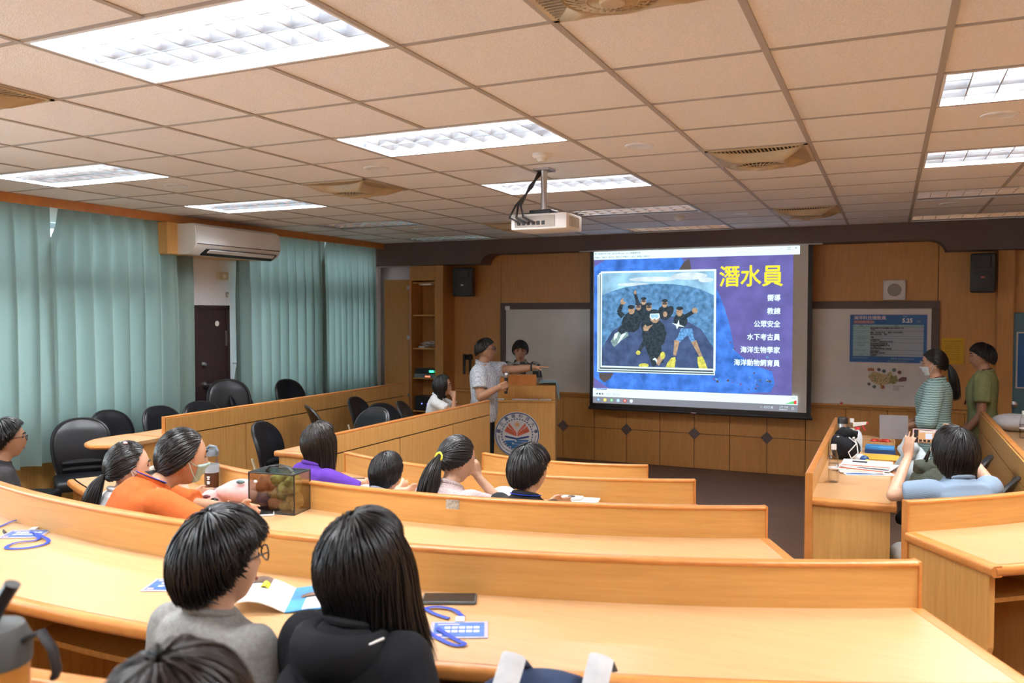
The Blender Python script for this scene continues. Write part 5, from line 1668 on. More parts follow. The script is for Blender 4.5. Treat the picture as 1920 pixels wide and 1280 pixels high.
def hand_solid(mb, w, d, n, curl=0.3, splay=0.10, size=1.0, thumb=1, tc=0.3):
    """palm and five fingers: wrist w, direction d, palm normal n (the side the fingers curl to); thumb on the +/- side"""
    d, n = Vector(d).normalized(), Vector(n).normalized()
    n = (n - d * n.dot(d)).normalized()
    s = d.cross(n) * thumb              # thumb side
    w = Vector(w)
    k = size
    # palm: three overlapping flattened capsules
    for q in (-0.030, -0.010, 0.010, 0.028):
        capsule(mb, w + d * 0.005 * k + s * q * 0.7 * k, 0.016 * k, w + d * 0.085 * k + s * q * k, 0.0125 * k, 8)
    for i, (q, L) in enumerate(((0.031, 0.072), (0.0105, 0.080), (-0.0105, 0.074), (-0.031, 0.058))):
        c = curl[i] if isinstance(curl, (list, tuple)) else curl
        p = w + d * 0.088 * k + s * q * k
        a = 0.0
        dd = d + s * (q / 0.03) * splay
        dd.normalize()
        for j, fr in enumerate((0.44, 0.32, 0.24)):
            a += c * (0.9, 1.2, 0.8)[j]
            q2 = p + (dd * math.cos(a) + n * math.sin(a)) * (L * fr * k)
            capsule(mb, p, (0.0088 - 0.0008 * j) * k, q2, (0.0082 - 0.0010 * j) * k, 8)
            p = q2
    p = w + d * 0.022 * k + s * 0.028 * k
    t1 = (d * 0.75 + s * 0.75 + n * 0.25).normalized()
    q1 = p + t1 * 0.040 * k
    t2 = (d * 0.95 + s * (0.35 - tc) + n * (0.25 + tc)).normalized()
    q2 = q1 + t2 * 0.030 * k
    q3 = q2 + (t2 + n * tc * 0.5).normalized() * 0.024 * k
    capsule(mb, p, 0.014 * k, q1, 0.0105 * k, 8)
    capsule(mb, q1, 0.0105 * k, q2, 0.0092 * k, 8)
    capsule(mb, q2, 0.0092 * k, q3, 0.0078 * k, 8)


# ---------------------------------------------------------------- hair
def hair_mesh(M, hs, style, rnd, n=600, npt=8, length=0.3, width=0.010, hem=None, tie=(0, -0.80, -0.10), puff=0.010, back_shift=0.05, sag=None, fringe=58, tail_dir=(0, -0.5, -1), tail_r=0.03, part=0.0, lift=0.004, mess=0.0, tail_w=1.0):
    """locks of hair lying on the skull. M: head matrix; down is taken from the world"""
    mb = MB()
    inv = M.to_3x3().inverted()
    down = (inv @ Vector((0, 0, -1))).normalized()
    ctr = Vector((0, -0.012, 0.008)) * hs
    rad = Vector((0.083, 0.103, 0.117)) * hs
    crown = Vector((part, -0.30, 0.95)).normalized()
    e1 = Vector((0, 1, 0)) - crown * crown.y
    e1.normalize()
    e2 = crown.cross(e1)             # towards -x

    def surf(d, off):
        return ctr + Vector((d.x * (rad.x + off), d.y * (rad.y + off), d.z * (rad.z + off)))

    def dirn(th, ph):
        return crown * math.cos(th) + (e1 * math.cos(ph) + e2 * math.sin(ph)) * math.sin(th)

    def hemline(ph):
        a = abs((ph + PI) % (2 * PI) - PI)       # 0 front, pi back
        k = [(0, fringe), (30, fringe + 2), (55, fringe + 12), (75, 90), (95, 101), (120, 110), (150, 113), (180, 113)] if hem is None else hem
        ad = math.degrees(a)
        for (a0, v0), (a1, v1) in zip(k[:-1], k[1:]):
            if ad <= a1:
                return R(v0 + (v1 - v0) * (ad - a0) / (a1 - a0))
        return R(k[-1][1])

    def lock(pts, nrm, w0):
        k = len(pts)
        v, f = [], []
        for i in range(k):
            t = (pts[min(i + 1, k - 1)] - pts[max(i - 1, 0)]).normalized()
            nn = nrm[i]
            s = t.cross(nn)
            s = s.normalized() if s.length > 1e-5 else Vector((1, 0, 0))
            nn = s.cross(t)
            u = i / (k - 1)
            ww = w0 * (0.75 + 0.5 * u if u < 0.4 else (0.95 * (1 - ((u - 0.4) / 0.6) ** 2.2) + 0.06))
            v += [pts[i] + s * ww, pts[i] + nn * ww * 0.45, pts[i] - s * ww]
        for i in range(k - 1):
            for j in range(3):
                j2 = (j + 1) % 3
                f.append((i * 3 + j, i * 3 + j2, i * 3 + 3 + j2, i * 3 + 3 + j))
        mb.add(v, f, M)
    # under-cap so the scalp never shows
    seg, rg = 32, 14
    v, f = [], []
    for i in range(rg + 1):
        for s in range(seg):
            ph = 2 * PI * s / seg
            th = hemline(ph) * 0.97 * i / rg
            v.append(surf(dirn(max(th, 0.001), ph), -0.001))
    for i in range(rg):
        for s in range(seg):
            s2 = (s + 1) % seg
            f.append((i * seg + s, i * seg + s2, (i + 1) * seg + s2, (i + 1) * seg + s))
    mb.add(v, f, M)
    tdir = Vector(tie).normalized()
    for q in range(n):
        ph = rnd.uniform(0, 2 * PI)
        hm = hemline(ph)
        lay = rnd.random()
        off = lift + puff * lay
        if style in ('short', 'bob', 'long'):
            th0 = hm * math.sqrt(rnd.uniform(0.0, 0.55 if style != 'short' else 0.8))
            pts, nrm = [], []
            wob = rnd.gauss(0, 0.05 + mess) + mess * 1.2 * math.sin(ph * 5 + th0 * 4)
            tipl = mess * 0.05 * rnd.random()
            end = hm + rnd.gauss(0, 0.04) if style == 'short' else hm
            arc = (end - th0) * 0.1 * hs
            a_ = abs((ph + PI) % (2 * PI) - PI)
            lng = 0.0
            if style != 'short':
                lng = length * rnd.uniform(0.88, 1.05)
                if a_ < R(48):
                    lng *= 0.0
                elif a_ < R(70):
                    lng *= 0.75
            k1 = npt if lng <= 0 else max(4, npt // 2)
            for i in range(k1):
                u = i / (k1 - 1)
                th = th0 + (end - th0) * u
                d = dirn(th, ph + wob * u)
                pts.append(surf(d, off * (0.4 + 0.6 * math.sin(min(1, u * 1.2 + 0.2) * PI * 0.5)) + ((0.006 * u + tipl * u * u) if style == 'short' else 0)))
                nrm.append(d)
            if lng > 0:
                p0 = pts[-1]
                d0 = nrm[-1]
                tan = (pts[-1] - pts[-2]).normalized()
                k2 = npt - k1 + 3
                step = lng / k2
                outw = Vector((d0.x, d0.y, 0)).normalized()
                p = p0.copy()
                wv = rnd.gauss(0, 0.012)
                for i in range(1, k2 + 1):
                    u = i / k2
                    g = (tan * (1 - min(1, u * 2.2)) + down * min(1, u * 2.2)).normalized()
                    p = p + g * step + outw * (sag(u) if sag else 0.0) * step + e2 * wv * step
                    pts.append(p.copy())
                    nrm.append(outw)
            lock(pts, nrm, width * rnd.uniform(0.6, 1.15))
        else:                        # gathered to a tie
            th = hm * rnd.uniform(0.15, 1.0)
            d0 = dirn(th, ph)
            ang = d0.angle(tdir)
            if ang < 0.05:
                continue
            pts, nrm = [], []
            for i in range(npt):
                u = i / (npt - 1)
                d = d0.slerp(tdir, u * 0.97) if ang < PI - 0.01 else d0
                pts.append(surf(d, (lift + puff * lay * math.sin(u * PI) * 0.8 + 0.004 * u)))
                nrm.append(d)
            lock(pts, nrm, width * rnd.uniform(0.6, 1.1))
    if style == 'pony':
        tp = surf(tdir, 0.012)
        td = Vector(tail_dir).normalized()
        for q in range(int(n * 0.45)):
            a, rr = rnd.uniform(0, 2 * PI), tail_r * math.sqrt(rnd.random())
            s1 = Vector((1, 0, 0))
            s2 = td.cross(s1).normalized()
            o_ = s1 * math.cos(a) * rr + s2 * math.sin(a) * rr
            L = length * rnd.uniform(0.72, 1.05)
            pts, nrm = [], []
            p = tp + o_ * 0.35
            for i in range(npt + 2):
                u = i / (npt + 1)
                g = (td * (1 - u * 0.8) + down * (u * 1.6)).normalized()
                spread = math.sin(min(1.0, u * 1.6) * PI / 2) * (1 - 0.35 * u)
                pts.append(p + o_ * 1.2 * tail_w * spread)
                nrm.append((o_ + Vector((0, -0.01, 0))).normalized())
                p = p + g * (L / (npt + 1))
            lock(pts, nrm, width * rnd.uniform(0.6, 1.1))
    return mb


# ---------------------------------------------------------------- whole figures
def person(name, label, loc, head, S=1.65, sit=None, lean=0.0, side=0.0, hyaw=0.0, hpitch=0.0, hroll=0.0, hs=1.0, female=False, build=1.0,
           armL=None, armR=None, handL=None, handR=None, sk='warm', shirt='shirt', sleeve='short', pants='pants', hair=None, hairm='hair_black',
           voxel=0.011, neck=0.0, face=True, glasses=None, mask=None, scale_h=1.0, fit=0.014, shoes=True, twist=0.0, tail=0.0):
    """loc: point on the ground under the hips, head: heading in degrees (0 looks at the front wall).
    armX = (elbow, wrist) in figure coordinates; figure looks along +y."""
    t = thing(name, label, 'person', loc, R(head))
    k = S / 1.70
    hip = 0.92 * k if sit is None else sit + 0.095 * k
    base = V3(0, 0, hip)
    RL = Matrix.Rotation(R(-lean), 3, 'X') @ Matrix.Rotation(R(side), 3, 'Y') @ Matrix.Rotation(R(twist), 3, 'Z')

    def T(x, y, z):
        """torso point, z measured from the hip joint"""
        return base + RL @ V3(x * k, y * k, z * k)
    wv, dv = RL @ V3(1, 0, 0), RL @ V3(0, 1, 0)
    sw = (0.175 if female else 0.195) * build
    tors = [(-0.10, 0.135, 0.10, -0.01), (0.0, 0.165, 0.115, -0.01), (0.08, 0.155, 0.11, 0.0), (0.16, 0.138 if female else 0.15, 0.10, 0.005), (0.26, 0.150 if female else 0.165, 0.112, 0.012),
            (0.36, 0.165 if female else 0.180, 0.118, 0.010), (0.44, sw * 0.92, 0.100, -0.004), (0.49, sw * 0.60, 0.072, -0.012), (0.525, 0.075, 0.062, -0.014)]

    def torso(mb, g, z0=-9, z1=9):
        rg = []
        for z, a, d, y in tors:
            if z0 <= z <= z1:
                b_ = build
                rg.append((T(0, y, z), wv * ((a * b_ + g) * k), dv * ((d * b_ + g) * k)))
        loft(mb, rg)
    shL, shR = T(-sw + 0.015, -0.006, 0.455), T(sw - 0.015, -0.006, 0.455)
    nk0 = T(0, -0.016, 0.50)
    hc = T(0, 0.022 + neck, 0.672)
    HM = Matrix.Translation(hc) @ (RL.to_4x4() if False else Matrix.Identity(4)) @ Matrix.Rotation(R(hyaw), 4, 'Z') @ Matrix.Rotation(R(-hpitch), 4, 'X') @ Matrix.Rotation(R(hroll), 4, 'Y')
    hs2 = hs * (k * 0.45 + 0.55)
    body = MB()
    torso(body, 0.0)
    head_solid(body, HM, hs2)
    chin = HM @ V3(0, -0.010, -0.055 * hs2)
    capsule(body, nk0, 0.060 * k * (0.88 if female else 1), chin, 0.052 * k * (0.9 if female else 1.03), 14)
    ua = (0.047 if not female else 0.041) * k * build
    dl = (T(-sw - 0.04, 0.0, 0.17), T(-sw - 0.03, 0.08, -0.07))
    dr_ = (T(sw + 0.04, 0.0, 0.17), T(sw + 0.03, 0.08, -0.07))
    arms = []
    for sh, arm, dflt, hd, sg in ((shL, armL, dl, handL, -1), (shR, armR, dr_, handR, 1)):
        el, wr = (Vector(arm[0]), Vector(arm[1])) if arm else (Vector(dflt[0]), Vector(dflt[1]))
        capsule(body, sh, ua * 1.12, el, ua * 0.86, 12)
        capsule(body, el, ua * 0.88, el + (wr - el) * 0.3, ua * 0.86, 12)
        capsule(body, el + (wr - el) * 0.3, ua * 0.86, wr, ua * 0.60, 12)
        hd = hd or {}
        d = hd.get('d') or tuple((wr - el).normalized())
        nn = hd.get('n') or (-sg, 0.2, 0.0)
        hand_solid(body, wr + (wr - el).normalized() * 0.008, d, nn, hd.get('curl', 0.35), hd.get('splay', 0.10), hd.get('size', 1.0) * k * (0.93 if female else 1.0), hd.get('thumb', 1 if sg > 0 else -1) * (1), hd.get('tc', 0.3))
        arms.append((sh, el, wr))
    # legs
    legs = []
    for sg in (-1, 1):
        hj = base + V3(0.085 * sg * k, 0, -0.02)
        if sit is None:
            kn, an = V3(0.10 * sg * k, 0.02, 0.49 * k), V3(0.105 * sg * k, -0.02, 0.085)
        else:
            kn, an = V3(0.11 * sg * k, 0.42 * k, sit + 0.075), V3(0.11 * sg * k, 0.40 * k, 0.085)
        legs.append((hj, kn, an))
        capsule(body, hj, 0.080 * k * build, kn, 0.055 * k, 12)
        capsule(body, kn, 0.056 * k, kn + (an - kn) * 0.35, 0.056 * k, 12)
        capsule(body, kn + (an - kn) * 0.35, 0.055 * k, an, 0.036 * k, 12)
        capsule(body, an + V3(0, -0.02, -0.045), 0.036 * k, an + V3(0, 0.13 * k, -0.055), 0.028, 10)
    body_o = fuse('body', body, 'skin_' + sk, t, voxel, 2)
    # clothes
    if shirt:
        sm = MB()
        torso(sm, fit, -0.2, 0.50)
        if tail:
            loft(sm, [(T(0, -0.01, -0.10 - tail), wv * ((0.175 * build + fit) * k), dv * ((0.125 * build + fit) * k)), (T(0, -0.01, 0.0), wv * ((0.168 * build + fit) * k), dv * ((0.118 * build + fit) * k))])
        # shoulder yoke
        loft(sm, [(T(0, 0, 0.40), wv * ((sw * 0.98 + fit) * k), dv * ((0.095 + fit) * k)), (T(0, -0.008, 0.475), wv * ((sw * 0.86 + fit) * k), dv * ((0.082 + fit) * k)), (T(0, -0.012, 0.497), wv * ((sw * 0.70 + fit) * k), dv * ((0.078 + fit) * k)), (T(0, -0.014, 0.512), wv * 0.088 * k, dv * 0.080 * k), (T(0, -0.012, 0.536), wv * 0.080 * k, dv * 0.076 * k)])
        for sh, el, wr in arms:
            g = ua + fit
            if sleeve == 'short':
                e = sh + (el - sh) * 0.66
                capsule(sm, sh, g * 1.10, sh + (el - sh) * 0.05, g * 1.15, 14)
                capsule(sm, sh, g * 1.12, e, g * 1.14, 14, True)
            elif sleeve == 'elbow':
                capsule(sm, sh, g * 1.1, el, g * 1.12, 14)
                capsule(sm, el, g * 1.12, el + (wr - el) * 0.22, g * 1.15, 14, True)
            elif sleeve == 'long':
                capsule(sm, sh, g * 1.12, el, g, 14)
                capsule(sm, el, g, wr + (el - wr) * 0.04, g * 0.85, 14)
        o = fuse('shirt', sm, shirt, t, max(voxel, 0.010), 4)
        MB().tube([T(0.072 * math.cos(a), -0.015 + 0.068 * math.sin(a), 0.532 - 0.012 * math.sin(a)) for a in [2 * PI * i / 20 for i in range(20)]], 0.013 * k, 8, True).build('neckband', shirt, o, True)
    if pants:
        pm = MB()
        torso(pm, 0.010, -0.2, 0.09)
        for hj, kn, an in legs:
            capsule(pm, hj, 0.092 * k * build, kn, 0.070 * k, 14)
            capsule(pm, kn, 0.070 * k, an, 0.058 * k, 14, False)
        fuse('trousers', pm, pants, t, 0.014, 3)
    if shoes:
        for hj, kn, an in legs:
            MB().rbox(an.x - 0.045, an.x + 0.045, an.y - 0.07, an.y + 0.17 * k + 0.02, 0.0, 0.075, 0.025, 3).build('shoe', 'black_plastic', t, 'all')
    # face details
    if face:
        for sx in (-1, 1):
            e = head_pt(V3(0.37 * sx, 0.92, 0.09).normalized()) * hs2
            MB().ball(tuple(e), (0.0125 * hs2, 0.007 * hs2, 0.0055 * hs2), 8, 6, HM).build('eye', 'eye_dark', body_o, True)
            pts = [head_pt(V3((0.16 + 0.13 * i) * sx, 0.93 - 0.05 * i, 0.27 + 0.03 * math.sin(i * 1.1)).normalized()) * hs2 + V3(0, 0.002, 0) for i in range(4)]
            MB().tube(pts, [0.003, 0.0045, 0.004, 0.0022], 6, M=HM).build('eyebrow', hairm, body_o, True)
        if not mask:
            e = head_pt(V3(0, 0.86, -0.50).normalized()) * hs2
            MB().ball((e.x, e.y - 0.002, e.z), (0.022 * hs2, 0.006, 0.0075 * hs2), 10, 6, HM).build('lips', 'lip', body_o, True)
    if glasses:
        for sx in (-1, 1):
            c = V3(0.034 * sx, 0.101, 0.010) * hs2
            ring = [c + V3(0.026 * math.cos(a) * (1 if True else 1), -0.010 * abs(math.cos(a)) * (1 if math.cos(a) * sx > 0 else 0), 0.019 * math.sin(a)) * hs2 for a in [2 * PI * i / 18 for i in range(18)]]
            MB().tube(ring, 0.0022, 6, True, HM).build('glasses_rim', glasses, t, True)
            MB().tube([c + V3(0.026 * sx, -0.009, 0.008) * hs2, V3(0.080 * sx, 0.03, 0.014) * hs2, V3(0.085 * sx, -0.015, 0.004) * hs2], 0.002, 6, M=HM).build('glasses_temple', glasses, t, True)
        MB().tube([V3(-0.009, 0.104, 0.014) * hs2, V3(0, 0.107, 0.017) * hs2, V3(0.009, 0.104, 0.014) * hs2], 0.002, 6, M=HM).build('glasses_bridge', glasses, t, True)
    if mask:
        v, f = [], []
        na, nz = 13, 8
        for j in range(nz + 1):
            zz = -0.02 - 0.085 * j / nz
            for i in range(na + 1):
                a = R(-68 + 136 * i / na)
                wz = max(-0.99, zz / 0.116)
                rxy = math.sqrt(1 - wz * wz)
                p = head_pt((math.sin(a) * rxy, math.cos(a) * rxy, wz))
                q = V3(p.x * 1.03, p.y + 0.006 * math.cos(a) + 0.003 * math.sin(j * 1.9) * math.cos(a), zz) * hs2
                v.append(q)
        for j in range(nz):
            for i in range(na):
                a = j * (na + 1) + i
                f.append((a, a + 1, a + na + 2, a + na + 1))
        o = MB().add(v, f, HM).build('face_mask', mask, t, 'all', fix=False)
        so_ = o.modifiers.new('thickness', 'SOLIDIFY')
        so_.thickness = 0.003
        for sx in (-1, 1):
            for z in (-0.03, -0.095):
                MB().tube([V3(0.066 * sx, 0.045 if z > -0.05 else 0.04, z) * hs2, V3(0.080 * sx, 0.015, z * 0.6) * hs2, V3(0.086 * sx, -0.014, 0.005) * hs2], 0.0018, 5, M=HM).build('ear_loop', mask, t, True)
    if hair:
        hk = dict(hair)
        rnd = random.Random(hk.pop('seed', 1))
        st = hk.pop('style')
        hb = hair_mesh(HM, hs2, st, rnd, **hk)
        hb.build('hair', hairm, t, 'all', fix=True)
    t['_'] = 0
    del t['_']
    return t, HM, hs2, T, arms


def strap(t, pts, m, w=0.010, name='lanyard'):
    return MB().tube(pts, w, 6, flat=0.25, up=(0, 0, 1)).build(name, m, t, True)


def pattern(name, base, fn):
    """cloth with a pattern built by fn(nodes, links, mapping output) -> (factor socket, second colour)"""
    m, n, l, b = _new(name)
    tc = n.new('ShaderNodeTexCoord')
    fac, c2 = fn(n, l, tc.outputs['Object'])
    mx = n.new('ShaderNodeMix')
    mx.data_type = 'RGBA'
    mx.inputs['A'].default_value = base + (1,)
    mx.inputs['B'].default_value = c2 + (1,)
    l.new(fac, mx.inputs['Factor'])
    l.new(mx.outputs['Result'], b.inputs['Base Color'])
    b.inputs['Roughness'].default_value = 0.85
    return m


def stripes(axis, scale, lo, c2, distort=1.0):
    def fn(n, l, co):
        w_ = n.new('ShaderNodeTexWave')
        w_.bands_direction = axis
        w_.inputs['Scale'].default_value = scale
        w_.inputs['Distortion'].default_value = distort
        w_.inputs['Detail Scale'].default_value = 1.5
        l.new(co, w_.inputs['Vector'])
        r = n.new('ShaderNodeValToRGB')
        r.color_ramp.elements[0].position = lo
        r.color_ramp.elements[1].position = lo + 0.08
        l.new(w_.outputs['Fac'], r.inputs['Fac'])
        return r.outputs['Color'], c2
    return fn


def dots(scale, c2, th=0.3):
    def fn(n, l, co):
        w_ = n.new('ShaderNodeTexVoronoi')
        w_.inputs['Scale'].default_value = scale
        w_.inputs['Randomness'].default_value = 0.35
        l.new(co, w_.inputs['Vector'])
        m_ = n.new('ShaderNodeMath')
        m_.operation = 'LESS_THAN'
        m_.inputs[1].default_value = th
        l.new(w_.outputs['Distance'], m_.inputs[0])
        return m_.outputs[0], c2
    return fn


def checks(scale, c2):
    def fn(n, l, co):
        w_ = n.new('ShaderNodeTexChecker')
        w_.inputs['Scale'].default_value = scale
        l.new(co, w_.inputs['Vector'])
        return w_.outputs['Fac'], c2
    return fn


cloth = lambda nm, c, **k: mat(nm, c, 0.9, spec=0.2, noise=k.get('noise', 0.10), nscale=k.get('ns', 25), bump=k.get('bump', 0.35), bscale=k.get('bs', 18))
cloth('cloth_grey', (0.30, 0.30, 0.29), noise=0.15, ns=90)
cloth('cloth_black', (0.014, 0.015, 0.018))
cloth('cloth_dark', (0.03, 0.03, 0.034))
cloth('cloth_charcoal', (0.05, 0.05, 0.055))
cloth('cloth_white', (0.66, 0.68, 0.70))
cloth('cloth_orange', (0.55, 0.125, 0.03))
cloth('cloth_purple', (0.12, 0.045, 0.36))
cloth('cloth_paleblue', (0.40, 0.47, 0.58), noise=0.25, ns=12)
cloth('cloth_green', (0.24, 0.28, 0.13))
cloth('cloth_trouser_grey', (0.46, 0.45, 0.42))
cloth('cloth_jeans', (0.10, 0.14, 0.20))
pattern('cloth_lace', (0.60, 0.50, 0.50), dots(110, (0.42, 0.31, 0.32), 0.35))
pattern('cloth_speaker', (0.62, 0.68, 0.75), dots(75, (0.04, 0.09, 0.20), 0.32))
pattern('cloth_plaid', (0.30, 0.285, 0.25), checks(13, (0.025, 0.025, 0.03)))
pattern('cloth_teal', (0.34, 0.52, 0.50), stripes('Z', 16, 0.80, (0.06, 0.11, 0.12), 2.5))
pattern('cloth_photo', (0.26, 0.36, 0.48), stripes('DIAGONAL', 60, 0.55, (0.20, 0.28, 0.39), 0.5))
mat('lanyard_blue', (0.015, 0.05, 0.42), 0.6)
mat('lanyard_wine', (0.09, 0.012, 0.02), 0.6)
mat('tie_yellow', (0.75, 0.65, 0.05), 0.6)
mat('tie_cream', (0.72, 0.66, 0.55), 0.7)
mat('tie_pink', (0.75, 0.42, 0.45), 0.6)


def seat_for(x, y, z, deg, label, dx=0.0):
    a = R(deg)
    chair(x + 0.02 * math.sin(a), y - 0.02 * math.cos(a), z, deg, label, 'chairs under seated people')
# ---- nearest row
HEM_BOY = [(0, 80), (55, 80), (75, 79), (95, 88), (120, 106), (150, 114), (180, 114)]
B1 = dict(style='short', n=4200, npt=7, width=0.0046, puff=0.020, seed=11, hem=HEM_BOY, lift=0.005, mess=0.10)
t, HM, hs2, T, arms = person('person', 'boy in grey T-shirt and black glasses seated in the nearest row', (-1.40, 1.38, 0.33), -6, S=1.29, sit=0.44, lean=6, hyaw=-12, hpitch=2, hs=1.02,
                             armL=((-0.19, 0.05, 0.62), (-0.05, 0.22, 0.58)), armR=((0.19, 0.05, 0.62), (0.05, 0.22, 0.58)), shirt='cloth_grey', pants='cloth_dark', hair=B1, voxel=0.008, glasses='black_plastic', sk='light')
G1 = dict(style='long', n=4200, npt=11, width=0.0042, puff=0.016, seed=12, length=0.34, fringe=62, mess=0.03, sag=lambda u: 0.06 + 0.55 * max(0, u - 0.35))
t, HM, hs2, T, arms = person('person', 'girl with long straight black hair and black hooded jacket in the nearest row', (-1.04, 1.41, 0.33), -4, S=1.36, sit=0.43, lean=8, hyaw=-16, hpitch=4, hs=1.02, female=True,
                             armL=((-0.21, 0.04, 0.64), (-0.05, 0.22, 0.60)), armR=((0.21, 0.04, 0.64), (0.05, 0.22, 0.60)), shirt='cloth_black', sleeve='long', pants='cloth_dark', hair=G1, voxel=0.008, sk='light', fit=0.026)
hood, hr = [], []
for i in range(15):
    a = R(-205 + 230 * i / 14)
    hood.append(T(0.105 * math.cos(a), -0.045 + 0.085 * math.sin(a), 0.500 - 0.045 * math.sin(i / 14 * PI)))
    hr.append(0.018 + 0.022 * math.sin(i / 14 * PI))
MB().tube(hood, hr, 12, flat=1.5).build('hood', 'cloth_black', t, True)
lumpy_pts = [T(0.13 * math.cos(R(a)), -0.075 + 0.07 * math.sin(R(a)), 0.40 - 0.10 * abs(math.sin(R(a)))) for a in range(-180, 1, 15)]
MB().tube(lumpy_pts, [0.02 + 0.035 * math.sin(i / 12 * PI) for i in range(13)], 12, flat=1.2).build('hood_fold', 'cloth_black', t, True)
MB().tube([T(0.085, -0.128, 0.492), T(0.12, -0.100, 0.510), T(0.135, -0.06, 0.520)], 0.003, 6).build('zip', 'white_plastic', t, True)

# head of somebody right in front of the camera
N1 = dict(style='short', n=3600, npt=7, width=0.0045, puff=0.014, seed=31, fringe=78, lift=0.005)
person('person', 'blurred dark head of hair at the bottom edge in front of the camera', (-0.735, 0.64, 0.43), 8, S=1.26, sit=0.42, lean=4, hpitch=8, shirt='cloth_charcoal', pants='cloth_dark', hair=N1, voxel=0.010, hairm='hair_brown')

# ---- second row
person('person', 'man in glasses at the left edge wearing a dark shirt', (-4.87, 3.14, 0.0), -22, S=1.60, sit=0.45, lean=10, hyaw=-10, armL=((-0.25, 0.08, 0.72), (-0.08, 0.30, 0.64)), armR=((0.25, 0.08, 0.72), (0.08, 0.30, 0.64)),
       shirt='cloth_charcoal', pants='cloth_dark', hair=dict(style='short', n=1500, npt=6, width=0.005, puff=0.014, seed=13, fringe=66), sk='warm', glasses='black_plastic')
P1 = dict(style='pony', n=2000, npt=8, width=0.0045, seed=14, length=0.27, tie=(0.0, -0.93, -0.36), tail_dir=(0, -0.55, -0.9), tail_r=0.030, puff=0.008)
t, HM, hs2, T, arms = person('person', 'girl with ponytail, white top and white mask in the second row', (-3.13, 2.58, 0.23), -20, S=1.27, sit=0.43, lean=8, hyaw=-12, hpitch=4, female=True,
                             armL=((-0.2, 0.24, 0.79), (-0.12, 0.42, 0.80)), armR=((0.18, 0.30, 0.80), (0.06, 0.25, 0.98)), handR=dict(d=(-0.1, 0.0, 1), n=(-1, 0, 0), curl=0.9), shirt='cloth_white', pants='cloth_jeans', hair=P1, mask='mask_white', sk='light', voxel=0.009)
MB().ball((0.02, -0.03, 0.126 * hs2), (0.022, 0.010, 0.006), 10, 6, HM).build('hair_clip', 'tie_pink', t, True)
P2 = dict(style='pony', n=2400, npt=8, width=0.0045, seed=15, length=0.24, tie=(-0.15, -0.86, -0.58), tail_dir=(-0.25, -0.6, -0.8), tail_r=0.045, puff=0.010, fringe=60, tail_w=1.3)
t, HM, hs2, T, arms = person('person', 'woman in orange top with low ponytail and pale green mask', (-2.85, 2.29, 0.23), -26, S=1.58, sit=0.46, lean=27, neck=0.045, hyaw=-2, hpitch=6, female=True, build=1.08,
                             armL=((-0.27, 0.42, 0.82), (-0.06, 0.58, 0.81)), armR=((0.29, 0.34, 0.82), (0.06, 0.50, 0.81)), shirt='cloth_orange', sleeve='elbow', pants='cloth_dark', hair=P2, mask='mask_green', sk='warm', fit=0.022, voxel=0.009)
tp = HM @ (V3(-0.02, -0.105, -0.075) * hs2)
MB().tube([tp + V3(0.03 * math.cos(a), 0.012 * math.sin(a * 2), 0.028 * math.sin(a)) for a in [2 * PI * i / 14 for i in range(14)]], 0.014, 8, True).build('scrunchie', 'tie_cream', t, True)
strap(t, [T(0.078 * math.cos(a), -0.016 + 0.076 * math.sin(a), 0.545) for a in [R(-200 + 220 * i / 10) for i in range(11)]], 'lanyard_blue', 0.012)

# ---- third row
G2 = dict(style='long', n=2000, npt=9, width=0.005, puff=0.008, seed=16, length=0.24, fringe=62, sag=lambda u: 0.05 - 0.1 * u)
person('person', 'girl with long brown hair in a purple T-shirt', (-2.86, 3.60, 0.13), -22, S=1.38, sit=0.46, lean=7, hyaw=-6, hpitch=4, female=True, armL=((-0.22, 0.24, 0.79), (-0.08, 0.42, 0.80)), armR=((0.27, 0.24, 0.79), (0.20, 0.46, 0.80)),
       shirt='cloth_purple', pants='cloth_jeans', hair=G2, hairm='hair_brown', sk='light', fit=0.02)
B2 = dict(style='bob', n=1600, npt=8, width=0.005, puff=0.008, seed=17, length=0.035, fringe=64)
person('person', 'small child with short dark hair and pale blue top', (-2.42, 3.50, 0.13), -8, S=1.20, sit=0.44, lean=20, hyaw=-10, hpitch=14, hs=1.0, armL=((-0.2, 0.26, 0.80), (-0.08, 0.42, 0.80)), armR=((0.2, 0.26, 0.80), (0.08, 0.42, 0.80)),
       shirt='cloth_paleblue', pants='cloth_dark', hair=B2, sk='light', fit=0.022)
P3 = dict(style='pony', n=2000, npt=8, width=0.0042, seed=18, length=0.34, tie=(0.02, -0.98, -0.10), tail_dir=(0, -0.25, -0.95), tail_r=0.036, puff=0.009, tail_w=1.15, mess=0.0)
t, HM, hs2, T, arms = person('person', 'girl with ponytail in yellow hair tie and pale pink lace top', (-1.97, 3.40, 0.13), -12, S=1.46, sit=0.435, lean=18, hyaw=-14, hpitch=18, female=True, armL=((-0.24, 0.26, 0.79), (-0.06, 0.44, 0.80)), armR=((0.22, 0.34, 0.80), (0.05, 0.30, 0.96)),
                             handR=dict(d=(-0.2, -0.1, 1), n=(-1, 0, 0), curl=0.7), shirt='cloth_lace', pants='cloth_jeans', hair=P3, sk='light', fit=0.02, voxel=0.009)
tp = HM @ (V3(0.002, -0.126, -0.006) * hs2)
MB().tube([tp + V3(0.020 * math.cos(a), 0.006 * math.sin(a), 0.020 * math.sin(a)) for a in [2 * PI * i / 14 for i in range(14)]], 0.007, 8, True).build('hair_tie', 'tie_yellow', t, True)
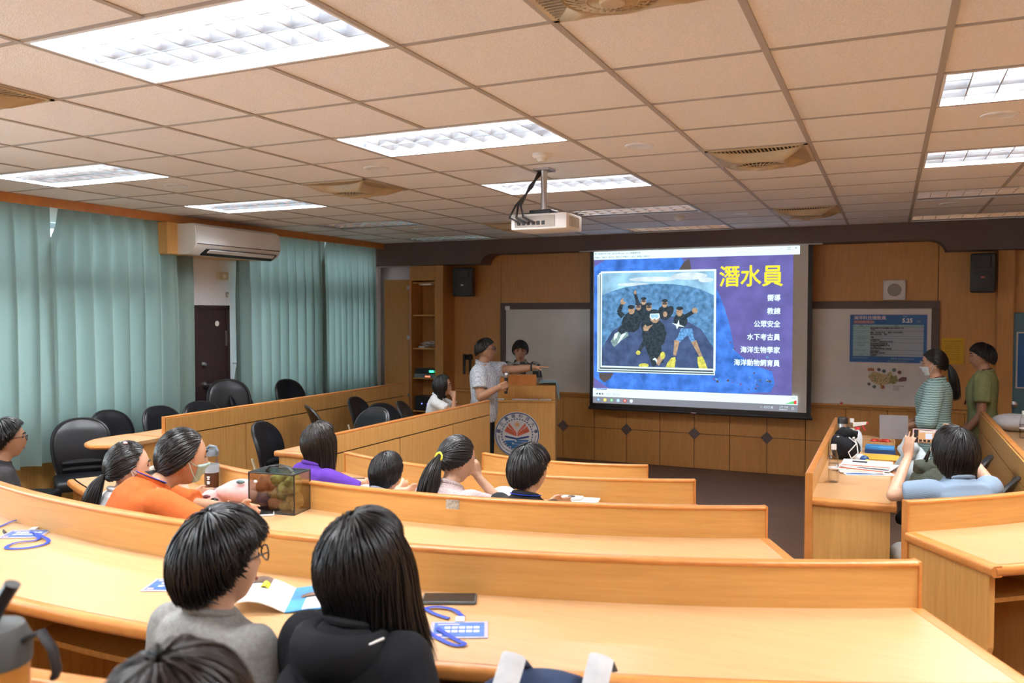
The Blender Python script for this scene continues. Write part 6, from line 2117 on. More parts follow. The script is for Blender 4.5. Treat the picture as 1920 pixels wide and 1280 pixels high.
t, HM, hs2, T, arms = person('person', 'boy with short black hair and blue lanyard over a dark shirt', (-1.56, 3.52, 0.13), -6, S=1.37, sit=0.43, lean=8, hyaw=-8, hpitch=4, hs=1.05, armL=((-0.22, 0.24, 0.79), (-0.08, 0.42, 0.80)), armR=((0.19, 0.10, 0.68), (0.03, 0.26, 0.64)),
                             shirt='cloth_dark', pants='cloth_dark', hair=dict(style='short', n=2200, npt=6, width=0.0048, puff=0.015, seed=19, hem=HEM_BOY), hairm='hair_grey', sk='warm', voxel=0.009)
strap(t, [T(0.082 * math.cos(a), -0.012 + 0.082 * math.sin(a), 0.532) for a in [R(-200 + 220 * i / 10) for i in range(11)]], 'lanyard_blue', 0.012)

# ---- front of the room
t, HM, hs2, T, arms = person('person', 'seated girl in white T-shirt resting her chin on her hand', (-4.24, 7.28, 0.15), -70, S=1.30, sit=0.46, lean=14, hyaw=-2, hpitch=2, female=True, armL=((-0.2, 0.24, 0.79), (-0.06, 0.40, 0.80)), armR=((0.20, 0.28, 0.79), (0.05, 0.26, 0.905)),
                             handR=dict(d=(-0.2, -0.1, 1), n=(-1, 0, 0), curl=1.0), shirt='cloth_white', pants='cloth_dark', hair=dict(style='bob', n=1200, npt=9, width=0.006, puff=0.008, seed=20, length=0.13, fringe=64), sk='tan')
MB().tube([Vector(arms[1][2]) + V3(0.030 * math.cos(a), 0.028 * math.sin(a), -0.035) for a in [2 * PI * i / 12 for i in range(12)]], 0.006, 6, True).build('bracelet', 'tie_cream', t, True)

t, HM, hs2, T, arms = person('person', 'man in dotted white shirt pointing at the screen with a microphone', (-3.835, 7.715, 0.0), -76, S=1.635, hyaw=8, hpitch=0, hs=1.0, build=1.14,
                             armL=((-0.08, 0.29, 1.325), (0.0, 0.52, 1.355)), handL=dict(d=(0.1, 1, 0.12), n=(0, 0, -1), curl=0.10, splay=0.22, thumb=-1), armR=((0.27, 0.02, 1.07), (0.255, 0.205, 1.165)),
                             handR=dict(d=(-0.35, 0.9, 0.35), n=(-1, -0.3, 0.0), curl=1.15, thumb=-1, tc=0.5), shirt='cloth_speaker', pants='cloth_black', sk='tan', glasses='black_plastic',
                             hair=dict(style='short', n=1200, npt=5, width=0.0055, puff=0.005, seed=21, fringe=62, hem=[(0, 70), (55, 76), (75, 86), (95, 94), (140, 102), (180, 104)]), fit=0.022, voxel=0.0075)
# collar, watch
MB().tube([T(0.076 * math.cos(a), -0.010 + 0.072 * math.sin(a), 0.540 - 0.02 * math.sin(a)) for a in [R(-250 + 320 * i / 14) for i in range(15)]], 0.016, 8, flat=0.5).build('collar', 'cloth_speaker', t, True)
wp = Vector(arms[0][2])
MB().tube([wp + V3(0.031 * math.cos(a), -0.02, 0.031 * math.sin(a)) for a in [2 * PI * i / 14 for i in range(14)]], 0.010, 6, True).build('watch', 'black_plastic', t, True)
# microphone held in the right hand
a_ = R(-76)
wr = Vector(arms[1][2])
hp = wr + V3(-0.35, 0.9, 0.35).normalized() * 0.075 + V3(-0.028, 0.0, 0)
mw = Vector((-3.835 + math.cos(a_) * hp.x - math.sin(a_) * hp.y, 7.715 + math.sin(a_) * hp.x + math.cos(a_) * hp.y, hp.z))
mc = thing('microphone', 'black handheld microphone with silver head held by the speaker', 'microphone', mw - Vector((0, 0, 0.09)))
MB().tube([(0, 0, 0.0), (0, 0, 0.03), (0.004, 0, 0.16)], [0.015, 0.017, 0.020], 12).build('handle', 'black_plastic', mc, True)
MB().ball((0.005, 0, 0.19), (0.028, 0.028, 0.034), 14, 10).build('grille_head', 'steel', mc, True)

person('person', 'boy in checked shirt standing behind the lectern', (-4.01, 9.06, 0.0), 196, S=1.57, hyaw=8, hpitch=8, lean=4, sleeve='long', shirt='cloth_plaid', pants='cloth_dark', sk='tan', fit=0.024,
       hair=dict(style='short', n=1200, npt=6, width=0.006, puff=0.012, seed=22, fringe=86), voxel=0.009)

P4 = dict(style='pony', n=1600, npt=8, width=0.005, seed=23, length=0.30, tie=(0.0, -0.99, -0.20), tail_dir=(0, -0.35, -0.9), tail_r=0.030, puff=0.008, fringe=72)
t, HM, hs2, T, arms = person('person', 'woman in striped teal top with mask and ponytail standing at right', (0.37, 8.07, 0.0), 84, S=1.575, hyaw=4, hpitch=4, female=True, build=1.06, armL=((-0.27, 0.04, 1.0), (-0.12, 0.22, 0.92)), armR=((0.27, 0.05, 1.0), (0.06, 0.24, 0.93)),
                             shirt='cloth_teal', sleeve='elbow', pants='cloth_jeans', hair=P4, mask='mask_white', glasses='steel', sk='warm', fit=0.035, tail=0.16, voxel=0.009)
strap(t, [T(0.075, 0.10, 0.30), T(0.070, 0.07, 0.46), T(0.062, 0.0, 0.545), T(0.03, -0.072, 0.565), T(-0.03, -0.072, 0.565), T(-0.062, 0.0, 0.545), T(-0.070, 0.07, 0.46), T(-0.04, 0.145, 0.28)], 'lanyard_wine', 0.008)
t, HM, hs2, T, arms = person('person', 'boy in olive green T-shirt standing by the right wall', (0.80, 8.78, 0.0), 80, S=1.615, hyaw=6, hpitch=2, armL=((-0.25, -0.01, 1.0), (-0.19, 0.13, 0.82)), armR=((0.25, 0.0, 1.0), (0.06, 0.16, 0.82)), shirt='cloth_green', pants='cloth_dark', sk='tan',
                             hair=dict(style='short', n=1200, npt=6, width=0.006, puff=0.012, seed=24, fringe=78, hem=[(0, 82), (55, 86), (75, 92), (95, 100), (140, 110), (180, 112)]), fit=0.024, voxel=0.009, tail=0.05)
strap(t, [T(0.05, 0.12, 0.20), T(0.068, 0.08, 0.44), T(0.060, 0.0, 0.545), T(0.03, -0.072, 0.560), T(-0.03, -0.072, 0.560), T(-0.060, 0.0, 0.545), T(-0.068, 0.08, 0.44), T(-0.03, 0.155, 0.20)], 'lanyard_wine', 0.008)

# woman taking a photograph with her phone
PX, PY, PA = 0.34, 4.56, 30
HB = dict(style='bob', n=3000, npt=8, width=0.0048, puff=0.018, seed=25, length=0.075, fringe=64, lift=0.006)
t, HM, hs2, T, arms = person('person', 'woman in blue-grey top taking a photo with her phone', (PX, PY, 0.15), PA, S=1.47, sit=0.42, lean=6, hyaw=14, hpitch=4, female=True, hs=1.02,
                             armL=((-0.27, 0.16, 0.85), (-0.045, 0.40, 1.00)), armR=((0.29, 0.20, 0.88), (0.235, 0.40, 1.07)),
                             handL=dict(d=(0.10, 0.10, 1.0), n=(1, 0.3, 0), curl=[0.18, 0.15, 0.2, 0.3], splay=0.22, thumb=1, tc=0.2), handR=dict(d=(-0.15, 0.2, 0.9), n=(-1, 0.2, 0.1), curl=0.55, splay=0.12, thumb=-1, tc=0.3),
                             shirt='cloth_photo', pants='cloth_trouser_grey', hair=HB, glasses='white_plastic', sk='light', fit=0.022, voxel=0.0075)
a_ = R(PA)


def from_local(q, o=(PX, PY, 0.15), a=a_):
    return Vector((o[0] + math.cos(a) * q[0] - math.sin(a) * q[1], o[1] + math.sin(a) * q[0] + math.cos(a) * q[1], o[2] + q[2]))


mat('phone_pink', (0.62, 0.42, 0.44), 0.35)
mat('phone_screen', (0.02, 0.025, 0.03), 0.15)
mat('phone_lit', (0.35, 0.38, 0.45), 0.3, emit=0.5, ecol=(0.5, 0.55, 0.7))
mat('phone_warm', (0.35, 0.2, 0.1), 0.3, emit=0.35, ecol=(0.7, 0.4, 0.2))
ph = thing('smartphone', 'pink-edged phone held up sideways, its screen showing the room', 'phone', from_local((0.095, 0.455, 1.10)), a_)
ph.rotation_euler = (R(-4), R(3), R(PA - 8))
MB().rbox(-0.078, 0.078, -0.005, 0.004, -0.038, 0.038, 0.003, 2).build('case', 'phone_pink', ph)
MB().box(-0.073, 0.073, -0.0062, -0.0048, -0.034, 0.034).build('display', 'phone_screen', ph)
MB().box(-0.05, 0.052, -0.0070, -0.0060, -0.032, 0.032).build('live_picture', 'phone_warm', ph)
MB().box(-0.012, 0.024, -0.0076, -0.0068, -0.014, 0.016).build('live_picture', 'phone_lit', ph)
for i in range(4):
    MB().box(-0.045 + 0.022 * i, -0.03 + 0.022 * i, -0.0076, -0.0068, -0.03, -0.018).build('live_picture', 'phone_screen', ph)
MB().box(-0.045, 0.05, -0.0074, -0.0066, 0.02, 0.031).build('live_picture', 'paper_dull', ph)

for x, y, z, d, l in ((-1.40, 1.36, 0.33, -6, 'chair under the boy in grey'), (-1.02, 1.40, 0.33, -4, 'chair under the girl in the black jacket'), (-0.76, 0.60, 0.43, 8, 'chair under the head at the bottom edge'),
                      (-4.87, 3.14, 0.0, -22, 'chair under the man at the left edge'), (-3.13, 2.58, 0.23, -20, 'chair under the girl with the white mask'), (-2.85, 2.29, 0.23, -26, 'chair under the woman in orange'),
                      (-2.86, 3.60, 0.13, -22, 'chair under the girl in purple'), (-2.40, 3.52, 0.13, -8, 'chair under the small child in pale blue'), (-1.96, 3.40, 0.13, -12, 'chair under the girl in pink lace'), (-1.55, 3.52, 0.13, -6, 'chair under the boy with the blue lanyard'),
                      (-4.24, 7.28, 0.15, -70, 'chair under the seated girl in white'), (PX, PY, 0.15, PA, 'chair under the woman taking a photo')):
    seat_for(x, y, z, d, l)
# ================================================================== small things
def lumpy(mb, c, r, seed, amp=0.12, seg=22, rings=14, M=None, freq=3.0):
    """soft crumpled blob"""
    rnd = random.Random(seed)
    w_ = [(Vector((rnd.gauss(0, 1), rnd.gauss(0, 1), rnd.gauss(0, 1))) * freq, rnd.uniform(0, 6)) for _ in range(7)]
    v, f = [], []

    def pt(d):
        s = 1 + amp * sum(math.sin(d.dot(a) + b) for a, b in w_) / 3.2
        return Vector((c[0] + d.x * r[0] * s, c[1] + d.y * r[1] * s, c[2] + d.z * r[2] * s))
    v.append(pt(Vector((0, 0, 1))))
    for i in range(1, rings):
        t = PI * i / rings
        for s in range(seg):
            a = 2 * PI * s / seg
            v.append(pt(Vector((math.sin(t) * math.cos(a), math.sin(t) * math.sin(a), math.cos(t)))))
    v.append(pt(Vector((0, 0, -1))))
    for s in range(seg):
        f.append((0, 1 + s, 1 + (s + 1) % seg))
    for i in range(rings - 2):
        for s in range(seg):
            a, b = 1 + i * seg, 1 + (i + 1) * seg
            f.append((a + s, b + s, b + (s + 1) % seg, a + (s + 1) % seg))
    k, b = len(v) - 1, 1 + (rings - 2) * seg
    for s in range(seg):
        f.append((k, b + (s + 1) % seg, b + s))
    return mb.add(v, f, M)


def phone(loc, rz, label, case, scr='phone_screen', L=0.150, W=0.074):
    t = thing('smartphone', label, 'phone', loc, R(rz))
    MB().rbox(-L / 2, L / 2, -W / 2, W / 2, 0.0, 0.010, 0.004, 2).build('case', case, t)
    MB().box(-L / 2 + 0.005, L / 2 - 0.005, -W / 2 + 0.004, W / 2 - 0.004, 0.0095, 0.0108).build('display', scr, t)
    return t


mat('case_grey', (0.10, 0.11, 0.11), 0.5)
mat('badge_blue', (0.03, 0.13, 0.42), 0.35, noise=0.2, nscale=60)
mat('badge_pale', (0.45, 0.42, 0.50), 0.3)
ZA, ZB, ZC, ZR = 1.10, 1.0, 0.90, 0.915
phone((-1.13, 2.05, ZA), 24, 'grey-cased phone lying face up on the nearest desk', 'case_grey', L=0.155)


def badge(name, label, loc, rz, paths, card=True):
    t = thing(name, label, 'name badge', loc, R(rz))
    o = Vector(loc)
    if card:
        t0 = t
        t = MB().rbox(-0.060, 0.060, -0.045, 0.045, 0.0005, 0.003, 0.001).build('sleeve', 'badge_pale', t0)
        t.scale = (1.25, 1.25, 1.0)
        MB().box(-0.052, 0.052, -0.038, 0.036, 0.003, 0.0036).build('card', 'badge_blue', t)
        for j in range(2):
            for i in range(5):
                MB().box(-0.030 + 0.015 * i, -0.018 + 0.015 * i, 0.004 - 0.020 * j, 0.014 - 0.020 * j, 0.0036, 0.0040).build('printed_mark', 'paper', t)
        MB().box(-0.045, 0.0, 0.024, 0.028, 0.0036, 0.0040).build('printed_mark', 'lilac_edge', t)
        MB().box(-0.048, -0.034, -0.036, -0.026, 0.0036, 0.0040).build('printed_mark', 'tie_pink', t)
        MB().rbox(-0.010, 0.010, 0.040, 0.066, 0.002, 0.008, 0.002).build('clip', 'white_plastic', t)
        t = t0
    inv = Matrix.Rotation(-R(rz), 3, 'Z')
    for p in paths:
        q = [inv @ (Vector((x, y, o.z + z)) - o) for x, y, z in p]
        # smooth the path
        for _ in range(2):
            r_ = [q[0]]
            for a, b in zip(q[:-1], q[1:]):
                r_ += [a * 0.75 + b * 0.25, a * 0.25 + b * 0.75]
            q = r_ + [q[-1]]
        MB().tube(q, 0.007, 6, flat=0.22, up=(0, 0, 1)).build('ribbon', 'lanyard_blue', t, True)
    return t


badge('name_badge', 'blue name badge with blue lanyard in front of the grey phone', (-1.00, 1.865, ZA), 26,
      [[(-1.03, 1.945, .004), (-1.08, 1.985, .006), (-1.14, 1.98, .006), (-1.165, 1.94, .005), (-1.13, 1.87, .004), (-1.07, 1.82, .004), (-1.01, 1.785, .004), (-0.955, 1.765, .004), (-0.935, 1.785, .005), (-0.975, 1.80, .004), (-1.05, 1.84, .008)], [(-1.16, 1.96, .004), (-1.11, 1.93, .005), (-1.06, 1.92, .004)]])
badge('name_badge', 'pale blue name badge with lanyard at the far left of the nearest desk', (-2.90, 2.02, ZA), 30,
      [[(-2.93, 2.12, .004), (-2.97, 2.17, .02), (-3.05, 2.19, .02), (-3.12, 2.13, .006), (-3.08, 2.04, .004)], [(-2.90, 2.04, .004), (-2.80, 2.01, .01), (-2.70, 1.98, .006), (-2.70, 1.90, .004), (-2.78, 1.85, .004), (-2.82, 1.92, .006), (-2.76, 1.98, .004), (-2.84, 2.02, .008)]])
badge('name_badge', 'pale sheet and blue lanyard left of the boy in grey', (-1.95, 1.82, ZA), 24, [[(-1.86, 1.84, .004), (-1.88, 1.90, .02), (-1.95, 1.91, .015), (-1.98, 1.86, .004)]])

# open booklet in front of the boy
mat('page_blue', (0.05, 0.27, 0.60), 0.4, noise=0.5, nscale=9)
mat('page_white', (0.80, 0.81, 0.83), 0.5, noise=0.08, nscale=40)
mat('page_sand', (0.62, 0.50, 0.30), 0.5, noise=0.5, nscale=30)
mat('page_brown', (0.12, 0.07, 0.05), 0.5, noise=0.4, nscale=30)
t = thing('open_booklet', 'open booklet with blue and white pages before the boy', 'booklet', (-1.54, 1.86, ZA), R(30))


def page(x0, x1, y0, y1, h, m, name='page', zb=0.004):
    v, f, n = [], [], 9
    for i in range(n):
        u = i / (n - 1)
        z = zb + h * math.sin(u * PI * 0.75) * (1 if h > 0 else 0)
        for y in (y0, y1):
            v.append((x0 + (x1 - x0) * u, y, z))
            v.append((x0 + (x1 - x0) * u, y, z - 0.003))
    for i in range(n - 1):
        a, b = 4 * i, 4 * (i + 1)
        f += [(a, b, b + 2, a + 2), (a + 1, a + 3, b + 3, b + 1), (a, a + 1, b + 1, b), (a + 2, b + 2, b + 3, a + 3)]
    f += [(0, 2, 3, 1), (4 * n - 4, 4 * n - 3, 4 * n - 1, 4 * n - 2)]
    MB().add(v, f).build(name, m, t, 30)


page(0.0, 0.15, -0.10, 0.10, 0.008, 'page_blue')
page(0.0, -0.15, -0.10, 0.10, 0.035, 'page_white')
page(0.01, 0.145, -0.095, 0.0, 0.009, 'page_white', 'printed_field')
page(0.05, 0.14, -0.01, 0.04, 0.010, 'page_sand', 'printed_field')
page(0.02, 0.09, 0.0, 0.025, 0.012, 'page_brown', 'printed_field')
page(-0.03, -0.13, 0.05, 0.10, 0.038, 'page_brown', 'printed_field', 0.006)
page(-0.05, -0.09, 0.01, 0.05, 0.039, 'tie_yellow', 'printed_field', 0.006)

# ---- second row desk
t = thing('drink_bottle', 'clear and brown drink bottle with grey loop lid beside the orange top', 'bottle', (-3.15, 3.20, ZB))
mat('bottle_grey', (0.16, 0.20, 0.23), 0.4)
mat('band_blue', (0.32, 0.38, 0.44), 0.6)
mat('bottle_brown', (0.075, 0.028, 0.014), 0.25)
MB().lathe([(0, 0), (0.034, 0), (0.036, 0.01), (0.036, 0.028), (0, 0.028)], 24).build('base', 'band_blue', t, True)
MB().lathe([(0, 0.028), (0.035, 0.028), (0.036, 0.105), (0, 0.105)], 24).build('lower_body', 'bottle_brown', t, 40)
MB().lathe([(0.034, 0.105), (0.0385, 0.105), (0.0385, 0.145), (0.034, 0.145)], 24).build('grip_band', 'band_blue', t, 40)
MB().lathe([(0, 0.105), (0.0345, 0.105), (0.035, 0.19), (0, 0.19)], 24).build('clear_body', 'smoky_plastic', t, 40)
MB().lathe([(0, 0.19), (0.037, 0.19), (0.037, 0.21), (0.030, 0.222), (0, 0.225)], 24).build('lid', 'bottle_grey', t, 40)
MB().tube([(0.03, 0, 0.20), (0.042, 0, 0.215), (0.03, 0, 0.235), (-0.01, 0, 0.238), (-0.03, 0, 0.222)], 0.008, 8).build('loop', 'bottle_grey', t, True)
for z, w_ in ((0.085, 0.011), (0.075, 0.008), (0.060, 0.012), (0.052, 0.010)):
    MB().ball((0.012, -0.034, z), (w_, 0.004, 0.004), 10, 6).build('printed_mark', 'paper', t, True)

t = thing('pink_pouch', 'crumpled pink cloth pouch with dark patches on the desk', 'pouch', (-2.86, 3.06, ZB), R(25))
mat('cloth_pink', (0.72, 0.42, 0.40), 0.9, noise=0.08, bump=0.4, bscale=25)
lumpy(MB(), (0.02, 0.02, 0.045), (0.115, 0.075, 0.062), 4, 0.20, 28, 18, freq=2.6).build('cloth', 'cloth_pink', t, 'all')
lumpy(MB(), (-0.11, -0.02, 0.028), (0.055, 0.045, 0.036), 6, 0.25, 20, 12, freq=3).build('cloth_fold', 'cloth_pink', t, 'all')
for x, y, z, m_ in ((-0.12, -0.055, 0.045, 'lanyard_wine'), (-0.085, -0.055, 0.03, 'eye_dark'), (0.03, -0.02, 0.108, 'map_teal')):
    MB().ball((x, y, z), (0.022, 0.012, 0.010), 10, 6, None).build('patch', m_, t, True)

t = thing('camouflage_bag', 'see-through smoky box bag filled with green and brown things', 'bag', (-2.570, 3.035, ZB), R(8))
bw, bd, bh = 0.118, 0.07, 0.185
for nm, a in (('front_panel', (-bw, bw, -bd, -bd + 0.002, 0.004, bh)), ('back_panel', (-bw, bw, bd - 0.002, bd, 0.004, bh)), ('side_panel', (-bw, -bw + 0.002, -bd, bd, 0.004, bh)), ('side_panel', (bw - 0.002, bw, -bd, bd, 0.004, bh)), ('top_panel', (-bw, bw, -bd, bd, bh - 0.002, bh))):
    MB().box(*a).build(nm, 'smoky_plastic', t)
MB().box(-bw, bw, -bd, bd, 0.0, 0.004).build('bottom_panel', 'black_plastic', t)
for sy in (-bd, bd):
    MB().tube([(-bw, sy, 0.004), (bw, sy, 0.004), (bw, sy, bh), (-bw, sy, bh)], 0.0045, 6, True).build('piping', 'black_plastic', t, True)
for sx in (-bw, bw):
    MB().tube([(sx, -bd, bh), (sx, bd, bh)], 0.0045, 6).build('piping', 'black_plastic', t, True)
MB().tube([(-0.07, 0, bh), (-0.05, 0.0, bh + 0.02), (0.0, 0, bh + 0.028), (0.05, 0, bh + 0.02), (0.07, 0, bh)], 0.011, 8, flat=0.4).build('handle', 'black_plastic', t, True)
mat('stuff_green', (0.26, 0.32, 0.12), 0.8, noise=0.7, nscale=30)
mat('stuff_brown', (0.45, 0.22, 0.13), 0.8, noise=0.5, nscale=30)
mat('stuff_purple', (0.07, 0.04, 0.14), 0.8, noise=0.5, nscale=30)
mat('stuff_tan', (0.42, 0.34, 0.16), 0.8, noise=0.5, nscale=30)
for i, (x, z, rx, rz_, m_) in enumerate(((-0.075, 0.05, 0.038, 0.045, 'stuff_purple'), (-0.015, 0.035, 0.045, 0.030, 'stuff_brown'), (0.025, 0.09, 0.045, 0.055, 'stuff_green'), (-0.06, 0.125, 0.050, 0.045, 'stuff_brown'), (0.078, 0.05, 0.036, 0.045, 'stuff_tan'),
                                         (-0.01, 0.145, 0.05, 0.032, 'stuff_green'), (0.08, 0.125, 0.034, 0.05, 'stuff_green'), (0.04, 0.03, 0.03, 0.026, 'stuff_tan'), (-0.03, 0.085, 0.03, 0.03, 'stuff_tan'))):
    lumpy(MB(), (x, -0.012 + 0.012 * (i % 3), z), (rx, 0.048, rz_), 20 + i, 0.16, 14, 9).build('content', m_, t, 'all')
MB().ball((-0.082, -bd - 0.001, 0.145), (0.010, 0.002, 0.008), 10, 6).build('printed_mark', 'paper', t, True)
phone((-2.60, 2.92, ZB), 40, 'white-edged phone in front of the see-through bag', 'white_plastic', L=0.145)

# ---- third row desk and the side desk end
t = thing('baseball_cap', 'white cap with dark round logo lying on the third desk', 'cap', (-1.87, 4.00, ZC), R(-60))
v, f = [], []
for i in range(9):
    for s in range(20):
        a = 2 * PI * s / 20
        th = PI / 2 * i / 8
        v.append((0.085 * math.sin(th) * math.cos(a), 0.095 * math.sin(th) * math.sin(a), 0.004 + 0.085 * math.cos(th)))
for i in range(8):
    for s in range(20):
        f.append((i * 20 + s, i * 20 + (s + 1) % 20, (i + 1) * 20 + (s + 1) % 20, (i + 1) * 20 + s))
MB().add(v, f).build('crown', 'cloth_white', t, 'all')
MB().prism([(-0.075, 0.05), (0.075, 0.05), (0.08, 0.11), (0.045, 0.165), (0.0, 0.18), (-0.045, 0.165), (-0.08, 0.11)], 0.003, 0.008, 'z').build('brim', 'cloth_white', t)
MB().tube([(0.025 * math.cos(a), 0.084 + 0.006 * math.sin(a), 0.048 + 0.020 * math.sin(a)) for a in [2 * PI * i / 14 for i in range(14)]], 0.005, 6, True).build('logo_ring', 'ink_black', t, True)
t = phone((-1.525, 4.11, ZC + 0.033), 10, 'phone in pale yellow case with round lens on papers', 'tie_cream', 'tie_cream', L=0.12)
MB().lathe([(0.010, 0.0108), (0.020, 0.0108), (0.020, 0.013), (0.010, 0.013)], 18).build('lens_ring', 'ink_black', t, 40)
t = thing('paper_stack', 'few folded papers under the yellow-cased phone', 'papers', (-1.515, 4.11, ZC), R(8))
for i in range(3):
    MB().box(-0.12 + 0.01 * i, 0.11 + 0.012 * i, -0.07, 0.06, 0.001 + 0.0105 * i, 0.011 + 0.0105 * i).build('sheet', ['cloth_dark', 'page_white', 'paper'][i], t)
phone((-2.97, 4.16, ZC), 20, 'brown-covered phone beside the girl in purple', 'page_brown', 'page_brown')
t = thing('blue_card', 'small blue card on the third desk near the purple T-shirt', 'card', (-2.80, 4.18, ZC), R(10))
MB().box(-0.05, 0.05, -0.035, 0.035, 0.0005, 0.003).build('card', 'badge_blue', t)
MB().box(-0.03, 0.03, -0.004, 0.004, 0.003, 0.0036).build('printed_mark', 'paper', t)
t = thing('white_pouch', 'small white and blue pouch on the side desk by the purple girl', 'pouch', (-3.84, 5.0, 0.90))
lumpy(MB(), (0, 0, 0.06), (0.075, 0.055, 0.062), 9, 0.12).build('cloth', 'cloth_white', t, 'all')
MB().tube([(0.05 * math.cos(a), -0.045, 0.06 + 0.04 * math.sin(a)) for a in [2 * PI * i / 14 for i in range(14)]], 0.005, 6, True).build('print_ring', 'emblem_mid', t, True)
t = thing('tape_sticker', 'shiny sticker on the riser top of the second desk row', 'sticker', (-1.665, 3.052, 1.105), R(7))
MB().box(-0.03, 0.03, -0.003, -0.0005, -0.018, 0.022).build('film', mat('foil', (0.5, 0.55, 0.6), 0.25, metal=0.6, noise=0.4, nscale=90), t)
t.location = (-1.686, 3.090, 1.10)


# ---- right desk
def water_bottle(loc, label, h=0.21, r=0.031, m_='clear_plastic', cap='white_plastic', lab=True):
    t = thing('water_bottle', label, 'bottle', loc)
    MB().lathe([(0, 0), (r * 0.9, 0), (r, 0.01), (r, h * 0.55), (r * 0.92, h * 0.62), (r * 0.9, h * 0.68), (r * 0.5, h * 0.86), (r * 0.42, h * 0.88), (0, h * 0.88)], 22).build('bottle_body', m_, t, 50)
    MB().lathe([(0, h * 0.87), (r * 0.5, h * 0.87), (r * 0.5, h), (0, h)], 18).build('cap', cap, t, 40)
    MB().lathe([(0, 0.006), (r * 0.93, 0.006), (r * 0.93, h * 0.5), (0, h * 0.5)], 18).build('water', 'clear_plastic', t, 50)
    if lab:
        MB().lathe([(r + 0.0003, h * 0.36), (r + 0.0012, h * 0.36), (r + 0.0012, h * 0.40), (r + 0.0003, h * 0.40)], 22).build('label_band', 'page_white', t, 40)
    return t


water_bottle((-0.29, 5.24, ZR), 'clear water bottle standing nearest on the right desk', 0.225, 0.030)
water_bottle((-0.245, 6.66, ZR), 'clear water bottle behind the spray bottle', 0.215, 0.030)
t = thing('spray_bottle', 'white spray bottle with red trigger on the right desk', 'spray bottle', (-0.20, 6.50, ZR))
mat('spray_body', (0.66, 0.72, 0.78), 0.35)
mat('red_plastic', (0.62, 0.04, 0.05), 0.35)
MB().lathe([(0, 0), (0.032, 0), (0.034, 0.012), (0.034, 0.10), (0.026, 0.135), (0.013, 0.15), (0.013, 0.16), (0, 0.16)], 20).build('bottle_body', 'spray_body', t, 50)
MB().lathe([(0, 0.158), (0.017, 0.158), (0.017, 0.176), (0, 0.176)], 16).build('collar', 'red_plastic', t, 40)
MB().add([(-0.03, -0.012, 0.176), (0.055, -0.012, 0.196), (0.055, 0.012, 0.196), (-0.03, 0.012, 0.176), (-0.03, -0.012, 0.205), (0.06, -0.012, 0.215), (0.06, 0.012, 0.215), (-0.03, 0.012, 0.205)],
         [(0, 3, 2, 1), (4, 5, 6, 7), (0, 1, 5, 4), (1, 2, 6, 5), (2, 3, 7, 6), (3, 0, 4, 7)]).build('spray_head', 'white_plastic', t)
MB().tube([(0.035, 0, 0.192), (0.04, 0, 0.17), (0.055, 0, 0.150)], [0.008, 0.007, 0.005], 6).build('trigger', 'red_plastic', t, True)
MB().lathe([(0, 0), (0.008, 0), (0.008, 0.012), (0, 0.012)], 10, Matrix.Translation((0.057, 0, 0.206)) @ Matrix.Rotation(PI / 2, 4, 'Y')).build('nozzle', 'red_plastic', t, True)
t = thing('steel_flask', 'steel vacuum flask with black lid against the desk riser', 'flask', (-0.315, 6.80, ZR))
MB().lathe([(0, 0), (0.036, 0), (0.037, 0.006), (0.037, 0.15), (0.034, 0.16), (0, 0.16)], 24).build('flask_body', 'steel', t, 40)
MB().lathe([(0, 0.158), (0.037, 0.158), (0.037, 0.20), (0.033, 0.205), (0, 0.205)], 24).build('lid', 'black_plastic', t, 40)
t = thing('white_cup', 'small white cap of a cup beside the steel flask', 'cup', (-0.25, 6.90, ZR))
MB().lathe([(0, 0), (0.024, 0), (0.029, 0.10), (0, 0.10)], 18).build('cup_body', 'white_plastic', t, 40)
MB().lathe([(0, 0.10), (0.031, 0.10), (0.031, 0.108), (0, 0.112)], 18).build('lid', 'white_plastic', t, 40)
t = thing('drawstring_bag', 'black drawstring bag slumped on the right desk', 'bag', (-0.27, 6.14, ZR))
lumpy(MB(), (0, 0, 0.075), (0.095, 0.11, 0.088), 12, 0.16, 26, 16, freq=3.2).build('cloth', 'cloth_black', t, 'all')
lumpy(MB(), (0.01, 0.03, 0.165), (0.06, 0.055, 0.045), 13, 0.28, 18, 10, freq=4).build('gathered_top', 'cloth_black', t, 'all')
for k in range(2):
    MB().tube([(0.03 + 0.03 * k, -0.04, 0.15), (0.08, -0.09, 0.12), (0.09 - 0.06 * k, -0.12, 0.06), (0.05, -0.13, 0.02)], 0.004, 5).build('cord', 'paper_dull', t, True)
    MB().ball((0.06 - 0.1 * k, -0.06, 0.15), 0.011, 8, 6).build('toggle', 'steel', t, True)
t = thing('penguin_toy', 'small white and blue plush toy with yellow beak beside the black bag', 'toy', (-0.16, 5.98, ZR), R(-60))
MB().ball((0, 0, 0.030), (0.055, 0.034, 0.030), 16, 10).build('plush_body', 'cloth_white', t, True)
MB().ball((0.045, 0, 0.032), (0.030, 0.030, 0.028), 14, 9).build('plush_head', 'emblem_blue', t, True)
MB().ball((0.08, 0, 0.03), (0.018, 0.012, 0.010), 10, 6).build('beak', 'tie_yellow', t, True)
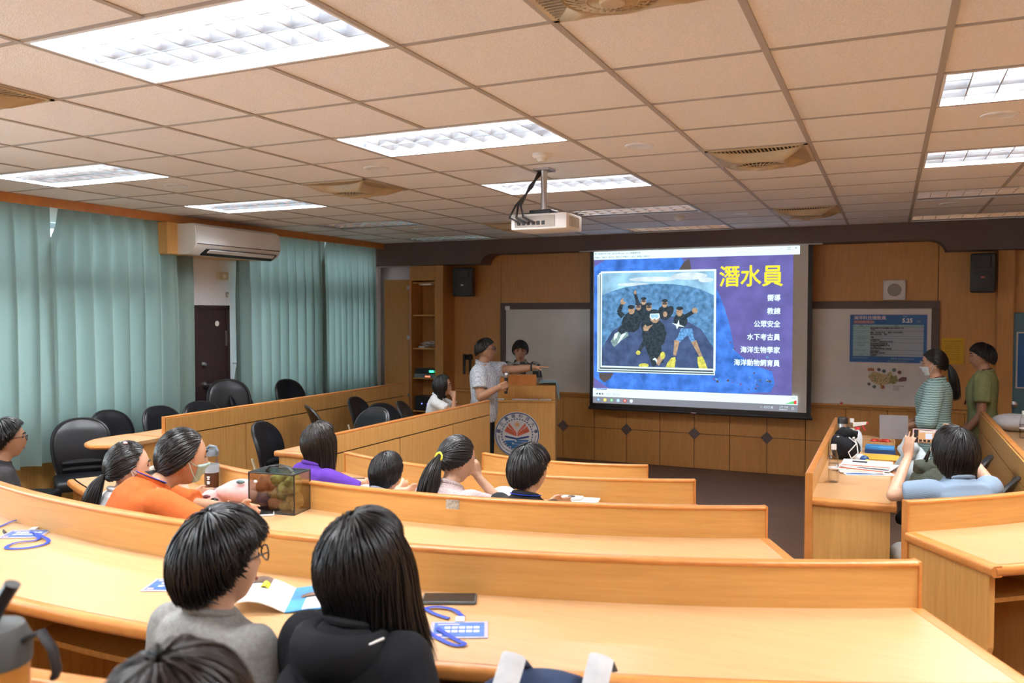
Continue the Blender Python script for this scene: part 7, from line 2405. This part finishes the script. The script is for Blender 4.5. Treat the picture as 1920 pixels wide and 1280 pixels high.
for i, (nm, lab, y, z, h, L, W, m_, rz) in enumerate((('hardback_book', 'dark blue book at the bottom of the pile on the right desk', 6.50, 0.0, 0.028, 0.20, 0.14, 'emblem_blue', 2), ('hardback_book', 'light blue book on top of the dark blue one', 6.51, 0.0285, 0.016, 0.19, 0.135, 'page_blue', -2))):
    t = thing(nm, lab, 'book', (-0.05, y, ZR + z), R(rz))
    MB().rbox(-L / 2, L / 2, -W / 2, W / 2, 0.0, 0.003, 0.001).build('cover', m_, t)
    MB().rbox(-L / 2, L / 2, -W / 2, W / 2, h - 0.003, h, 0.001).build('cover', m_, t)
    MB().box(-L / 2 + 0.004, L / 2 - 0.004, -W / 2 + 0.004, W / 2 - 0.002, 0.003, h - 0.003).build('page_block', 'page_white', t)
    MB().rbox(-L / 2, L / 2, -W / 2 - 0.001, -W / 2 + 0.003, 0.0, h, 0.001).build('spine', m_, t)
t = thing('snack_box', 'tan cardboard tray behind the books holding red packets', 'box', (-0.06, 6.76, ZR), R(1))
mat('cardboard', (0.50, 0.30, 0.12), 0.8, noise=0.1)
MB().box(-0.11, 0.11, -0.09, 0.09, 0.0, 0.004).build('tray_floor', 'cardboard', t)
for a in ((-0.11, 0.11, -0.09, -0.086, 0.004, 0.05), (-0.11, 0.11, 0.086, 0.09, 0.004, 0.05), (-0.11, -0.106, -0.086, 0.086, 0.004, 0.05), (0.106, 0.11, -0.086, 0.086, 0.004, 0.05)):
    MB().box(*a).build('tray_side', 'cardboard', t)
mat('foil_red', (0.45, 0.035, 0.02), 0.3, noise=0.5, nscale=40)
for i, (x, y, z, rz) in enumerate(((-0.065, -0.03, 0.03, 20), (0.0, -0.04, 0.035, -15), (0.065, -0.03, 0.03, 35), (-0.03, 0.035, 0.045, 70), (0.045, 0.04, 0.045, -30))):
    t = thing('snack_packet', 'red foil snack packet heaped in the tan tray' if i != 2 else 'white-fronted snack packet at the right end of the tan tray', 'snack packet', (-0.06 + x, 6.76 + y, ZR + z - 0.02), R(rz), 'red snack packets in the tray')
    lumpy(MB(), (0, 0, 0.016), (0.042, 0.026, 0.016), 40 + i, 0.12, 14, 8).build('packet', 'foil_red' if i != 2 else 'page_white', t, 'all')
    for sx in (-1, 1):
        MB().box(0.036 * sx - 0.006, 0.036 * sx + 0.006, -0.022, 0.022, 0.014, 0.017).build('crimp', 'foil_red', t)
t = thing('yellow_folder', 'yellow folder lying flat on the right desk', 'folder', (-0.11, 6.24, ZR), R(3))
mat('folder_yellow', (0.66, 0.42, 0.05), 0.6)
MB().rbox(-0.05, 0.19, -0.11, 0.11, 0.0, 0.003, 0.001).build('cover', 'folder_yellow', t)
MB().rbox(-0.05, 0.19, -0.11, 0.108, 0.005, 0.008, 0.001).build('cover', 'folder_yellow', t)
MB().box(-0.045, 0.185, -0.105, 0.10, 0.003, 0.005).build('inner_paper', 'page_white', t)
rnd = random.Random(8)
for i in range(5):
    t = thing('magazine', ['lowest white magazine of the spread pile', 'second magazine of the spread pile', 'middle magazine with orange stripe in the pile', 'upper magazine of the spread pile', 'topmost magazine with coloured edge of the pile'][i], 'magazine',
              (-0.125 + rnd.uniform(-.02, .02), 5.66 + 0.03 * i, ZR + 0.0068 * i), R(rnd.uniform(-22, 22) + 90), 'magazines on the right desk')
    MB().rbox(-0.135, 0.135, -0.15, 0.15, 0.0, 0.006, 0.0015).build('pages', 'page_white', t)
    MB().box(-0.12, -0.09, -0.14, 0.14, 0.0060, 0.0064).build('printed_stripe', ['badge_blue', 'page_sand', 'cloth_orange', 'ink_black', 'cloth_orange'][i], t)
    MB().box(0.02, 0.08, -0.12 + 0.03 * i, -0.03 + 0.03 * i, 0.0060, 0.0064).build('printed_stripe', ['ink_black', 'badge_blue', 'page_sand', 'badge_blue', 'ink_black'][i], t)
t = thing('grey_board', 'grey document folder standing at the far end of the right desk', 'folder', (0.03, 7.22, ZR), R(8))
mat('board_grey', (0.24, 0.22, 0.23), 0.7)
MB().rbox(-0.09, 0.12, -0.003, 0.003, 0.0, 0.19, 0.001, 1, Matrix.Rotation(R(-8), 4, 'X')).build('cover', 'board_grey', t)
MB().rbox(-0.09, 0.12, 0.004, 0.010, 0.0, 0.185, 0.001, 1, Matrix.Rotation(R(-8), 4, 'X')).build('cover', 'board_grey', t)

# chairs between the right desks with a backpack and a jacket
chair(0.36, 5.32, 0.15, 75, 'dark chair carrying the olive backpack beside the right desk', 'chairs beside the right desk')
chair(0.30, 6.02, 0.15, 80, 'dark chair with a pale jacket behind the right desk', 'chairs beside the right desk')
t = thing('backpack', 'olive drawstring backpack on the chair in front of the photographing woman', 'backpack', (0.24, 5.34, 0.63))
mat('cloth_olive', (0.055, 0.065, 0.045), 0.85, noise=0.15, bump=0.4, bscale=20)
lumpy(MB(), (0, 0, 0.20), (0.14, 0.15, 0.20), 15, 0.12, 28, 18, freq=3).build('sack', 'cloth_olive', t, 'all')
lumpy(MB(), (0, 0.01, 0.385), (0.085, 0.09, 0.05), 16, 0.25, 18, 10, freq=4).build('gathered_top', 'cloth_olive', t, 'all')
for sx in (-1, 1):
    MB().tube([(0.04 * sx, 0.0, 0.40), (0.02 * sx, -0.06, 0.50), (0.0, -0.03, 0.54), (-0.05 * sx, 0.03, 0.42)], 0.007, 6).build('cord', 'black_plastic', t, True)
t = thing('pale_jacket', 'pale blue-grey jacket heaped on the chair behind the right desk', 'jacket', (0.16, 6.02, 0.63))
mat('cloth_greyblue', (0.40, 0.47, 0.50), 0.9, noise=0.08, bump=0.4, bscale=15)
lumpy(MB(), (0, 0, 0.21), (0.11, 0.15, 0.21), 17, 0.14, 28, 18, freq=2.5).build('body', 'cloth_greyblue', t, 'all')
lumpy(MB(), (-0.03, -0.07, 0.40), (0.06, 0.07, 0.07), 18, 0.16, 20, 12, freq=2.5).build('sleeve', 'cloth_greyblue', t, 'all')

# far right desk
t = thing('pale_cushion', 'pale grey soft bag lying on the far right desk', 'bag', (0.99, 8.13, 0.92), R(10))
mat('cloth_pale', (0.48, 0.48, 0.50), 0.9, noise=0.06, bump=0.3, bscale=14)
lumpy(MB(), (0, 0, 0.075), (0.17, 0.15, 0.075), 19, 0.08, 28, 16, freq=2.2).build('cloth', 'cloth_pale', t, 'all')
MB().ball((-0.16, -0.03, 0.055), (0.012, 0.03, 0.02), 10, 6).build('corner_patch', 'lip', t, True)
water_bottle((0.985, 7.66, 0.92), 'clear bottle at the right picture edge on the far desk', 0.22, 0.032)

# ---- foreground: tumbler on the bottom left desk and the navy bag over the chair
t = thing('insulated_tumbler', 'orange tumbler with black lid and strap at the bottom left', 'tumbler', (-1.13, 0.735, 1.20), R(20))
mat('tumbler_orange', (0.62, 0.27, 0.05), 0.35)
MB().lathe([(0, 0), (0.040, 0), (0.042, 0.008), (0.046, 0.235), (0, 0.235)], 28).build('cup_body', 'tumbler_orange', t, 40)
MB().lathe([(0, 0.233), (0.049, 0.233), (0.050, 0.265), (0.040, 0.285), (0, 0.288)], 28).build('lid', 'case_grey', t, 40)
MB().tube([(0.0, -0.01, 0.28), (0.012, -0.005, 0.31), (0.032, 0.0, 0.345)], [0.012, 0.013, 0.014], 10, flat=0.7).build('spout', 'black_plastic', t, True)
MB().tube([(0.045, 0, 0.265), (0.072, 0, 0.278), (0.088, 0, 0.255), (0.094, 0.0, 0.225), (0.09, 0.0, 0.215)], 0.010, 8, flat=0.5).build('strap', 'black_plastic', t, True)
chair(-0.62, 1.44, 0.33, 20, 'chair in the nearest row under the navy bag', 'chairs under seated people')
t = thing('navy_bag', 'navy cloth bag with wide white straps at the bottom edge', 'bag', (-0.60, 1.45, 0.845), R(22))
mat('cloth_navy', (0.018, 0.035, 0.085), 0.85, noise=0.15, bump=0.4, bscale=20)
lumpy(MB(), (0, 0, 0.19), (0.17, 0.09, 0.205), 21, 0.10, 30, 20, freq=2.5).build('cloth', 'cloth_navy', t, 'all')
for sx in (-0.065, 0.10):
    MB().tube([(sx - 0.02, -0.105, 0.22), (sx - 0.01, -0.085, 0.36), (sx + 0.015, -0.02, 0.425), (sx + 0.03, 0.06, 0.37)], 0.024, 8, flat=0.25, up=(0, 1, 0)).build('strap', 'cloth_white', t, True)

bpy.data.scenes.remove(_WORK)
